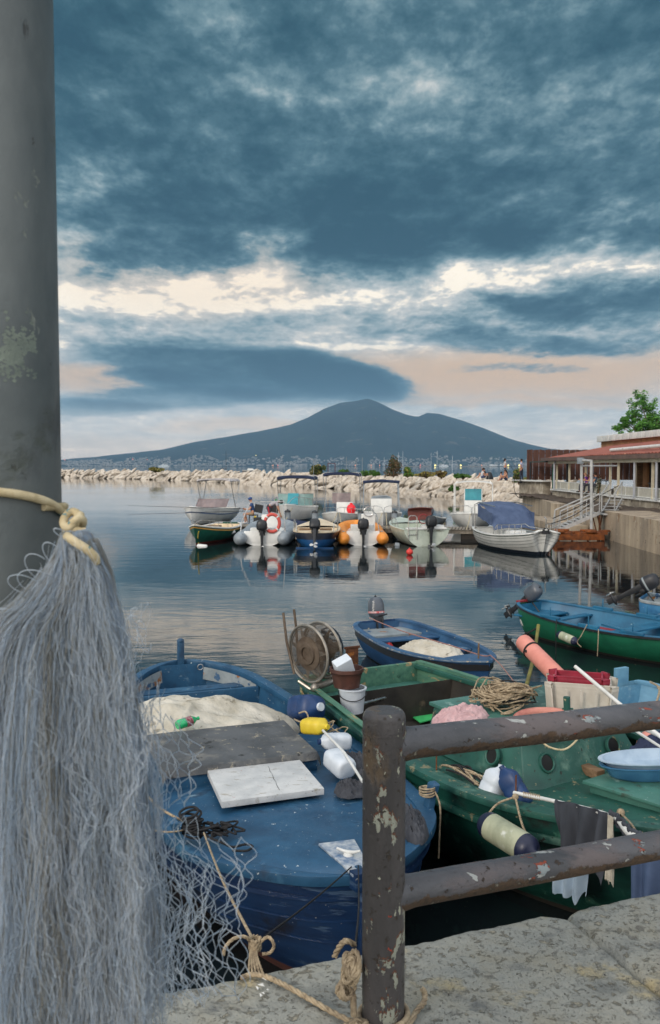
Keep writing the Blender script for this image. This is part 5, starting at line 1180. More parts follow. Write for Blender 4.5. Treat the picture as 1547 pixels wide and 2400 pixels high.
# ================================================================ white lapstrake boat with blue bimini
M_lap = mat('white_clinker', (206,206,202), (182,184,180), s=2, rough=.4, bump=.1, wear=[((170,150,96), 4, .70, .03, (2,1,.4))])
M_bot = mat('navy_bottom', (24,36,50), (16,24,34), s=4, rough=.6, bump=.2)
wa, wb = P(1122,1252,.6), P(1282,1258,.85); wa = Vector((6.8,36.6,0)); wb = Vector((8.0,31.4,0))
lp, ML = place('white_boat', 'white clinker built boat with a folded blue sun awning, moored by the stairs', 'boat', wa, wb)
LW = (wb-wa).length; TL = [(0,.62,.72,-.15),(.2,.8,.70,-.3),(1.2,1.06,.64,-.4),(2.8,1.18,.62,-.42),(4.2,1.0,.70,-.42),(5.2,.58,.82,-.36),(LW-.25,.2,.92,-.25),(LW,0,.96,-.2)]
hl = Hull(TL, 44, rake=.35, full=.6, bowv=1.0, boot=.12)
part('hull', hl.outer(MB()), [M_lap, M_bot], lp, smooth=50)
M_seam = mat('grey_seam', (120,122,120), rough=.6, bump=0)
mb = MB()
for dz in (.13,.25,.37,.49): hl.strake(mb, dz, .012, .014)
part('plank_edges', mb, M_seam, lp)
mb = MB(); hl.band(mb, 0, 44, .03, -.10, -.02, .02); part('gunwale', mb, M_gel, lp, bevel=.005)
mb = MB(); hl.strake(mb, .04, .02, .03); part('rub_strip', mb, mat('dark_green_trim', (34,60,56), rough=.5), lp)
mb = MB(); hl.liner(mb, .12, .25, .3, 3.4); part('cockpit_lining', mb, M_gel, lp)
mb = MB(); hl.deck(mb, 3.4, LW-.02, inset=.1, dz=.0, camber=.06); part('foredeck', mb, M_gel, lp)
mb = MB(); mb.box((2.6,.0,.5), (.7,.7,.5)); part('engine_box', mb, M_gel, lp, bevel=.03)
def railing(mb, H, s0, s1, hz, r=.014, n=14, inset=.08, posts=5, sides=(1,-1), close=False):
    allp = []
    for sd in sides:
        pts = []
        for k in range(n+1):
            s = s0+(s1-s0)*k/n; _, hw, zs, zk = H.at(s); e = min(1, k/1.5)*(min(1, (n-k)/1.5) if not close else 1); pts.append(Vector((s, sd*max(hw-inset, .02), zs+.03+hz*e)))
        mb.tube(pts, r, 6)
        for k in range(1, posts+1):
            i = int(k*n/(posts+1)); q = pts[i]; mb.tube([q, Vector((q.x, q.y, H.at(q.x)[2]))], r*.8, 5)
        allp.append(pts)
    return allp
mb = MB(); railing(mb, hl, 3.0, LW-.1, .36, posts=5); mb.tube([(LW-.1,0,1.0),(LW-.05,0,1.35),(LW-.2,0,1.42)], .02, 6); part('deck_rail', mb, M_chrome, lp)
M_bim = mat('blue_awning', (78,94,124), (60,76,106), s=3, rough=.85, bump=.5, bs=6, bd=.03)
mb = MB()
for s_ in (.7,):
    for sd in (1,-1): mb.tube([(s_, sd*.9, .65), (s_-.05, sd*.9, 1.7), (s_+.2, sd*.82, 1.8), (s_+1.8, sd*.82, 1.7)], .022, 6)
mb.tube([(.9,-.82,1.8),(.9,.82,1.8)], .022, 6)
bf = part('awning_frame', mb, M_chrome, lp)
mb = MB()
def aw(u, v):
    s = .9+1.75*u; y = -.9+1.8*v; k = abs(2*v-1); sag = .05*math.sin(u*9+v*3)*.5
    z = 1.83-.14*u-.9*max(0, u-.35)*max(0, u-.35)*2.2-(.10*k**3); return Vector((s, y*(1-.0*u), z+sag*.3+.03*mnoise.noise(Vector((u*5, v*5, 1)))))
mb.grid(aw, 24, 24, thick=.02)
for sd in (-1, 1): mb.grid(lambda u, v: Vector((1.05+1.45*u, sd*.91, 1.72-.5*v-.3*u+.02*math.sin(u*14))), 14, 8, thick=.015)
part('awning', mb, M_bim, bf, smooth=60)
mb = MB(); p = Vector((LW-.12, 0, .9)); 
heap('rope_bundle', ML @ p, .16, .14, .22, .82, M_ropedk, 'dark tangle of rope hanging at the bow of the white clinker boat', 'rope', fold=.05, seed=4, nu=24, fs=6)
# ================================================================ people tools
M_skin = mat('skin', (196,146,118), (180,128,102), s=8, rough=.6, bump=.05)
M_hair = mat('dark_hair', (44,34,28), (28,22,18), s=30, rough=.8, bump=.3)
def cloth(name, c): return mat(name, c, s=9, rough=.85, bump=.3, bs=20, bd=.01)
_cl = {}
def CM(c):
    if c not in _cl: _cl[c] = cloth('cloth_fabric', c)
    return _cl[c]
def skinmesh(name, nodes, edges, m, parent, sub=2, extra=None):
    me = bpy.data.meshes.new('tmp'); me.from_pydata([n[0] for n in nodes], edges, []); o = bpy.data.objects.new('tmp', me); COL.objects.link(o)
    md = o.modifiers.new('s', 'SKIN'); md.use_smooth_shade = True
    for i, n in enumerate(nodes):
        r = n[1]; sv = me.skin_vertices[0].data[i]; sv.radius = r if isinstance(r, tuple) else (r, r); sv.use_root = (i == 0)
    sd = o.modifiers.new('d', 'SUBSURF'); sd.levels = sd.render_levels = sub
    dg_ = bpy.context.evaluated_depsgraph_get(); dg_.update(); m2 = bpy.data.meshes.new_from_object(o.evaluated_get(dg_))
    bpy.data.objects.remove(o)
    if extra is not None:
        bm = bmesh.new(); bm.from_mesh(m2); em = extra.mesh('e', m); bm.from_mesh(em)
        for f in bm.faces: f.smooth = True; f.material_index = 0
        bm.to_mesh(m2); bm.free()
    m2.name = name; m2.materials.clear(); m2.materials.append(m)
    ob = bpy.data.objects.new(name, m2); COL.objects.link(ob); ob.parent = parent; return ob
def person(label, loc, rz, J, shirt=None, shorts=None, shoes=None, hair=True, cap=None, group=None, sleeve=.55, legs=.55, sc=1., build=1.):
    """J: joints in local metres. keys: pelvis, chest, neck, head, shL shR elL elR haL haR hiL hiR knL knR ftL ftR toL toR"""
    t_ = thing('person', label, 'person', loc, rz, group); J = {k: Vector(v)*sc for k, v in J.items()}; b_ = build*sc
    N_ = [(J['pelvis'], (.13*b_, .10*b_)), (J['pelvis'].lerp(J['chest'], .5), (.125*b_, .095*b_)), (J['chest'], (.15*b_, .105*b_)), (J['neck'], .055*b_), (J['neck'].lerp(J['head'], .45), .055*b_), (J['head'], .088*sc), (J['head']+(J['head']-J['neck']).normalized()*.085*sc, .075*sc)]
    E_ = [(0,1),(1,2),(2,3),(3,4),(4,5),(5,6)]
    def add(p, r, par): N_.append((p, r)); E_.append((par, len(N_)-1)); return len(N_)-1
    X = MB()
    for s in 'LR':
        i = add(J['sh'+s], .06*b_, 2); i = add(J['el'+s], .043*b_, i); i = add(J['ha'+s], .028*b_, i)
        d_ = (J['ha'+s]-J['el'+s]).normalized(); sdv = d_.orthogonal().normalized(); up2 = d_.cross(sdv); h0 = J['ha'+s]
        X.ball(h0+d_*.045*sc, (.022*sc, .04*sc, .045*sc), 8, 6, M=d_.to_track_quat('Z', 'Y').to_matrix().to_4x4())
        for k in range(4):
            o_ = sdv*(.012*(k-1.5)*2)*sc*.8; L_ = (.07, .08, .075, .058)[k]*sc; a = h0+d_*.075*sc+o_; X.tube([a, a+d_*L_*.5+up2*.004, a+d_*L_*.85+up2*.018*sc, a+d_*L_+up2*.035*sc], [.009*sc, .0085*sc, .0075*sc, .006*sc], 6)
        X.tube([h0+d_*.02*sc+sdv*.02*sc, h0+d_*.05*sc+sdv*.045*sc, h0+d_*.08*sc+sdv*.055*sc+up2*.01], [.011*sc, .010*sc, .007*sc], 6)
        i = add(J['hi'+s], .085*b_, 0); i = add(J['kn'+s], .055*b_, i); i = add(J['kn'+s].lerp(J['ft'+s], .35), .052*b_, i); i = add(J['ft'+s], .036*b_, i); add(J['to'+s], .03*b_, i)
    hd = J['head']; up3 = (J['head']-J['neck']).normalized(); fwd = J.get('look', Vector((1,0,0))).normalized(); sd3 = up3.cross(fwd).normalized()
    X.ball(hd+fwd*.092*sc+up3*.01*sc, .016*sc, 8, 6); X.ball(hd+fwd*.082*sc-up3*.04*sc, (.02*sc,.02*sc,.01*sc), 8, 6)
    for s in (1, -1): X.ball(hd+sd3*.085*sc*s+up3*.01, (.014*sc,.014*sc,.03*sc), 8, 6)
    skinmesh('body', N_, E_, M_skin, t_, extra=X)
    mb = MB()
    for s in (1, -1): mb.ball(hd+fwd*.084*sc+sd3*.032*sc*s+up3*.03*sc, .010*sc, 6, 5)
    part('eyes', mb, M_hair, t_)
    if shirt:
        g = 1.16; n2 = [(J['pelvis'].lerp(J['chest'], .12), (.135*b_*g, .105*b_*g)), (J['pelvis'].lerp(J['chest'], .5), (.13*b_*g, .10*b_*g)), (J['chest'], (.155*b_*g, .11*b_*g)), (J['chest'].lerp(J['neck'], .72), .075*b_*g)]; e2 = [(0,1),(1,2),(2,3)]
        for s in 'LR': n2.append((J['sh'+s], .066*b_*g)); e2.append((2, len(n2)-1)); n2.append((J['sh'+s].lerp(J['el'+s], sleeve), .06*b_*g)); e2.append((len(n2)-2, len(n2)-1))
        skinmesh('shirt', n2, e2, CM(shirt), t_)
    if shorts:
        n2 = [(J['pelvis']+(J['chest']-J['pelvis'])*.1, (.145*b_, .12*b_)), (J['pelvis'], (.145*b_, .115*b_))]; e2 = [(0,1)]
        for s in 'LR':
            n2.append((J['hi'+s], .102*b_)); e2.append((1, len(n2)-1))
            if legs <= 1: n2.append((J['hi'+s].lerp(J['kn'+s], legs), .085*b_)); e2.append((len(n2)-2, len(n2)-1))
            else: n2.append((J['kn'+s], .07*b_)); e2.append((len(n2)-2, len(n2)-1)); n2.append((J['ft'+s], .055*b_)); e2.append((len(n2)-2, len(n2)-1))
        skinmesh('trousers' if legs > 1 else 'shorts', n2, e2, CM(shorts), t_)
    if shoes:
        for s in 'LR':
            mb = MB(); a, b2 = J['ft'+s], J['to'+s]; mb.ball(a.lerp(b2, .5)+Vector((0,0,-.01)), ((b2-a).length*.75, .05*sc, .05*sc), 10, 8, M=(Vector((b2.x-a.x, b2.y-a.y, 0))).to_track_quat('X', 'Z').to_matrix().to_4x4()); part('shoe', mb, CM(shoes), t_)
    Mh = up3.to_track_quat('Z', 'Y').to_matrix().to_4x4()
    if cap:
        mb = MB(); mb.ball(hd+up3*.045*sc, (.108*sc,.108*sc,.085*sc), 14, 8, M=Mh); a = hd+up3*.05*sc
        mb.add([a+fwd*.08*sc+sd3*.08*sc, a+fwd*.19*sc+sd3*.05*sc-up3*.01, a+fwd*.19*sc-sd3*.05*sc-up3*.01, a+fwd*.08*sc-sd3*.08*sc], [(0,1,2,3)]); part('cap', mb, CM(cap), t_)
    elif hair:
        mb = MB(); mb.ball(hd+up3*.035*sc-fwd*.018*sc, (.10*sc,.10*sc,.10*sc), 14, 8, M=Mh)
        if hair == 'long': mb.ball(hd-up3*.08*sc-fwd*.06*sc, (.08*sc,.08*sc,.17*sc), 12, 8, M=Mh)
        part('hair', mb, M_hair, t_)
    return t_
# ================================================================ floating pontoon
DK = .45
da, dbb = Vector((-4.9, 42.4, 0)), Vector((7.6, 40.0, 0)); dl = dbb-da; DL = dl.length; drz = math.atan2(dl.y, dl.x)
pon = thing('pontoon', 'long wooden floating pontoon between the two rows of motor boats', 'pontoon', da, drz)
M_plank = mat('grey_planks', (150,140,126), (112,104,92), s=2, stretch=(6,.5,1), rough=.85, bump=.5, wear=[((86,80,70), 5, .6, .08)])
M_pdark = mat('dark_wet_wood', (58,50,44), (36,32,28), s=4, rough=.8, bump=.5)
mb = MB(); k = 0; x = 0
while x < DL:
    mb.box((x+.06, -.9, DK-.02+.004*math.sin(x*7)), (.105, 1.9, .035)); x += .15
part('deck_boards', mb, M_plank, pon)
mb = MB(); [mb.box((DL/2, y, DK-.12), (DL, .08, .16)) for y in (-.05, -.9, -1.75)]; part('frame', mb, M_plank, pon)
for k in range(6): mb = MB(); mb.box((1+k*2.2, -.9, .12), (1.3, 1.6, .42)); part('float', mb, M_pdark, pon, bevel=.03)
PON = MAT[pon]
def D(x, y, z=DK): return PON @ Vector((x, y, z))
# fisherman on a chair
c0 = P(566, 1228, DK)+Vector((0,.3,0))
J = dict(pelvis=(0,0,.52), chest=(.06,0,.92), neck=(.09,0,1.06), head=(.13,0,1.20), shL=(.06,.17,.98), shR=(.06,-.17,.98), elL=(.14,.22,.72), elR=(.14,-.22,.72), haL=(.38,.13,.74), haR=(.36,-.14,.70), hiL=(.02,.09,.48), hiR=(.02,-.09,.48), knL=(.44,.11,.50), knR=(.42,-.12,.49), ftL=(.38,.10,.08), ftR=(.30,-.14,.07), toL=(.52,.10,.04), toR=(.44,-.14,.03), look=(1,0,-.1))
cpos = c0+Vector((.55,0,0))
person('man in blue cap, blue shirt and tan shorts fishing from a chair on the pontoon', cpos, math.pi, J, shirt=(56,84,132), shorts=(168,140,110), shoes=(226,226,226), cap=(52,84,140))
def chair(label, c, rz, m):
    t_ = thing('folding_chair', label, 'chair', c, rz, 'dark chairs on the pontoon')
    mb = MB(); mb.box((0,0,.43), (.44,.44,.03)); part('seat', mb, m, t_); mb = MB(); mb.beam((-.22,0,.55), (-.30,0,.95), .42, .03); part('backrest', mb, m, t_)
    for x, y in ((.2,.2),(.2,-.2),(-.2,.2),(-.2,-.2)): mb = MB(); mb.tube([(x,y,.43),(x*1.1,y,0)], .015, 6); part('leg', mb, m, t_)
    return t_
chair('dark chair the man in the blue cap sits on', cpos+Vector((.02,0,0)), math.pi, M_black); chair('empty dark chair behind the man in the blue cap', cpos+Vector((.85,.35,0)), 2.6, M_black)
mb = MB(); X = cpos+Vector((.25,-.25,.16)); mb.box(X, (.4,.3,.28)); mb.box(X+Vector((0,0,.15)), (.42,.32,.03)); solo('tackle_box', mb, M_black, 'black tackle box under the chair of the man in the blue cap', 'box', bevel=.01)
mb = MB(); mb.box(cpos+Vector((.12,-.18,.28)), (.12,.04,.2)); mb.box(cpos+Vector((.12,-.18,.40)), (.05,.02,.05)); solo('yellow_bag', mb, M_yel, 'small yellow pouch hanging below the fishing chair', 'bag', bevel=.01)
for dz, lb in ((0, 'upper thin fishing rod held out to the left over the water'), (-.0, 'lower thin fishing rod pointing left over the water')):
    pass
h_ = cpos+Vector((-.40,-.1,.74)); mb = MB(); mb.tube([h_, PY(300, 1185, 38)], [.016, .005], 6); solo('fishing_rod', mb, M_black, 'upper long fishing rod held out to the left over the water', 'fishing rod')
mb = MB(); mb.tube([h_+Vector((0,-.2,-.1)), PY(300, 1206, 37.5)], [.016, .005], 6); solo('fishing_rod', mb, M_black, 'lower long fishing rod pointing left above the green bowed boat', 'fishing rod')
# man bending over
J = dict(pelvis=(0,0,.92), chest=(.34,0,1.12), neck=(.48,0,1.14), head=(.60,0,1.12), shL=(.40,.17,1.08), shR=(.40,-.17,1.08), elL=(.48,.19,.80), elR=(.50,-.2,.78), haL=(.56,.14,.52), haR=(.60,-.13,.50), hiL=(.0,.09,.88), hiR=(.0,-.09,.88), knL=(.06,.10,.48), knR=(.14,-.12,.50), ftL=(-.02,.10,.08), ftR=(.02,-.12,.08), toL=(.12,.10,.04), toR=(.16,-.12,.04), look=(.8,0,-.6))
bpos = P(627, 1233, DK)+Vector((0,.7,0)); person('man in grey shirt and dark shorts bending over on the pontoon', bpos, 0, J, shirt=(176,170,176), shorts=(44,48,58), shoes=(60,60,64), hair=True, legs=.75)
mb = MB(); mb.tube([bpos+Vector((.0,-.16,.9)), bpos+Vector((.05,-.2,.55)), bpos+Vector((.10,-.2,.2))], .035, 8); solo('red_cloth', mb, CM((176,40,60)), 'red towel hanging beside the bending man', 'cloth')
def small_flag():
    b_ = PY(648,1178,41.5); t_ = thing('flag', 'small green white and red flag beside the bending man', 'flag', b_+Vector((0,0,-1.0)))
    mb = MB(); mb.tube([(0,0,0),(.02,0,1.25)], .01, 6); part('flagpole', mb, M_chrome, t_)
    for i, c in enumerate(((30,140,80),(225,225,220),(200,50,50))):
        mb = MB(); mb.grid(lambda u, v: Vector((.02-.10*i-.1*u, .02*math.sin(u*3+i), 1.22-.12*i*.9-.10*u-.20*v)), 4, 4, thick=.006); part('flag_stripe', mb, CM(c), t_)
small_flag()
# ================================================================ motor boats
def rib(label, center, heading, beam, L_, m, rt=.27, name='inflatable_boat'):
    s_ = Vector((center.x, center.y, 0)); b_ = s_+Vector((math.cos(heading), math.sin(heading), 0))*L_; t_, M_ = place(name, label, 'inflatable boat', s_, b_)
    hw = beam/2-rt; path = []
    for k in range(60):
        u = k/59
        if u < .36: x = L_*.0+u/.36*(L_*.66); y = hw
        elif u > .64: x = (1-u)/.36*(L_*.66); y = -hw
        else: a = (u-.36)/.28*math.pi; x = L_*.66+(L_*.34-rt)*math.sin(a); y = hw*math.cos(a) if True else 0; y = hw*math.copysign(abs(math.cos(a))**.8, math.cos(a))
        z = .30+.34*max(0, x/L_-.35)**1.5*1.6; path.append(Vector((x, y, z)))
    rr = [rt*(.10 if i in (0, 59) else .62 if i in (1, 58) else .9 if i in (2,57) else 1) for i in range(60)]
    path[0].x = -.46; path[59].x = -.46; path[1].x = -.36; path[58].x = -.36; path[2].x = -.2; path[57].x = -.2
    mb = MB(); mb.tube(path, rr, 20); part('tube', mb, m, t_, smooth=60)
    mb = MB(); mb.tube([p+Vector((0, .0 if abs(p.y) < .05 else math.copysign(rt*.98, p.y), -.02)) for p in path[3:57]], .03, 6); part('rub_strip', mb, M_grey, t_)
    mb = MB(); H = Hull([(0,hw-.02,.32,-.12),(L_*.5,hw-.02,.34,-.2),(L_*.8,hw*.6,.45,-.1),(L_*.93,0,.5,.1)], 20, full=.9, boot=-1); H.outer(mb); part('hull', mb, [M_gel, M_gel], t_, smooth=50)
    mb = MB(); mb.box((.02, 0, .36), (.07, 2*hw-rt*.9, .5)); part('transom', mb, M_gel, t_, bevel=.02)
    mb = MB(); H.deck(mb, .08, L_*.85, inset=.05, dz=.0, camber=0, rim=False); part('floor', mb, M_gel, t_)
    return t_, hw
H90 = math.radians(90)
gr, hw = rib('grey inflatable boat with an outboard and steel arch at the pontoon', P(615,1279,0), math.radians(87), 2.42, 4.9, M_grey, .30)
outboard(gr, Matrix.Translation((-.08,.0,.62)), M_black, sc=1.2, wide=1.5)
mb = MB(); mb.box((.45,0,.55), (.4,1.1,.35)); part('seat', mb, M_white, gr, bevel=.04); mb = MB(); mb.box((2.0,-.1,.75), (.5,.75,.9)); part('console', mb, M_gel, gr, bevel=.05)
mb = MB(); mb.tube([(.1,.95,.4),(.3,.9,1.0),(.75,.62,1.75),(.8,.3,1.80),(.8,-.8,1.80),(.3,-.9,1.0),(.1,-.95,.4)], .025, 8); part('steel_arch', mb, M_chrome, gr)
mb = MB(); c = MAT[gr] @ Vector((-.05,-.42,.95)); mb.tube([c+Vector((.30*math.cos(a), .03*math.cos(a), .36*math.sin(a))) for a in (2*math.pi*i/32 for i in range(32))], .07, 12, closed=True)
M_lb = mat('lifebuoy_coral', (214,92,80), (190,74,66), s=4, rough=.5, bump=.1)
lb_ = solo('lifebuoy', mb, M_lb, 'coral red lifebuoy hanging on the arch of the grey inflatable boat', 'lifebuoy', smooth=60)
mb = MB()
for q in range(4): 
    a = math.pi/4+q*math.pi/2; cc = Vector((.30*math.cos(a), .03*math.cos(a), .43+.36*math.sin(a))); tv = Vector((-.30*math.sin(a), 0, .36*math.cos(a))).normalized(); mb.tube([cc-tv*.03, cc+tv*.03], .074, 12)
part('reflective_band', mb, M_white, lb_)
M_or = mat('orange_tube', (232,150,60), (212,128,46), s=3, rough=.5, bump=.1, wear=[((190,150,110), 4, .66, .1)])
orr, hw = rib('orange inflatable boat with white console and outboard at the pontoon', P(851,1279,0), math.radians(91), 2.15, 4.6, M_or, .27)
outboard(orr, Matrix.Translation((-.08,.0,.66)), M_black, sc=1.25, wide=1.5)
mb = MB(); mb.box((.5,0,.6), (.45,1.0,.5)); part('seat', mb, M_white, orr, bevel=.04); mb = MB(); mb.box((1.5,-.3,.85), (.4,.6,.8)); part('console', mb, M_gel, orr, bevel=.05)
mb = MB(); mb.tube([(1.25,-.3+.2*math.cos(a), 1.35+.2*math.sin(a)) for a in (2*math.pi*i/20 for i in range(20))], .02, 6, closed=True); part('steering_wheel', mb, M_chrome, orr)
for y in (.81,-.81): mb = MB(); mb.box((.4,y,.575), (.3,.1,.012)); part('patch', mb, M_grey, orr)
mb = MB(); mb.tube([(.2,-.7,.5),(.9,-.62,1.25),(1.5,-.4,1.45),(1.6,.3,1.45)], .02, 6); part('hand_rail', mb, M_chrome, orr)
# round stern boat
def hullboat(name, label, cat, a, b, T, mats, n=32, gun=M_gel, deckm=M_gel, rake=.3, boot=.1, full=.6, deck=(.4,.99), liner=(.05,.6), th=.08, floor=.2, group=None):
    t_, M_ = place(name, label, cat, a, b, group); L_ = (Vector(b)-Vector(a)).length; k = L_/T[-1][0]; T = [(s*k, h, z, q) for s, h, z, q in T]
    H = Hull(T, n, rake=rake, full=full, boot=boot); part('hull', H.outer(MB()), mats, t_, smooth=50)
    mb = MB(); H.band(mb, 0, n, .03, -.09, -.05, .005); part('gunwale', mb, gun, t_, bevel=.006)
    if liner: mb = MB(); H.liner(mb, th, floor, L_*liner[0], L_*liner[1]); part('cockpit_lining', mb, deckm, t_)
    if deck: mb = MB(); H.deck(mb, L_*deck[0], L_*deck[1], inset=.07, dz=.0, camber=.05); part('foredeck', mb, deckm, t_)
    return t_, M_, H, L_
M_cream = mat('cream_deck', (222,206,178), (198,180,150), s=3, rough=.6, bump=.1, wear=[((190,150,104), 4, .62, .08)])
M_dnavy = mat('dark_navy_hull', (28,36,52), (18,24,38), s=3, rough=.35, bump=.05)
M_bb = mat('blue_bottom', (20,76,124), (14,58,100), s=3, rough=.5, bump=.1)
a = P(738,1285,0); rb_t, M_, H, L_ = hullboat('motor_boat', 'round sterned navy boat with cream deck and steel rails at the pontoon', 'motor boat', a, (a.x+.15, a.y+5.0, 0),
    [(0,.05,.66,.0),(.12,.45,.66,-.1),(.45,.78,.66,-.2),(1.2,.94,.66,-.3),(2.6,.92,.7,-.3),(4,.5,.8,-.2),(5,0,.9,-.1)], [M_dnavy, M_bb], deckm=M_cream, gun=M_cream, boot=.34, deck=(.5,.99), liner=(.08,.5), full=.55)
mb = MB(); H.deck(mb, .05, .75, inset=.05, dz=-.0); part('stern_deck', mb, M_cream, rb_t)
for y in (-.42,.42): mb = MB(); mb.box((.75,y,.72), (.3,.5,.06)); part('seat_pad', mb, M_wood, rb_t, bevel=.01)
for sd in (1,-1): mb = MB(); mb.tube([(.25,sd*.75,.66),(.3,sd*.76,.98),(.8,sd*.9,1.1),(1.5,sd*.9,1.05),(1.55,sd*.9,.7)], .022, 6); mb.tube([(.8,sd*.9,1.1),(.8,sd*.9,.66)], .018, 6); part('grab_rail', mb, M_chrome, rb_t)
outboard(rb_t, Matrix.Translation((-.06,.0,.72)), M_black, sc=1.2, tilt=R(28), wide=1.5)
mb = MB(); mb.box((-.12,0,.02), (.28,1.5,.03)); part('swim_step', mb, M_bb, rb_t, bevel=.01)
# green gozzo
M_gg = mat('dark_green_hull', (24,92,74), (16,68,56), s=3, rough=.4, bump=.2, wear=[((60,130,110), 3, .62, .1)])
a, b = P(540,1256,0), P(456,1279,0)+Vector((0,-.2,0)); gg, M_, H, L_ = hullboat('small_fishing_boat', 'green hulled boat with yellow stripe and cream deck at the left end of the pontoon', 'small boat', a, b,
    [(0,.45,.66,-.0),(.3,.65,.64,-.1),(1.2,.85,.60,-.2),(2.6,.88,.62,-.2),(3.8,.6,.72,-.15),(4.6,.2,.84,-.1),(4.9,0,.9,-.05)], [M_gg, mat('brick_bottom', (124,44,40), rough=.6)], boot=.10, deckm=M_cream, gun=M_gel, deck=(.6,.99), liner=(.1,.6))
mb = MB(); H.strake(mb, .12, .012, .05); part('yellow_stripe', mb, mat('ochre_paint', (206,150,60), rough=.5), gg)
mb = MB(); railing(mb, H, L_*.45, L_*.98, .22, r=.014, posts=3); part('deck_rail', mb, M_chrome, gg)
mb = MB(); mb.box((L_*.5,0,.62), (.6,.6,.12)); part('hatch', mb, M_wood, gg, bevel=.01)
mb = MB(); p = P(467,1250,.5); twist(mb, [P(466,1246,.8), PY(464,1262,35.6), PY(466,1280,35.4)], .022, 16); solo('bow_line', mb, M_yel, 'yellow line hanging down the bow of the green hulled boat', 'rope')
fender(PY(465,1280,35.3)+Vector((-.05,0,-.0)), PY(476,1283,35.2)+Vector((.18,0,0)), .11, 'white fender floating at the bow of the green hulled boat', 'small white fenders on the moored boats', m=M_gel, ends=M_gel, n=12)
fender(PY(541,1238,38), PY(545,1252,38), .16, 'round white fender between green hulled boat and grey inflatable', 'small white fenders on the moored boats', m=M_gel, ends=M_grey, n=12)
# pale boat with red wheel
M_pg = mat('pale_green_gelcoat', (196,204,190), (170,180,166), s=3, rough=.4, bump=.1, wear=[((176,110,48), 3.2, .67, .04, (1,1,.3)), ((150,150,130), 4, .62, .08)])
a = P(1000,1281,0); pgb, M_, H, L_ = hullboat('motor_boat', 'pale green white motor boat with rust streaks, ladder and black outboard', 'motor boat', a, (a.x-.75, a.y+4.9, 0),
    [(0,.95,.72,-.12),(.5,1.0,.72,-.2),(2.2,1.0,.74,-.25),(3.6,.75,.8,-.2),(4.5,.35,.88,-.1),(5,0,.92,0)], [M_pg, M_grime], deckm=M_pg, gun=M_pg, boot=.05, deck=(.6,.99), liner=(.08,.6))
mb = MB(); mb.box((.10,0,.74), (.3,1.7,.08)); mb.box((.25,-.3,.72), (.5,.9,.3)); part('stern_seat', mb, M_gel, pgb, bevel=.03)
outboard(pgb, Matrix.Translation((-.06,-.15,.80)), M_black, sc=1.25, wide=1.5)
mb = MB()
for y in (.42,.66+.12): mb.tube([(-.03,y,.3),(-.05,y,.9),(-.02,y,1.22)], .018, 6)
mb.tube([(-.02,.42,1.2),(-.02,.5,1.28),(-.02,.7,1.28),(-.02,.78,1.2)], .018, 6); [mb.tube([(-.04,.42,z),(-.04,.78,z)], .015, 6) for z in (.5,.75,1.0)]; part('ladder', mb, M_chrome, pgb)
mb = MB(); mb.grid(lambda u, v: Vector((1.75+.3*math.sin(v*math.pi), -.75+1.05*u, .95+.55*math.sin(v*math.pi*.5)+.04*math.sin(u*math.pi))), 8, 10, thick=.03); part('spray_hood', mb, mat('brown_leather', (110,60,52), rough=.6), pgb)
mb = MB(); mb.tube([(1.5,-.25+.2*math.cos(a), 1.05+.2*math.sin(a)) for a in (2*math.pi*i/20 for i in range(20))], .022, 6, closed=True); part('steering_wheel', mb, M_rr, pgb)
mb = MB(); railing(mb, H, 1.2, 3.4, .3, posts=3, sides=(1,)); part('grab_rail', mb, M_chrome, pgb)
for px, lb in ((960,1296),): pass
c = P(960,1297,.05)
def buoy(c, r, m, label):
    t_ = thing('buoy', label, 'buoy', c); mb = MB(); mb.ball((0,0,r*.4), (r, r, r*.9), 14, 10); part('float', mb, m, t_); mb = MB(); mb.lathe([(r*.3,r*1.2),(r*.22,r*1.6),(.001,r*1.6)], 10); part('eye', mb, m, t_)
M_rbu = mat('red_buoy_plastic', (226,70,62), (196,56,50), s=5, rough=.5, bump=.1)
buoy(c, .13, M_rbu, 'small red buoy floating behind the pale boat with rust streaks')
fender(PY(925,1278,35.5), PY(937,1279,35.5), .12, 'small grey fender at the port quarter of the pale boat', 'small white fenders on the moored boats', m=M_grey, ends=M_grey, n=12)
# ---- back row
def bimini(t_, x0, x1, w, z, m, r=.022, sag=.04, base=.8, thick=.06, fold=False):
    mb = MB()
    for sd in (1,-1):
        mb.tube([((x0+x1)/2, sd*w, base), (x0+.1, sd*w, z-.12), (x0+.15, sd*w*.92, z)], r, 6); mb.tube([((x0+x1)/2, sd*w, base), (x1-.1, sd*w, z-.12), (x1-.15, sd*w*.92, z)], r, 6)
    for x in (x0+.15, x1-.15): mb.tube([(x, -w*.92, z), (x, w*.92, z)], r, 6)
    fr = part('canopy_frame', mb, M_chrome, t_); mb = MB()
    def f(u, v): k = abs(2*v-1); return Vector((x0+(x1-x0)*u, -w+2*w*v, z+.03-.10*k**4-sag*math.sin(u*math.pi*3)**2))
    mb.grid(f, 12, 16, thick=thick); part('canopy', mb, m, fr, smooth=60); return fr
def shield(t_, x, w, z0, z1, lean, m, curve=.35):
    mb = MB(); mb.grid(lambda u, v: Vector((x+curve*math.cos((v-.5)*math.pi)-lean*u, -w+2*w*v, z0+(z1-z0)*u)), 5, 14, thick=.015); s_ = part('windshield', mb, m, t_, smooth=60)
    mb = MB(); mb.tube([Vector((x+curve*math.cos((v/14-.5)*math.pi)-lean, -w+2*w*v/14, z1)) for v in range(15)], .022, 6); part('windshield_frame', mb, M_chrome, s_)
TW = [(0,.95,.85,-.1),(1,1.08,.86,-.2),(3,1.1,.9,-.25),(4.2,.85,.98,-.2),(5,.45,1.06,-.1),(5.4,0,1.12,0)]
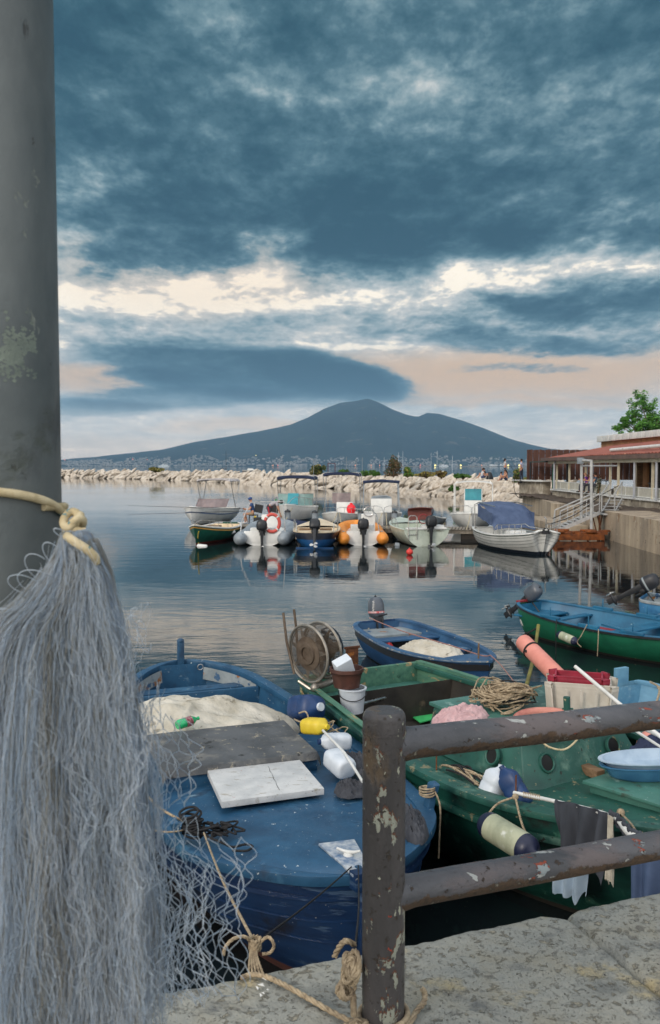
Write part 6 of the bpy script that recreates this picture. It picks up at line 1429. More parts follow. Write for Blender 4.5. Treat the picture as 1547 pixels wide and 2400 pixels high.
M_pinkgl = mat('faded_window', (150,132,130), (120,106,106), s=3, rough=.15, bump=0, alpha=.75)
sb, M_, H, L_ = hullboat('speedboat', 'white speedboat with a pale folded awning and tinted windshield, leftmost beyond the pontoon', 'speedboat', (-6.35,51.5,0), (-7.6,46.3,0), TW, [M_gel, M_dnavy], deck=(.42,.99), liner=(.05,.45), boot=.12)
shield(sb, 2.3, .95, .95, 1.42, .5, M_pinkgl, .5); bimini(sb, .2, 1.9, 1.05, 2.55, mat('grey_canvas', (186,180,180), rough=.8), base=.9)
mb = MB(); H.strake(mb, .3, .01, .05); part('side_stripe', mb, M_bb, sb)
mb = MB(); mb.tube([(1.8,-.3+.22*math.cos(a), 1.1+.22*math.sin(a)) for a in (2*math.pi*i/20 for i in range(20))], .025, 6, closed=True); part('steering_wheel', mb, M_black, sb)
cbt, M_, H, L_ = hullboat('cabin_boat', 'white cabin boat with navy awning and turquoise windscreen beyond the pontoon', 'cabin boat', (-1.75,50.5,0), (-2.3,44.9,0), [(0,1.0,1.0,-.1),(1,1.15,1.0,-.2),(3,1.15,1.05,-.25),(4.4,.85,1.15,-.2),(5.3,.4,1.25,-.1),(5.7,0,1.3,0)], [M_gel, M_dnavy], deck=(.40,.99), liner=(.05,.42), boot=.42)
shield(cbt, 2.3, 1.0, 1.1, 1.75, .35, mat('pale_teal_glass', (150,180,174), (118,152,148), rough=.1, bump=0, alpha=.7), .55); mb = MB(); mb.grid(lambda u, v: Vector((2.9+.05-.35*u, -.35+.6*v, 1.16+.62*u)), 4, 4, thick=.02); part('screen_panel', mb, M_tealglass, cbt)
bimini(cbt, .3, 2.1, 1.08, 2.75, M_navy, base=1.0, thick=.14); mb = MB(); railing(mb, H, 2.6, L_*.98, .42, posts=4); part('bow_rail', mb, M_chrome, cbt)
mb = MB(); mb.lathe([(.30,0),(.28,.03),(.001,.04)], 20, Matrix.Translation((3.9,0,1.21))); part('deck_hatch', mb, M_grey, cbt)
wb_, M_, H, L_ = hullboat('motor_boat', 'white open boat with raised navy awning and a red ball fender aboard', 'motor boat', (.9,49.2,0), (.35,44.4,0), [(0,.85,.7,-.1),(1,1.0,.7,-.2),(3,1.0,.74,-.25),(4.2,.7,.82,-.15),(5,0,.92,0)], [M_gel, M_dnavy], deck=(.55,.99), liner=(.05,.55), boot=.38)
mb = MB(); mb.box((2.4,.2,1.05), (.5,.9,.6)); part('console', mb, M_gel, wb_, bevel=.05); shield(wb_, 2.45, .5, 1.3, 1.85, .1, M_pinkgl, .15); bimini(wb_, .9, 2.6, 1.0, 2.95, M_navy, base=.75, thick=.12)
mb = MB(); railing(mb, H, 2.6, 4.9, .25, posts=4); part('bow_rail', mb, M_chrome, wb_)
M_redb = mat('bright_red_ball', (250,40,50), (226,30,40), s=5, rough=.4, bump=0)
bc_ = PY(823,1193,45.6); t_ = thing('ball_fender', 'bright red ball fender on the white open boat', 'fender', bc_); mb = MB(); mb.ball((0,0,0), (.25,.25,.27), 16, 12); part('ball', mb, M_redb, t_); mb = MB(); mb.lathe([(.2,-.28),(.22,-.2),(.001,-.2)], 14); mb.lathe([(.08,.25),(.08,.33),(.001,.33)], 10); part('cap', mb, M_redb, t_)
cc3, M_, H, L_ = hullboat('console_boat', 'white centre console boat with a dark square awning frame', 'motor boat', (2.85,49.0,0), (2.75,44.0,0), [(0,1.0,.75,-.1),(1,1.08,.75,-.2),(3,1.08,.8,-.25),(4.2,.85,.85,-.15),(4.9,.4,.92,-.05),(5.2,0,.95,0)], [M_gel, M_grey], deck=(.6,.99), liner=(.05,.6), boot=.08)
mb = MB(); mb.box((2.3,0,1.1), (.6,1.15,.9)); part('console', mb, M_gel, cc3, bevel=.06); mb = MB()
for sd in (1,-1):
    for x in (1.3, 2.3): mb.tube([(x+.2, sd*.98, .8), (x, sd*.95, 2.45)], .03, 6)
for x in (1.3,2.3): mb.tube([(x,-.95,2.45),(x,.95,2.45)], .04, 6)
for sd in (1,-1): mb.tube([(1.3,sd*.95,2.45),(2.3,sd*.95,2.45)], .03, 6)
fr = part('awning_frame', mb, M_grey, cc3); mb = MB(); mb.tube([(2.35,-1.0,2.44),(2.33,0,2.52),(2.35,1.0,2.44)], .08, 8); part('rolled_canvas', mb, M_navy, fr)
mb = MB(); mb.tube([(2.1,-.5,1.6),(2.2,-.2,1.66),(2.2,.3,1.66),(2.1,.5,1.6)], .05, 6); mb.box((2.3,0,1.58), (.5,1.1,.05)); part('console_rail', mb, M_grey, cc3); mb = MB(); railing(mb, H, 2.4, 5.1, .3, posts=5); part('bow_rail', mb, M_chrome, cc3)
for i, (px, py, lb) in enumerate(((846,1212,'grey fender hanging at the left bow of the centre console boat'), (925,1212,'dark grey fender between the centre console boat and the low dark boat'), (738,1212,'grey fender between the cabin boat and the open boat with red ball'), (674,1210,'dark grey fender standing on the pontoon edge beside the cabin boat'))):
    p = PY(px, py, 44.0 if i < 3 else 43.2); fender(p+Vector((0,0,.32)), p-Vector((0,0,.32)), .16, lb, 'grey fenders along the far side of the pontoon', m=M_grey, ends=M_black, n=12)
lowb, M_, H, L_ = hullboat('dinghy', 'low dark grey dinghy under a cover between the two console boats', 'dinghy', (5.6,47.2,0), (5.05,43.8,0), [(0,.7,.5,-.05),(1,.85,.5,-.1),(2.4,.7,.6,-.1),(3.3,.25,.75,0),(3.6,0,.8,.05)], [M_grey, M_dnavy], deck=(.1,.99), liner=None, boot=.2, deckm=M_dnavy)
outboard(lowb, Matrix.Translation((-.05,0,.62)), M_cowl, sc=1.1); mb = MB(); mb.tube([(.5,-.6,.5),(.5,-.6,1.1),(.5,-.1,1.1),(.5,-.1,.55)], .02, 6); part('grab_rail', mb, M_chrome, lowb)
tc3, M_, H, L_ = hullboat('console_boat', 'white boat with pale hardtop and teal console windscreen near the clinker boat', 'motor boat', (8.1,47.8,0), (7.15,43.0,0), [(0,1.05,.75,-.1),(1,1.15,.75,-.2),(3,1.15,.8,-.25),(4.2,.9,.86,-.15),(4.9,.4,.92,-.05),(5.2,0,.95,0)], [M_gel, M_grey], deck=(.6,.99), liner=(.05,.6), boot=.08)
mb = MB(); mb.box((2.3,.0,1.05), (.6,.95,.9)); part('console', mb, M_gel, tc3, bevel=.05); mb = MB(); mb.grid(lambda u, v: Vector((2.55-.15*u, -.45+.9*v, 1.5+.6*u)), 4, 4, thick=.02); part('windscreen', mb, M_tealglass, tc3)
mb = MB()
for sd in (1,-1):
    for x in (1.4,2.6): mb.tube([(x, sd*1.0, .8), (x, sd*1.0, 2.35), (x, sd*.85, 2.5)], .03, 6)
    mb.tube([(2.55,sd*.45,1.5),(2.4,sd*.45,2.1)], .03, 6)
fr = part('hardtop_frame', mb, M_gel, tc3); mb = MB(); mb.grid(lambda u, v: Vector((1.1+1.8*u, -1.0+2*v, 2.52-.12*abs(2*v-1)**3)), 6, 12, thick=.05); part('hardtop', mb, M_gel, fr)
mb = MB(); railing(mb, H, 2.4, 5.1, .35, posts=4); part('bow_rail', mb, M_chrome, tc3)
for k, (x0, x1, px) in enumerate(((.3,.5,1),)): pass
# mooring lines to the pontoon
mb = MB(); pairs = [((-2.0,45.1,1.1),D(2.9,-1.8)),((.4,44.5,.9),D(5.2,-1.75)),((2.7,44.1,.9),D(7.4,-1.75)),((2.9,44.1,.9),D(8.0,-1.7)),((7.1,43.1,.9),D(11.6,-1.7)),((.5,44.5,.9),D(5.9,-1.7))]
for i, (a, b) in enumerate(pairs):
    a = Vector(a); b = Vector(b); mb = MB(); mb.tube(cr([a, a.lerp(b,.5)-Vector((0,0,.12)), b], 8), .018, 5)
    solo('mooring_rope', mb, M_ropecr, ('mooring line from the cabin boat bow', 'left mooring line from the open boat with red ball', 'left mooring line from the dark framed console boat', 'right mooring line from the dark framed console boat', 'mooring line from the boat with teal windscreen', 'right mooring line from the open boat with red ball')[i]+' to the pontoon', 'rope')
# clutter on the pontoon
heap('cover', D(3.2,-.9), 1.1, .5, .3, DK, M_navy, 'dark blue tarpaulin pile on the pontoon below the cabin boat', 'tarpaulin', fold=.06, seed=4, nu=26)
# ================================================================ breakwater of pale boulders
M_rock = mat('pale_boulder', (196,184,168), (158,146,132), s=1.2, rough=.9, bump=.6, bs=8, bd=.04, c3=(212,204,192), wear=[((146,128,108), 1.6, .58, .12), ((120,110,100), 4, .62, .08)])
M_rub = mat('dull_rubble', (150,138,122), (110,100,88), s=1.5, rough=.95, bump=.6, bs=4, bd=.08)  # duller, browner tone than the boulders; also on the far pier
bwl = [tuple(P(px, py, 0).xy) for px, py in ((-160,1113.5),(20,1116),(145,1120),(300,1123),(450,1128),(560,1134),(656,1139.5),(735,1144),(850,1151),(950,1158),(1040,1166),(1100,1173),(1160,1182),(1222,1196))]     # waterline in plan
def bw_at(u):
    k = u*(len(bwl)-1); i = min(int(k), len(bwl)-2); f = k-i; a, b = Vector(bwl[i]), Vector(bwl[i+1]); return a.lerp(b, f), (b-a).normalized()
HB = 2.05
def core(u, v):
    p, tg = bw_at(u); n_ = Vector((-tg.y, tg.x))*(-1 if (-tg.y) < 0 else 1)
    n_ = Vector((abs(n_.x), n_.y)) if False else n_
    if n_.y < 0: n_ = -n_
    w = 11*v; z = -1.0+(HB+.5)*min(1, v*3.4) if v < .6 else (HB-.5)*(1-(v-.6)/.4)-.5*((v-.6)/.4)
    return Vector((p.x+n_.x*w, p.y+n_.y*w, z-.45+.25*mnoise.noise(Vector((u*150, v*9, 0)))))
mb = MB(); mb.grid(core, 220, 20); solo('breakwater_core', mb, M_rub, kind='structure'); bpy.data.objects['breakwater_core']['label'] = 'rubble core under the boulders of the breakwater'
rk = random.Random(77); protos = []
for k in range(14):
    bm = bmesh.new(); bmesh.ops.create_icosphere(bm, subdivisions=3, radius=1); rx, ry, rz_ = rk.uniform(1.1,1.6), rk.uniform(.65,.95), rk.uniform(.45,.7)
    pl = [(Vector((rk.gauss(0,1), rk.gauss(0,1), rk.gauss(0,1))).normalized(), rk.uniform(.42,.78)) for _ in range(13)]
    for v in bm.verts:
        c = v.co.copy()
        for n_, d_ in pl:
            e = c.dot(n_)-d_
            if e > 0: c -= n_*e*.90
        c *= 1+.05*mnoise.noise(c*2.2+Vector((k,0,0))); v.co = Vector((c.x*rx, c.y*ry, c.z*rz_))
    for f in bm.faces: f.smooth = True
    me = bpy.data.meshes.new('boulder'); bm.to_mesh(me); bm.free(); me.materials.append(M_rock); protos.append(me)
cand = []
for i in range(5200):
    u = rk.random()**.72; p, tg = bw_at(u); n_ = Vector((-tg.y, tg.x)); n_ = n_ if n_.y > 0 else -n_
    row = rk.random(); d_ = p.y; w = .9+row*6.6; s_ = rk.uniform(.62,1.1)
    if 1-row < 0.0: continue
    z = min(HB-.62, -.15+row*4.6)+rk.uniform(-.12,.12)
    x, y = p.x+n_.x*w, p.y+n_.y*w; sz = s_*(1.0 if d_ < 150 else 1.25)
    ok = all((x-q[0])**2+(y-q[1])**2+((z-q[2])*1.2)**2 > (.62*(sz+q[3]))**2 for q in cand)
    if ok and not (x > 16.5 and y < 76): cand.append((x, y, z, sz, rk.random()))
cand.sort(key=lambda q: -(q[3]/q[1])*(1 if q[2] < HB else .7))
def camvis(q): return abs(q[0]/q[1]) < .40 and q[0]/q[1] > -.33
vis = [q for q in cand if camvis(q)]; rest = vis[300:]+[q for q in cand if not camvis(q)]
for i, q in enumerate(vis[:300]):
    o = bpy.data.objects.new('boulder', protos[i % 14]); COL.objects.link(o); o.location = q[:3]; o.scale = (q[3],)*3; r_ = random.Random(i); o.rotation_euler = (r_.uniform(-.1,.5), r_.uniform(-.9,-.2), r_.uniform(-.7,.6)); tag(o, 'pale limestone boulder piled in the breakwater', 'boulder', 'boulders of the breakwater')
mb = MB()

for i, q in enumerate(rest[:1500]):
    me = protos[i % 14]; r_ = random.Random(i); X = Matrix.Translation(q[:3]) @ Euler((r_.uniform(-.1,.5), r_.uniform(-.9,-.2), r_.uniform(-.7,.6))).to_matrix().to_4x4() @ Matrix.Scale(q[3], 4); mb.add([X @ v.co for v in me.vertices], [tuple(p.vertices) for p in me.polygons])
solo('boulder_pile', mb, M_rock, 'farther pale boulders of the long breakwater', kind='stuff', smooth=60, weld=False)
# ---- plants
def leafmat(name, c, c2): return mat(name, c, c2, s=2.5, rough=.7, bump=0, spec=.3)
M_leaf = leafmat('leaf_green', (86,124,46), (46,82,34)); M_leafd = leafmat('leaf_dark', (66,84,44), (40,56,34)); M_leafy = leafmat('leaf_yellow', (150,140,70), (110,100,56)); M_leafb = leafmat('leaf_brown', (110,84,56), (74,66,44))
def bush(label, c, rx, rz_, m, n=420, ls=.09, seed=0, name='bush', m2=None, trunk=True, group=None):
    r_ = random.Random(seed); t_ = thing(name, label, name.replace('_', ' '), c, 0, group); mb = MB()
    cl = [(Vector((r_.gauss(0,.36)*rx, r_.gauss(0,.36)*rx, min(.95, abs(r_.gauss(.4,.28)))*rz_)), r_.uniform(.28,.46)) for _ in range(12)]
    for i in range(n):
        cc, cr_ = r_.choice(cl); d = Vector((r_.gauss(0,1), r_.gauss(0,1), r_.gauss(0,1))).normalized()*cr_*r_.random()**.4; p = cc+Vector((d.x*rx, d.y*rx, d.z*rz_*.8)); p.z = max(p.z, .02)
        a = Vector((r_.gauss(0,1), r_.gauss(0,1), r_.gauss(0,1))).normalized(); b = a.orthogonal().normalized(); s_ = ls*r_.uniform(.6,1.4); mb.mi = 1 if m2 and r_.random() < .3 else 0
        mb.add([p-a*s_, p+b*s_*.6, p+a*s_, p-b*s_*.6], [(0,1,2,3)])
    mb.mi = 0; part('foliage', mb, [m, m2 or m], t_, smooth=0, weld=False)
    mb = MB(); [mb.tube([(0,0,-.2), (q[0].x*.4, q[0].y*.4, q[0].z*.4), tuple(q[0])], [.04,.03,.012], 5) for q in cl]; part('stems', mb, M_wood, t_)
for i, (px, py, rx, rz_, m, lb, m2) in enumerate((
    (744,1110,.75,1.1,M_leafd,'greyish bush left of the red goal frame',M_leafy),(803,1112,.6,.65,M_leaf,'round green bush just right of the red goal frame',M_leafd),(856,1112,.9,.5,M_leaf,'low green bush midway between goal frame and brown bush',M_leafd),
    (923,1114,1.1,2.3,M_leafb,'tall brown green bush, the highest on the breakwater',M_leafd),(955,1114,.6,.9,M_leaf,'bright green bush right beside the tall brown bush',M_leafy),(1000,1114,1.1,.45,M_leafy,'dry yellowish brush on the middle of the breakwater',M_leafb),
    (1035,1113,.5,.7,M_leafb,'small brownish dry shrub at the end of the yellow brush',M_leafy),(1085,1116,.9,.45,M_leaf,'low green shrub left of the group on the rocks',M_leafd),(1070,1113,.35,.35,M_leaf,'tiny green tuft just left of the low shrub',M_leaf),
    (365,1106,.8,.5,M_leafy,'lone yellowish tuft far left on the breakwater',M_leafd),(1062,1150,.5,.55,M_leaf,'green creeper in the gap between boulders',M_leafd),(1216,1130,.7,1.6,M_leafy,'spindly green shrub at the end of the rocks by the terrace',M_leaf),(880,1112,.4,.35,M_leaf,'small green tuft close left of the tall brown bush',M_leaf))):
    yy = {365:205}.get(px, None) or np.interp(px, [650,950,1215], [128,94,68])+3; p = PY(px, py, yy); p.z = max(.2, min(p.z, 2.2)); bush(lb, p, rx*yy/85, rz_*yy/95, m, seed=i, m2=m2, ls=.0013*yy, n=950)
gf = PY(777,1110,121); t_ = thing('goal_frame', 'dark red rectangular frame standing on the breakwater', 'frame', gf)
mb = MB(); [mb.tube([(x,0,-.6),(x,0,1.45)], .05, 6) for x in (-.5,.5)]; mb.tube([(-.5,0,1.45),(.5,0,1.45)], .05, 6); part('frame_tube', mb, mat('maroon_paint', (96,44,46), rough=.6), t_)
for i, (px, h_) in enumerate(((735,1.9),(812,2.2),(835,2.1),(849,2.1))):
    p = PY(px,1108,118); mb = MB(); mb.tube([p-Vector((0,0,.5)), p+Vector((0,0,h_))], .03, 6); solo('thin_post', mb, M_grey, ('thin post left of the goal frame','thin post between goal frame and brown bush','second thin post before the brown bush','thin post closest to the brown bush')[i], 'post')
# people on the rocks
SIT = dict(pelvis=(0,0,.12), chest=(.05,0,.50), neck=(.07,0,.63), head=(.12,0,.77), shL=(.06,.17,.56), shR=(.06,-.17,.56), elL=(.18,.2,.36), elR=(.18,-.2,.36), haL=(.38,.12,.40), haR=(.38,-.12,.40), hiL=(.02,.09,.12), hiR=(.02,-.09,.12), knL=(.42,.12,.42), knR=(.42,-.12,.40), ftL=(.60,.11,.06), ftR=(.62,-.12,.06), toL=(.74,.11,.04), toR=(.76,-.12,.04))
STD = dict(pelvis=(0,0,.95), chest=(0,0,1.32), neck=(0,0,1.47), head=(.02,0,1.61), shL=(0,.18,1.40), shR=(0,-.18,1.40), elL=(-.02,.23,1.12), elR=(.04,-.24,1.12), haL=(.06,.22,.88), haR=(.16,-.18,.92), hiL=(0,.09,.92), hiR=(0,-.09,.92), knL=(.05,.10,.5), knR=(-.02,-.10,.5), ftL=(.02,.10,.08), ftR=(-.10,-.10,.08), toL=(.16,.10,.03), toR=(.04,-.10,.03))
for px, py, y, rz, J, kw, lb in (
    (1129,1122,72,0,SIT,dict(shirt=(220,222,226),shorts=(60,80,120)),'person in white sitting at the left of the pair on the rocks'),
    (1137,1121,73,math.pi,SIT,dict(shirt=(52,44,46),shorts=(60,56,60)),'dark haired person in a dark top sitting facing the one in white'),
    (1188,1127,67,math.pi,SIT,dict(shorts=(52,64,90),hair='long'),'long haired person in swimwear sitting on the rocks near the terrace'),
    (1172,1127,67,0,SIT,dict(shorts=(60,76,110),sc=.8),'person reclining on the rocks left of the long haired person'),
    (1183,1119,70,0,STD,dict(shirt=(205,206,210),shorts=(50,80,110),hair='long',sc=.9),'person in white top and denim shorts standing on the breakwater'),
    (1222,1128,66,2.6,STD,dict(shirt=(178,180,200),shorts=(50,54,70),legs=1.2,sc=1.0),'person in a pale shirt standing beside the wooden fence')):
    p = PY(px, py, y); person(lb, p, rz, J, **kw)
heap('black_bag', PY(1148,1121,72), .32, .25, .62, PY(1148,1122,72).z-.05, M_black, 'black bag standing next to the pair on the rocks', 'bag', fold=.02, seed=6, nu=20)
# ================================================================ sea craft and far lamps
def craft(name, label, cat, px, py, L_, mast=0, cabin=.9, rz=0, m=M_gel):
    p = P(px, py, 0); t_ = thing(name, label, cat, p, rz); H = Hull([(0,L_*.13,L_*.09,-.3),(L_*.5,L_*.15,L_*.09,-.5),(L_*.85,L_*.08,L_*.12,-.3),(L_,0,L_*.14,0)], 16, boot=.1)
    mb = MB(); mb.X = Matrix.Translation((-L_/2,0,0)); H.outer(mb); H.deck(mb, 0, L_, inset=.02, dz=-.05, n=8, m=4); part('hull', mb, [m, M_navy], t_)
    if cabin: mb = MB(); mb.loft([[Vector((x*L_, y*L_, z*L_)) for x, y in ((-.2,-.09),(.2,-.07),(.2,.07),(-.2,.09))] for z, k in ((.08,1),)]+[[Vector((x*L_, y*L_, (.08+.10*cabin)*1.0*L_)) for x, y in ((-.18,-.08),(.10,-.06),(.10,.06),(-.18,.08))]]); part('cabin', mb, M_gel, t_)
    if mast: mb = MB(); mb.tube([(0,0,.5),(0,0,mast)], [.16,.08], 6); mb.tube([(0,0,1.8),(-L_*.42,0,1.9)], .12, 6); part('mast', mb, M_black, t_); mb = MB(); mb.tube([(L_*.45,0,L_*.12),(0,0,mast*.95)], .03, 4); part('forestay', mb, M_grey, t_)
    return t_
craft('sailboat', 'sailing boat with a bare tall mast beyond the breakwater', 'sailboat', 530, 1106, 8, mast=12.5, cabin=.4, rz=.2, m=M_navy)
craft('motor_yacht', 'white motor yacht beyond the breakwater right of the sailing boat', 'motor yacht', 588, 1105, 11, cabin=1.0, rz=.1)
for i, (px, L_, lb) in enumerate(((385,140,'white ship alongside the far left shore'),(1155,170,'large white ferry at the far harbour on the right'),(1175,90,'second white vessel just right of the large ferry'),(1040,120,'small white vessel left of the large ferry'))):
    y = 11000; p = Vector(((px-CX)/F*y, y, 0)); t_ = thing('ship', lb, 'ship', p, 0); mb = MB(); mb.box((0,0,6), (L_,20,14)); mb.box((L_*.05,0,18), (L_*.6,16,12)); mb.box((-L_*.1,0,27), (L_*.2,10,8)); part('hull', mb, M_gel, t_)
for i, (px, h_) in enumerate(((934,52),(944,56),(1010,50),(1024,58),(900,34),(1060,40))):
    y = 9000; p = Vector(((px-CX)/F*y, y, 0)); mb = MB(); mb.tube([p, p+Vector((0,0,h_*2.9))], 2.0, 4); o = solo('harbour_mast', mb, M_gel, 'thin pale mast standing in the far harbour', 'mast', 'masts in the far harbour')
mb = MB()
for px, w in ((965,520),(1140,900),(1200,500)): mb.box(((px-CX)/F*9500, 9500, 3), (w*.75, 30, 10))
solo('far_pier', mb, M_rub, 'low dark pier at the far harbour', 'pier', smooth=0)
M_lo, M_ly, M_lr = emis('orange_light', (255,160,80), 2.2), emis('yellow_light', (255,236,140), 3), emis('red_light', (255,110,80), 2.2)
lamps = [(833,1091,0),(870,1091,0),(890,1091,0),(932,1091,0),(640,1092,0),(651,1091,2),(1020,1094,1),(1080,1094,1),(1191,1092,1),(1217,1092,1),(1129,1099,0),(145+7,1078,2),(311,1076,2),(345,1077,2),(972,1084,1),(1072,1084,1),(985,1096,2),(882,1061,1),(915,1062,1),(750,1091,0),(600,1067,1),(712,1075,0)]
for i, (px, py, k) in enumerate(lamps):
    y = 10800 if py > 1085 else 12500; p = PY(px, py, y); rr = 11 if px in (1020,1080,1191,1217) else 6; p.z = max(p.z, 16)
    g_ = [x for x, _, _ in lamps if x < px]; t_ = thing('harbour_lamp', f'lit {("orange","yellow","red")[k]} lamp on the far shore below the volcano', 'lamp', (p.x, p.y, 0), 0, f'{("orange","yellow","red")[k]} lamps on the far shore')
    mb = MB(); mb.ball((0,0,p.z), rr, 8, 6); part('light', mb, (M_lo, M_ly, M_lr)[k], t_); mb = MB(); mb.tube([(0,0,0),(0,0,p.z-rr*.5)], 1.2, 4); part('lamp_post', mb, M_grey, t_)
# ================================================================ quay wall and terrace on the right
M_wall = mat('stained_concrete', (160,144,124), (122,112,100), s=.9, stretch=(1,1,.22), rough=.9, bump=.5, bs=10, bd=.02, c3=(196,178,152), wear=[((104,94,84), 1.3, .55, .2, (1,1,.22)), ((140,112,84), 1.8, .60, .1, (1,1,.5)), ((184,172,152), 3, .60, .08), ((70,66,60), 7, .62, .06)])
M_flake = mat('flaking_wall', (158,148,132), (112,102,92), s=1.6, rough=.95, bump=.7, bs=9, bd=.04, c3=(198,190,172), wear=[((88,76,66), 1.8, .60, .06), ((206,200,186), 2.4, .64, .03)])
M_soil = mat('rocky_ledge', (96,82,70), (62,54,48), s=2.2, rough=.95, bump=.9, bs=7, bd=.06, wear=[((150,136,118), 4, .62, .05)])
def wall_line(pts, z0, z1, th, m, name, label, nz=6, kind=None, rough=.0, tf=None):
    mb = MB(); P_ = [Vector((p[0], p[1], 0)) for p in pts]; c = []
    for i in range(len(P_)-1):
        k = max(2, int((P_[i+1]-P_[i]).length/.4)); c += [P_[i].lerp(P_[i+1], j/k) for j in range(k)]
    c.append(P_[-1]); rings = []
    for i, p in enumerate(c):
        tg = (c[min(i+1, len(c)-1)]-c[max(i-1, 0)]).normalized(); n_ = Vector((tg.y, -tg.x, 0)); n_ = n_ if n_.x > 0 or abs(n_.x) < .2 and n_.y > 0 else -n_
        zt_ = z1(i/len(c)) if callable(z1) else z1; zt_ += rough*mnoise.noise(Vector((p.x*.9, p.y*.9, 2)))
        rg_ = [Vector((p.x, p.y, z0+(zt_-z0)*j/nz))-n_*rough*.5*mnoise.noise(Vector((p.x, p.y, j))) for j in range(nz+1)]; rings.append(rg_+[Vector((p.x, p.y, zt_))+n_*th, Vector((p.x, p.y, z0))+n_*th])
    mb.loft(rings); o = solo(name, mb, m, label, name.replace('_', ' ') if not kind else None, kind=kind); return o
wl = [(11.6,24),(12.3,32),(12.55,39.0)]
wall_line([(11.2,16)]+wl, -1.5, 1.27, 8, M_wall, 'harbour_wall', 'stained concrete harbour wall rising from the water at the right')
wall_line([(12.55,39.02),(13.1,41.0),(13.1,50.5),(14.2,58),(14.9,66)], -1.5, 1.15, 8, M_wall, 'harbour_wall', 'farther section of concrete harbour wall behind the white stairs', rough=.03)
mb = MB(); mb.box((12.2,46.5,.1), (1.4,8,.5)); solo('wall_footing', mb, M_wall, 'low pale concrete footing behind the stairs', 'footing', bevel=.03)
mb = MB(); mb.grid(lambda u, v: Vector((12.0+.9*(u > .5)+v*4.5+(u*1.2), 17+u*50, 1.19+.10*v+.10*mnoise.fractal(Vector((u*26, v*5, 0)), 1, 2, 4)+.05*mnoise.noise(Vector((u*110, v*12, 0))))), 200, 20); solo('rock_ledge', mb, M_soil, kind='structure'); bpy.data.objects['rock_ledge']['label'] = 'eroded rocky ledge on top of the harbour wall'
XT = 15.5; ZT = 1.70
wall_line([(XT,20),(XT,47.2),(XT+.25,47.3),(XT+.25,60.5)], .9, ZT-.06, 1.0, M_flake, 'terrace_wall', 'flaking masonry wall under the restaurant terrace', rough=.04)
mb = MB(); mb.box((XT+.35,33.6,ZT-.02), (1.0,27.4,.10)); solo('terrace_edge', mb, M_white, 'nearer white painted edge strip of the terrace', 'edge strip')
mb = MB(); mb.box((XT+.50,54.0,ZT-.02), (.9,12.6,.10)); solo('terrace_edge', mb, M_white, 'farther white painted edge strip of the terrace', 'edge strip')
mb = MB(); mb.box((21.5,41,ZT-.1), (11,42,.12)); o = solo('terrace_floor', mb, M_wall, kind='structure'); o['label'] = 'terrace floor'
# pale flaking low wall at the far end
wall_line([(14.75,66.5),(15.6,62.5)], .8, 2.16, .6, M_flake, 'low_wall', 'pale flaking wall block at the far end of the terrace', rough=.05)
mb = MB(); mb.beam((14.6,66.6,2.22), (15.9,62.0,2.22), .9, .10); solo('wall_coping', mb, M_white, 'white coping slab on the pale flaking wall block', 'coping', bevel=.02)
# restaurant
M_tile = mat('terracotta_roof', (158,92,76), (124,74,64), s=1.8, rough=.8, bump=.6, bs=10, bd=.03, wear=[((120,84,70), 2.4, .6, .1), ((196,140,116), 4, .64, .06)])
M_fas = mat('brown_fascia', (112,90,80), (88,72,66), s=3, rough=.7, bump=.2)
M_beam = mat('cream_beam', (214,204,180), (190,180,156), s=3, rough=.6, bump=.1)
M_ochre = mat('ochre_wall', (176,132,94), (142,104,76), s=2, rough=.9, bump=.4, wear=[((120,92,74), 2, .6, .1)])
M_panel = mat('cream_panel', (190,186,172), (168,164,152), s=6, rough=.6, bump=.2)
rst = thing('restaurant', 'low waterside restaurant with a terracotta roof and cream terrace posts', 'building', (XT+2, 42, ZT))
def RP(*a, **k): return part(*a, rst, world=True, **k)
YA, YB = 20.0, 60.0
zE = lambda y: 3.70 if y < 49 else 3.70-(y-49)*.012
mb = MB(); mb.grid(lambda u, v: Vector((XT-.45+5.5*v, YA+(YB+1-YA)*u, zE(YA+(YB+1-YA)*u)+.20+1.05*v+.028*math.sin(u*(YB-YA)*2*math.pi/.42)*1.0+.03*mnoise.noise(Vector((u*30,v*3,0))))), 560, 14, thick=.05); roof = RP('roof', mb, M_tile, smooth=60)
mb = MB(); mb.add([(XT-.45,YB+1.0,3.75),(XT+5.05,YB+1.0,3.75),(XT+5.05,YB+1.0,4.8),(XT-.45,YB+1.02,3.78)], [(0,1,2,3)])
mb.box((XT-.47,(YA+YB+1)/2,3.79), (.05,YB+1-YA,.22)); RP('fascia', mb, M_fas)
mb = MB(); mb.box((XT-.1,34.6,3.60), (.22,29.4,.20)); mb.box((XT+.05,55,3.57), (.22,11.2,.18)); RP('eave_beam', mb, M_beam)
mb = MB()
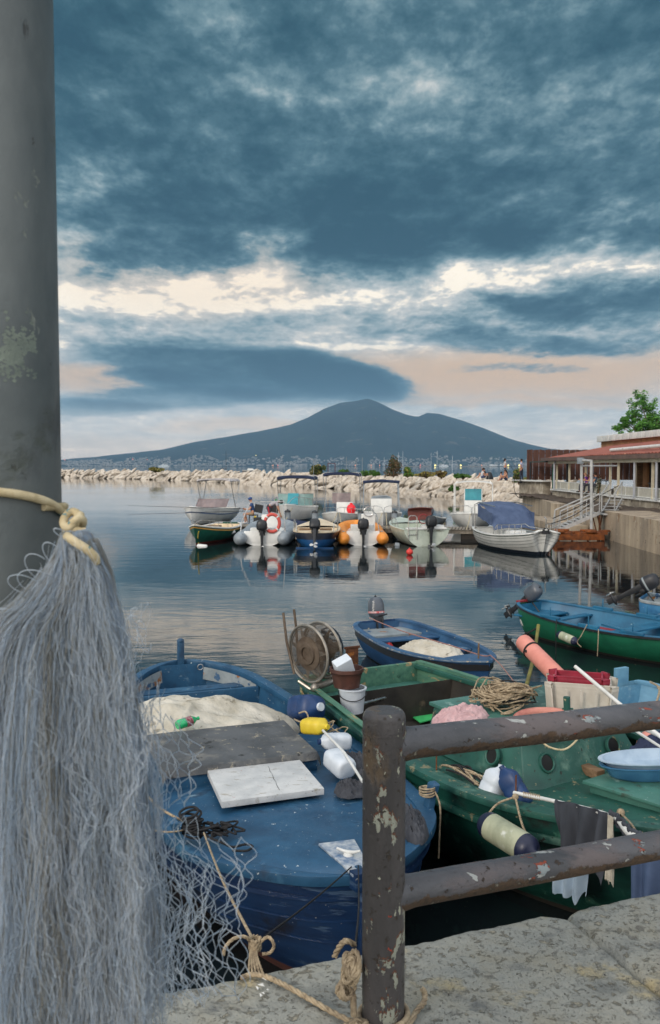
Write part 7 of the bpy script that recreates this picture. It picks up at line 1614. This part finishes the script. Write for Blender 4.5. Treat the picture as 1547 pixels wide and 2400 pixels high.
# white pipe lying along the roof edge, kept as roof part
mb.tube([(XT+.1,47.5,4.20),(XT+1.0,20,4.55)], .09, 8); RP('roof_pipe', mb, M_white)
for y in (58.6,54.4,44.9,39.2,36.9): 
    pass
posts_y = [59.3, 56.2, 52.6, 48.0, 45.9, 43.4, 41.0, 38.9, 35.4, 31.5]
for y in posts_y:
    mb = MB(); xx = XT if y < 47.5 else XT+.25; mb.box((xx, y, (ZT+3.52)/2+.03), (.11,.11,3.52-ZT)); RP('terrace_post', mb, M_beam)
for y in (58.4, 43.0, 40.1): mb = MB(); xx = XT-.12; mb.tube([(xx+.1,y,3.66),(xx-.05,y,3.5),(xx-.05,y,ZT+.0)], .065, 8); RP('downpipe', mb, mat('grey_pipe', (176,180,188), rough=.5))
def panelrail(y0, y1, x, n):
    for k in range(n):
        a, b = y0+(y1-y0)*k/n, y0+(y1-y0)*(k+1)/n; mb = MB()
        mb.box((x,(a+b)/2,ZT+.54), (.06,b-a,.05)); mb.box((x,(a+b)/2,ZT+.08), (.06,b-a,.05)); mb.box((x,a,ZT+.3), (.055,.05,.50)); q = RP('railing_panel', mb, M_white); mb = MB(); mb.box((x,(a+b)/2,ZT+.31), (.02,b-a-.05,.42)); part('panel_infill', mb, M_panel, q, world=True)
panelrail(47.9, 60, XT+.25, 7); panelrail(20, 46.6, XT, 14)
# glazed inner front: dark windows between ochre piers
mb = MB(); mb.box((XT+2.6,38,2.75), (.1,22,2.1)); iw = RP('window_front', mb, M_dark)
for y in (48.6,46.0,43.5,41.2,39.0,36.8,34.6): mb = MB(); mb.box((XT+2.5,y,2.75), (.18,.34 if y != 48.6 else .6,2.1)); part('window_pier', mb, M_ochre, iw, world=True)
M_cur = mat('patterned_curtain', (92,88,84), (40,38,38), s=9, stretch=(1,4,.6), rough=.8, bump=.1)
for y in (47.2,44.8,42.3,40.1,37.9,35.7): mb = MB(); mb.box((XT+2.52,y,2.80), (.03,1.3,1.9)); part('curtain', mb, M_cur, iw, world=True)
mb = MB(); mb.box((XT+2.4,49.4,2.7), (.4,.5,2.1)); part('brown_pillar', mb, M_wood, iw, world=True)
# upper storey with white parapet
mb = MB(); mb.box((24.2,40.5,4.85), (8,46.5,1.1)); up4 = RP('upper_wall', mb, M_ochre)
mb = MB()
for k in range(34): y = 17.6+1.38*k; mb.box((20.05,y,5.32), (.34,1.34,.42))
for k in range(6): mb.box((20.9+1.38*k,63.9,5.32), (1.34,.34,.42))
RP('parapet', mb, M_white, bevel=.02)
mb = MB(); mb.box((24.2,40.5,5.42), (7.9,46.4,.06)); RP('flat_roof', mb, M_fas)
# steel bracket lamp and white stair poles
M_wsteel = mat('white_steel', (186,186,184), (158,158,156), s=4, rough=.5, bump=.1, wear=[((150,110,74), 5, .66, .05)])
st = thing('boat_stairs', 'white steel stairs leading down from the terrace to a rusty landing', 'stairs', (12.6,39,0))
def SP(nm, mb, m=None, **k): return part(nm, mb, m or M_wsteel, st, world=True, **k)
ys = 38.6
for px, pt_, pb_, y in ((1363,1088,1216,38.8),(1386,1078,1240,37.8)):
    mb = MB(); a, b = PY(px,pt_,y), PY(px,pb_,y); mb.tube([a, b], .065, 8); SP('mast_post', mb)
mb = MB(); a, b = PY(1363,1092,38.8), PY(1446,1092,42); mb.tube([a, b], .04, 6); mb.tube([PY(1386,1080,37.8), PY(1358,1079,38.8)], .05, 6); SP('cross_bar', mb)
tp_, bt_ = PY(1405,1202,38.6), PY(1313,1242,38.6)
for dy in (0, .95):
    mb = MB(); a, b = tp_+Vector((0,dy,0)), bt_+Vector((0,dy,0)); mb.beam(a, b, .05, .16); SP('stringer', mb)
    mb = MB(); h_ = Vector((0,0,.85)); mb.tube([a+h_, b+h_], .03, 6); mb.tube([a+h_*.5, b+h_*.5], .02, 6)
    mb.tube([b+h_, b+Vector((-.1,0,.0))], .03, 6)
    for k in range(4): q = a.lerp(b, k/3); mb.tube([q, q+h_], .025, 6)
    SP('handrail', mb)
for k in range(9): q = tp_.lerp(bt_, (k+.5)/9)+Vector((0,.47,.03)); mb = MB(); mb.box(q, (.26,.92,.03)); SP('tread', mb)
mb = MB(); mb.box(PY(1425,1204,39.1)+Vector((.1,0,0)), (1.0,1.3,.06)); SP('upper_landing', mb)
a = PY(1443,1172,42.5); b = PY(1425,1203,39.6)
for dx in (-.3,.3):
    mb = MB(); mb.tube([b+Vector((dx,0,.9)), a+Vector((dx,0,.9))], .03, 6); mb.tube([b+Vector((dx,0,0)), b+Vector((dx,0,.9))], .03, 6); mb.tube([a+Vector((dx,0,0)), a+Vector((dx,0,.9))], .03, 6); mb.beam(b+Vector((dx,0,0)), a+Vector((dx,0,0)), .05, .12); SP('upper_handrail', mb)
for k in range(5): q = b.lerp(a, k/4); mb = MB(); mb.box(q, (.8,.25,.03)); SP('tread', mb)
mb = MB()
for x0, x1 in ((1400,1412),(1412,1400),(1388,1402)): mb.tube([PY(x0,1206,39), PY(x1,1262,39)], .03, 6)
mb.tube([PY(1405,1206,38.7), PY(1405,1266,38.7)], .04, 6); SP('brace', mb, M_rust)
mb = MB(); rk = random.Random(3); c = PY(1356,1256,38.2)
M_vr = mat('heavy_rust', (150,84,38), (78,44,26), s=3, rough=.95, bump=.8, bs=12, bd=.03)
mb.box((c.x,c.y,.32), (2.3,1.0,.10)); mb.box((c.x-.1,c.y-.5,.17), (2.2,.06,.28))
for k in range(14): mb.box((c.x+rk.uniform(-1.1,1.1), c.y-.45+rk.uniform(-.1,.5), .38+rk.uniform(-.1,.08)), (rk.uniform(.2,.6),.25,.08), rz=rk.uniform(-.6,.6))
for x in (-1,-.4,.3,1): mb.tube([(c.x+x,c.y-.4,.3),(c.x+x,c.y-.4,-.8)], .05, 6)
SP('rusty_landing', mb, M_vr, bevel=.01)
mb = MB(); p = PY(1360,1080,38.6); mb.box(p, (.26,.2,.28)); mb.beam(p+Vector((0,0,.12)), p+Vector((.45,.2,.02)), .05,.05); sl = solo('flood_lamp', mb, M_grey, 'grey floodlight box mounted on the white pole at the stairs', 'lamp', bevel=.02)
# string of rope along the pole, catenary lines
mb = MB(); twist(mb, [PY(1296,1215,34), PY(1350,1190,37), PY(1400,1165,40), PY(1450,1138,44)], .018, 16); twist(mb, [PY(1290,1228,34), PY(1350,1205,37), PY(1405,1165,40)], .018, 16)
solo('mooring_rope', mb, M_ropedk, 'dark ropes slung from the clinker boat up to the terrace', 'rope')
# brown wooden fence and canopy frame
M_bf = mat('brown_fence', (96,62,50), (66,44,38), s=2, stretch=(8,8,.6), rough=.8, bump=.4)
fz0, fz1 = 2.25, 4.58; fe = thing('wooden_fence', 'tall dark brown picket fence at the end of the terrace', 'fence', (17.5,66,ZT))
mb = MB()
for k in range(30): x = 15.30+.235*k; mb.box((x,66.0+(.07 if k % 2 else 0),(fz0+fz1)/2+.02*math.sin(k*2.1)), (.25 if k % 2 else .2,.03,fz1-fz0))
part('pickets', mb, M_bf, fe, world=True); mb = MB(); mb.box((18.8,66.1,4.3), (7,.06,.1)); mb.box((18.8,66.1,2.6), (7,.06,.1)); part('fence_rail', mb, M_bf, fe, world=True)
mb = MB()
for k in range(22): y = 66.0-.235*k; mb.box((15.28,y,(fz0+fz1)/2), (.03,.16,fz1-fz0)) if k < 1 else None
for k in range(28): x = 22.3+.235*k; mb.box((x,66.0+(.07 if k % 2 else 0),(fz0+fz1)/2), (.24,.03,fz1-fz0))
part('pickets', mb, M_bf, fe, world=True)
cf = thing('canopy_frame', 'flat dark green canopy frame on two black posts before the brown fence', 'canopy', (16.2,64,ZT)); mb = MB(); mb.beam((15.3,65.5,3.62),(15.4,61,3.66),.06,.06); mb.beam((15.3,65.5,3.62),(18.2,65.2,3.66),.06,.06); mb.beam((15.4,61,3.66),(18.0,61,3.68),.06,.06); mb.box((16.7,63.2,3.66), (2.7,4.2,.02)); part('frame', mb, mat('dark_green_paint', (34,62,54), rough=.5), cf, world=True)
for x, y in ((15.35,65.4),(17.0,61.2),(18.2,65.2)): mb = MB(); mb.tube([(x,y,ZT+.3),(x,y,3.64)], .07, 6); part('post', mb, M_black, cf, world=True)
mb = MB(); mb.tube([(15.9,60.9,ZT-.2),(15.9,60.9,3.7)], .06, 6); solo('dark_post', mb, M_gg, 'dark green post at the near corner of the canopy frame', 'post')
# diners and furniture on the terrace
for px, c_, lb, y in ((1376,(120,60,160),'bald diner in a purple shirt seated on the terrace',52.5),(1387,(214,52,130),'diner in a magenta shirt seated on the terrace',51.5),(1399,(70,96,120),'grey haired diner in a dark blue shirt seated on the terrace',50.5)):
    x = (px-CX)/F*y; J2 = {k: (v[0], v[1], v[2]+.36) for k, v in SIT.items()}; J2['ftL'] = (.45,.1,.08); J2['ftR'] = (.45,-.1,.08); J2['toL'] = (.6,.1,.03); J2['toR'] = (.6,-.1,.03); J2['knL'] = (.42,.1,.5); J2['knR'] = (.42,-.1,.5)
    person(lb, (x, y, ZT), 2.8, J2, shirt=c_, shorts=(60,60,70), hair=False if 'bald' in lb else True, shoes=(50,50,50), legs=1.2)
    chair2 = thing('terrace_chair', 'dark chair under the '+lb.split(' seated')[0], 'chair', (x, y, ZT), 2.8, 'dark chairs on the terrace'); mb = MB(); mb.box((0,0,.43), (.45,.45,.05)); part('seat', mb, M_black, chair2); mb = MB(); mb.box((-.22,0,.68), (.04,.45,.5)); part('backrest', mb, M_black, chair2)
    for sx_, sy_ in ((1,1),(1,-1),(-1,1),(-1,-1)): mb = MB(); mb.tube([(sx_*.2,sy_*.2,.42),(sx_*.2,sy_*.2,0)], .02, 5); part('leg', mb, M_black, chair2)
for i, (y, x) in enumerate(((51.2,16.3),(57,17.2),(43.5,16.8))):
    t_ = thing('terrace_table', ('dark table in front of the three diners','table with an orange cloth near the brown fence','dark table behind the near railing panels')[i], 'table', (x,y,ZT)); mb = MB(); mb.box((0,0,.74), (.9,.9,.04)); part('table_top', mb, M_black if i != 1 else mat('orange_cloth', (226,140,60), rough=.8), t_)
    for sx_, sy_ in ((1,1),(1,-1),(-1,1),(-1,-1)): mb = MB(); mb.tube([(sx_*.38,sy_*.38,.72),(sx_*.38,sy_*.38,0)], .025, 5); part('leg', mb, M_black, t_)
# ivy on pillar, bent hoop on the rocks
bush('ivy climbing the dark pillar beside the stairs', Vector((15.6,49.6,ZT)), .16, 1.3, M_leafd, n=420, ls=.05, seed=33, name='ivy', m2=mat('pale_flower', (210,206,190), rough=.7))
mb = MB(); c = PY(1218,1135,64.5); mb.tube([c+Vector((.42*math.cos(a), .05, 1.0*math.sin(a))) for a in (math.pi*.35+math.pi*1.25*i/24 for i in range(25))], .022, 6)
for k in range(7): mb.tube([c+Vector((.2,.1,.1)), c+Vector((-.6-.25*k, .1, 1.9-.30*k))], [.015,.006], 5)
solo('bent_canes', mb, M_ropedk, 'bent dark canes and thin rods sticking out at the end of the rocks', 'canes')
# ================================================================ tree above the restaurant
def tree(label, base, H_, crowns, seed, m, m2):
    r_ = random.Random(seed); t_ = thing('tree', label, 'tree', base); mb = MB(); mb.tube([(0,0,0),(.08,0,H_*.35),(-.05,0,H_*.62),(.02,0,H_*.85)], [.22,.17,.10,.04], 8)
    for c, r in crowns: mb.tube([(.02,0,H_*.4),(c.x*.5,c.y*.5,(H_*.45+c.z)/2),tuple(c)], [.09,.06,.02], 6)
    part('trunk', mb, mat('bark', (120,104,88), (84,70,58), s=6, rough=.9, bump=.6), t_); mb = MB()
    for c, r in crowns:
        subs = [(c+Vector((r_.gauss(0,.5), r_.gauss(0,.5), r_.gauss(0,.45)))*1.0 if False else c+Vector((r_.gauss(0,.48)*r, r_.gauss(0,.48)*r, r_.gauss(0,.42)*r)), r*r_.uniform(.28,.48)) for _ in range(int(10+r*6))]
        for i in range(int(950*r*r)+160):
            sc_, sr = r_.choice(subs); d = Vector((r_.gauss(0,1), r_.gauss(0,1), r_.gauss(0,1))).normalized()*sr*r_.random()**.45; p = sc_+d
            a = Vector((r_.gauss(0,1), r_.gauss(0,1), r_.gauss(0,.7))).normalized(); b = a.orthogonal().normalized(); s_ = r_.uniform(.06,.13); mb.mi = 1 if r_.random() < .35 else 0
            mb.add([p-a*s_, p+b*s_*.55, p+a*s_, p-b*s_*.55], [(0,1,2,3)])
    mb.mi = 0; part('crown', mb, [m, m2], t_, smooth=0, weld=False)
M_tl, M_td = leafmat('tree_leaf', (92,142,58), (64,110,44)), leafmat('tree_leaf_dark', (62,108,42), (44,84,34))
tb0 = Vector((24.6,64.5,ZT)); kk = 64.5/2000
cro = []
for px, py, r in ((1512,955,.85),(1500,938,.6),(1522,985,.95),(1475,988,.55),(1458,1000,.5),(1486,975,.5),(1545,990,.8),(1500,1005,.7),(1560,965,.7),(1530,1010,.9),(1465,985,.35)):
    p = PY(px, py, 64.5); cro.append((p-tb0, r))
tree('bright green tree rising behind the restaurant roof', tb0, 6.2, cro, 5, M_tl, M_td)
